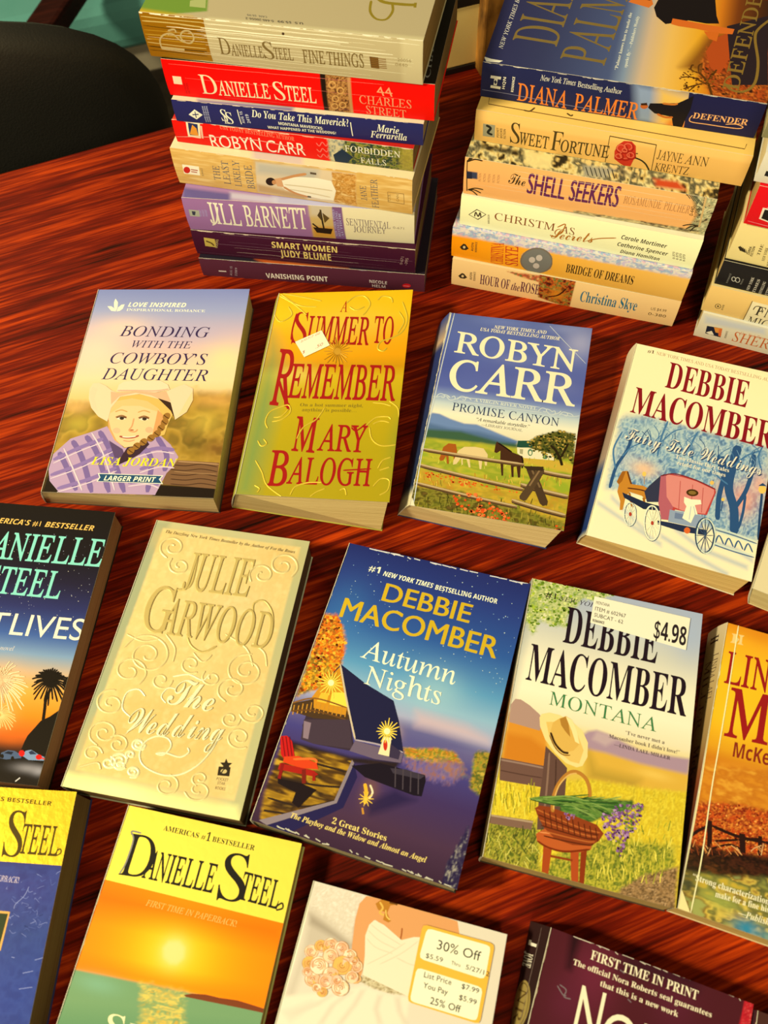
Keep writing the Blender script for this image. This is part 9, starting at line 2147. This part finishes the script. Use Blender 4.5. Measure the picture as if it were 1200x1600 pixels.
paperback('blue and orange sunset paperback on top of the middle stack',
    'middle stack of paperbacks', (182.79,535.14,139.43), 1.2423,
    [(-52.5,88.6,24.74),(52.5,88.6,24.74),(52.5,-88.6,24.74),(-52.5,-88.6,24.74)],
    [(-52.5,88.6,0),(52.5,88.6,0),(52.5,-88.6,0),(-52.5,-88.6,0)], (105,177.2,24.74), '#222c60', '#8a7a50', False,
    front=[('gv',[(0,'#2c2c52'),(0.2,'#363a5e'),(0.45,'#4c5880'),(0.5,'#8494ac'),(0.56,'#d4b490'),(0.64,'#f0bc60'),(0.74,'#eeaa28'),(0.8,'#d87c1c'),(0.86,'#7a3c14'),(1,'#2a1a14')]),
     ('sp',[(23.4,122.5),(57.9,134.8),(62.4,142.5),(47.3,158.4),(18.9,179.3),(-2.4,182.3),(-3.3,147.3),(17.8,142.1)],'#6a2c14',4,0.8),
     ('nz',[(16,134.4),(42.3,136.4),(59.7,142.8),(53.2,161.1),(53.1,183.3),(-2.4,182.3),(-2.1,147.1)],['#3a1c10','#d0561c','#7a3414','#e87a28','#2a1610'],3.55,2.76,0.95,1,4),
     ('p',[(42.2,136.1),(56.4,139.9),(66.9,150.2),(37.8,150.9),(21.3,146.4),(27.6,140.3)],'#b84c1c',''),
     ('p',[(71.5,146.6),(88.2,171.3),(18.2,176.3),(13.3,155)],'#2a1e24',''),
     ('s',[(-2.7,144.9),(12.3,140.3),(21,133.9)],1.57,'#5a3410',''),
     ('s',[(9.9,140.5),(15.1,130.6),(13.5,123.6)],1.18,'#5a3410',''),
     ('s',[(12.3,140.3),(8.3,133.6),(2.9,126.4)],1.17,'#5a3410',''),
     ('s',[(19.9,134.8),(22.4,129),(27.6,129.2)],1,'#5a3410',''),
     ('s',[(21,133.9),(27.2,133.2),(30.3,135.3)],1,'#5a3410',''),
     ('s',[(13.4,139.4),(20.4,142.6),(26,144.4)],1.19,'#5a3410',''),
     ('s',[(14.9,129.8),(18.8,124.6)],0.79,'#5a3410',''),
     ('s',[(5.3,129.3),(6.5,126)],0.78,'#5a3410',''),
     ('s',[(8.3,133.6),(1.2,129.7)],0.78,'#5a3410',''),
     ('d',[(13.1,122.1),(27.4,128.4),(28.3,137.9),(21.3,146.4),(8.3,144.6),(0.3,131.4),(1.3,125)],['#6a3c10','#8a5418','#4a2a0c'],70,1.38,3,''),
     ('p',[(80.7,98.3),(89,99.7),(101.4,103.3),(114.2,134.2),(80.9,139.1),(73.1,141.5),(71.3,133.5),(72,121.9),(67.1,112.5),(64.9,107.8),(71.7,101.1)],'#1a1416',''),
     ('p',[(71.9,111.6),(71.2,123.6),(70,137.7),(69.4,151.6),(63.8,150.8),(62.6,140.9),(64.4,127.6),(64.6,116.1),(65.7,111.3)],'#dc6c24',''),
     ('p',[(62.9,132.7),(63.7,142.4),(54.1,141.7),(55.7,136.7)],'#d86a20',''),
     ('p',[(83.3,81),(94.9,87),(90.9,95.3),(84.4,97.3),(79.9,95),(81.4,88.9)],'#dc742c',''),
     ('p',[(89.8,77.5),(103.4,85.9),(96.7,95.3),(87.9,94.8),(88.8,86.2)],'#3a2014',''),
     ('t','DIANA','r',25.81,42.89,114.1,46.13,0.88,-29.08,'#a88a48','f'),
     ('t','PALMER','r',13.6,75.55,130.03,83.3,1.26,-28.36,'#a88a48','f'),
     ('t','NEW YORK TIMES BESTSELLING AUTHOR','i',15.72,9.5,129.61,10.62,0.43,-2.79,'#e8e0d0',''),
     ('t','“Palmer knows how to make the','b',11.5,84.29,72.02,85.11,0.06,-1.95,'#e8e4d8',''),
     ('t','sparks fly.”  —Publishers Weekly','b',15.29,89.54,69.23,90.21,0.06,-1.95,'#e8e4d8',''),
     ('t','DEFENDER','rb',8.77,159.11,124.73,167.92,0.23,-9.62,'#b48c3c','f'),
     ('s',[(14.2,150.2),(8.4,155.4),(9,163.1),(18.9,168.5),(39.3,168.8),(62.2,165.2),(73.4,166.7),(89.3,176.1)],1.8,'#b48c3c','f'),
     ('s',[(0.7,0.8),(-0.9,10.8),(-3,26.2),(-5.4,41.4),(-7.9,46.7)],1.01,'#8a86a0','k'),
     ('s',[(-5.8,56.1),(-5.1,72.1),(-6.3,91.4),(-5.6,110.2)],0.98,'#8a86a0','k'),
     ('p',[(5.9,-0.7),(4.5,4.7),(4.4,12.2),(2.1,10.2),(1.3,2)],'#efe6d0',''),
     ('p',[(-0.5,43.7),(-0.6,51.9),(-2.5,52.6),(-3.1,47.8)],'#efe6d0',''),
     ('s',[(0.2,35.4),(-1.4,43.1)],1,'#efe6d0',''),
     ('wear','#f0e8d4',44,2,0.9,1)],
    spine=[('bg','#22264e'),
     ('sp',[(96.5,-0.7),(103,-0.2),(132.2,1.2),(135.5,27),(103.4,25.1)],'#8c9cb8',3.36,1),
     ('sp',[(110.8,-1),(133.9,1.8),(135.7,27.9),(115.3,26.4)],'#eebc50',4.31,0.95),
     ('sp',[(123.7,19.7),(135.2,19.5),(135.7,27.9),(120.5,27.2)],'#e0802c',1.99,0.9),
     ('p',[(130.3,0.1),(180.3,0.9),(182.1,27.1),(134,27.8)],'#1e1e46',''),
     ('p',[(108.4,13.9),(108.8,10.6),(116.4,9.4),(125.7,7.6),(133.6,1.7),(134.1,10.3),(132.9,18.1),(132.3,27.6),(127.4,26.8),(124.2,17.9),(113.3,17.3)],'#17131a',''),
     ('s',[(116.4,9.4),(122.8,9.1),(125.5,8)],1.32,'#c8742c',''),
     ('s',[(114.9,17.4),(120.2,18.9),(125,18.1)],1.49,'#c86a28',''),
     ('e',105.8,13.3,2.37,-0.4,0.4,1.89,0,'#c0622c',''),
     ('p',[(103.2,11.7),(106.9,10.6),(107.6,12.3),(103.8,12.9)],'#3a2014',''),
     ('t','DIANA','rb',24.49,23.19,57.41,23.98,0,-13,'#ee8230',''),
     ('t','PALMER','rb',62.03,23.83,103.51,24.02,0,-12.33,'#ee8230',''),
     ('t','New York Times','i',38.03,6.38,60.69,6.41,0,-3.68,'#efe6d4',''),
     ('t','Bestselling Author','r',62.03,6.76,90.03,7.56,0,-3.49,'#efe6d4',''),
     ('p',[(6.1,7.9),(12.9,7.9),(12.8,9.8),(5.9,9.8)],'#f4ead4',''),
     ('p',[(6.6,14.8),(13.2,14.9),(13,16.9),(6.4,16.7)],'#f4ead4',''),
     ('p',[(8.5,9.1),(10.8,9.3),(10.5,14.4),(8.4,14.4)],'#f4ead4',''),
     ('p',[(9.4,10.4),(10.5,12.1),(9.5,13.8),(8.5,11.9)],'#22264e',''),
     ('t','HQN','sb',15.92,16.27,16.14,7.67,-1.81,-0.05,'#f4ead4',''),
     ('t','ROMANCE','sb',21.79,17.57,21.88,6.62,-1.65,-0.08,'#f4ead4',''),
     ('t','DEFENDER','b',136.7,16.48,170.28,15.75,0,-4.14,'#f2b070',''),
     ('s',[(136.4,14.5),(135.3,17.4),(137.1,19.5),(146.7,19.5),(158.2,19.5),(166.3,19),(168.3,17.4),(163.8,16.1),(157.6,17.4)],0.64,'#f2b070',''),
     ('wear','#d8ccb8',30,6,0.5,0),
     ('s',[(0.9,19.2),(19.8,19.4),(56.3,21.1),(92.8,21.7)],0.39,'#8a88a4','')])
paperback('white and cream paperback at the bottom of the right stack',
    'right stack of paperbacks', (340.53,425.95,0), 1.1551,
    [(-52,86,25.58),(52,86,25.58),(52,-86,25.58),(-52,-86,25.58)],
    [(-52,86,0),(52,86,0),(52,-86,0),(-52,-86,0)], (104,172,25.58), '#dcd0b4', '#d0b070', False,
    front=[('bg','#e4dac0')],
    spine=[('bg','#dcd0b2'),
     ('sp',[(2.3,2.3),(44.8,0.9),(46.4,5.7),(4.1,8.7)],'#b8bcc4',1.6,0.7),
     ('p',[(6.3,11.1),(17.1,9.9),(18.7,19.7),(7.4,19.6)],'#1f2434',''),
     ('p',[(11.3,10.8),(17.1,9.9),(17.9,15.7),(13.8,15.6)],'#e0903c',''),
     ('p',[(7.4,18.2),(10.9,15),(13.7,18.9),(10.5,19.5)],'#e8dcc0',''),
     ('p',[(15.1,11.4),(17.2,10.2),(18.7,19),(16.7,18.4)],'#d86a34',''),
     ('t','ROMANCE','sb',22.6,19.19,21.78,11.39,-1.4,-0.15,'#5a4c3a',''),
     ('t','SHER','r',26.81,20.36,52.91,19.62,0,-10.56,'#c4622c',''),
     ('t','New York Times','i',29.95,11.46,48.05,10.51,0,-2.88,'#d08a60','')])
paperback('tan paperback second from the bottom of the right stack with ornate dark initials',
    'right stack of paperbacks', (339.15,429.99,25.73), 1.1708,
    [(-52,86,25.87),(52,86,25.87),(52,-86,25.87),(-52,-86,25.87)],
    [(-52,86,0),(52,86,0),(52,-86,0),(-52,-86,0)], (104,172,25.87), '#e6c67c', '#d8b468', False,
    front=[('bg','#eace88')],
    spine=[('bg','#ecc070'),
     ('sp',[(27.2,28.5),(29.8,6.5),(35.3,7),(32.2,30)],'#d0a860',1.03,0.6),
     ('p',[(30.4,5.5),(54.1,5.9),(56.9,31.1),(30.7,28.9)],'#efdcac',''),
     ('s',[(30.1,5.2),(30.3,29)],0.51,'#6a5430',''),
     ('e',10,17.5,1.76,-0.64,0.67,2.26,0.51,'#5a4a2c',''),
     ('e',10,17.5,0.68,-0.25,0.27,0.91,0,'#5a4a2c',''),
     ('t','AVON','sb',14.32,20.6,13.99,14.86,-1.41,0.01,'#6a5a38',''),
     ('t','F','r',35.26,17.11,40.98,17.36,0,-8.94,'#3c3428',''),
     ('t','I','r',41.66,17.45,43.4,17.48,0,-8.31,'#3c3428',''),
     ('t','MICH','r',33.23,29.3,53.94,29.13,0,-9.19,'#3c3428',''),
     ('s',[(33.2,12.8),(33.9,9.2),(37.5,8.7),(39,11.5),(37.4,13.3)],0.63,'#3c3428','')])
paperback('black-spined paperback in the middle of the right stack',
    'right stack of paperbacks', (341.23,431.16,51.76), 1.1708,
    [(-52,86,22.51),(52,86,22.51),(52,-86,22.51),(-52,-86,22.51)],
    [(-52,86,0),(52,86,0),(52,-86,0),(-52,-86,0)], (104,172,22.51), '#1d1a1b', '#d0ac64', False,
    front=[('bg','#1f1c1c')],
    spine=[('bg','#1e1b1c'),
     ('e',10.9,13.7,1.13,-0.39,0.61,1.97,0.61,'#b8b0a0',''),
     ('e',13.6,13.7,1.31,-0.45,0.7,2.25,0.6,'#b8b0a0',''),
     ('t','NEW YORK','b',23.61,21.51,23.2,8.21,-1.84,-0.15,'#c8bca8',''),
     ('t','TIMES','b',27.95,22.51,27.36,8.95,-1.84,-0.15,'#c8bca8',''),
     ('t','BESTSELLING','b',32.31,23.51,31.53,9.69,-1.85,-0.14,'#c8bca8',''),
     ('t','AUTHOR','b',36.68,24.51,35.71,10.43,-1.85,-0.14,'#c8bca8',''),
     ('t','ROMANCE','n',8.3,18.99,8.14,9.55,-1.12,-0.24,'#8a8478',''),
     ('t','PENGUIN','n',17.25,17.46,17.33,11.82,-1.03,-0.27,'#8a8478','')])
paperback('cream paperback with small black stripe mark, below the red one, right stack',
    'right stack of paperbacks', (342.55,432.98,74.42), 1.1708,
    [(-52,86,33.51),(52,86,33.51),(52,-86,33.51),(-52,-86,33.51)],
    [(-52,86,0),(52,86,0),(52,-86,0),(-52,-86,0)], (104,172,33.51), '#f0d890', '#d8b870', False,
    front=[('bg','#f0d890')],
    spine=[('bg','#f0d68c'),
     ('p',[(4.5,20.8),(5.9,19.5),(7.7,23.4),(6.9,24)],'#33291c',''),
     ('p',[(5.9,21.2),(6.9,19.9),(8.7,23.7),(8,24.2)],'#33291c',''),
     ('p',[(7.3,21.6),(7.9,20.2),(9.7,24),(9,24.4)],'#33291c',''),
     ('p',[(8.7,22),(8.9,20.6),(10.7,24.2),(10.1,24.7)],'#33291c',''),
     ('p',[(10.2,22.4),(9.9,21),(11.6,24.5),(11.2,24.9)],'#33291c',''),
     ('t','ZEBRA','sb',13.43,25.61,12.78,18.1,-1.62,-0.05,'#4a3c24',''),
     ('t','FICTION','sb',15.67,26.32,14.75,17.46,-1.53,-0.08,'#4a3c24',''),
     ('t','THE','b',19.58,24.21,19.24,14.3,-1.84,-0.12,'#5a4a2c',''),
     ('t','NEW YORK','b',24.25,28.44,22.78,16.02,-1.86,-0.12,'#5a4a2c',''),
     ('t','TIMES','b',28.98,32.66,26.33,17.74,-1.87,-0.12,'#5a4a2c','')])
paperback('glossy red paperback with creased spine near the top of the right stack',
    'right stack of paperbacks', (342.83,430.27,108.08), 1.1708,
    [(-52,86,30.34),(52,86,30.34),(52,-86,30.34),(-52,-86,30.34)],
    [(-52,86,0),(52,86,0),(52,-86,0),(-52,-86,0)], (104,172,30.34), '#cc141c', '#b89050', False,
    front=[('bg','#e4101a')],
    spine=[('bg','#e4101a'),
     ('cracks',5,0.5,'#f0a0a0',3,6,0,1),
     ('p',[(7.1,14.3),(22.3,14.1),(23.1,26.8),(7.7,23.6)],'#f0dcc0',''),
     ('p',[(8.6,15.4),(22.7,15.3),(22.7,25.7),(8.9,22.8)],'#1f1818','')])
paperback('white paperback resting on the red one in the right stack',
    'right stack of paperbacks', (339.94,435.46,138.57), 1.1808,
    [(-52,86,21.5),(52,86,21.5),(52,-86,21.5),(-52,-86,21.5)],
    [(-52,86,0),(52,86,0),(52,-86,0),(-52,-86,0)], (104,172,21.5), '#e2d6ba', '#d8c088', False,
    front=[('bg','#e6dcc4')],
    spine=[('bg','#e4d8bc'),
     ('p',[(4.5,12),(17.6,12.1),(18.3,16.7),(4.5,15.8)],'#1c1a1c',''),
     ('wear','#f4ecd8',12,2,0.5,0)])
paperback('grey-olive paperback on top of the right stack',
    'right stack of paperbacks', (340.46,449.23,160.17), 1.1908,
    [(-52,86,22),(52,86,22),(52,-86,22),(-52,-86,22)],
    [(-52,86,0),(52,86,0),(52,-86,0),(-52,-86,0)], (104,172,22), '#8a8058', '#b8a470', False,
    front=[('bg','#8c845c')],
    spine=[('bg','#8a8056')])
paperback('paperback mostly beyond the right edge, right of the horse-carriage paperback',
    'paperbacks laid out face up on the table', (315.39,245.63,0), -0.5099,
    [(-57.84,85.08,22),(48.16,85.08,22),(48.16,-85.92,22),(-57.84,-85.92,22)],
    [(-53,85.5,0),(53,85.5,0),(53,-85.5,0),(-53,-85.5,0)], (106,171,22), '#ccb480', '#d8c080', False,
    front=[('bg','#e6d4a4')],
    spine=[('bg','#c8ae7c'),
     ('t','NATIONAL','b',143.33,7.6,163.33,7.6,0,-2.85,'#5a4424',''),
     ('t','BESTSELLING','b',143.33,11.4,163.33,11.4,0,-2.85,'#5a4424',''),
     ('t','AUTHOR','b',143.33,15.2,163.33,15.2,0,-2.85,'#5a4424','')])
paperback('brown paperback corner right of the plum paperback at the lower right',
    'paperbacks laid out face up on the table', (184.81,-123.48,0), -0.3850,
    [(-52,85.5,22),(52,85.5,22),(52,-85.5,22),(-52,-85.5,22)],
    [(-52,85.5,0),(52,85.5,0),(52,-85.5,0),(-52,-85.5,0)], (104,171,22), '#3a1c24', '#b08c50', False,
    front=[('bg','#4a2a24')],
    spine=[('bg','#3c2024'),
     ('wear','#e0c8a0',10,3,0.5,0)])
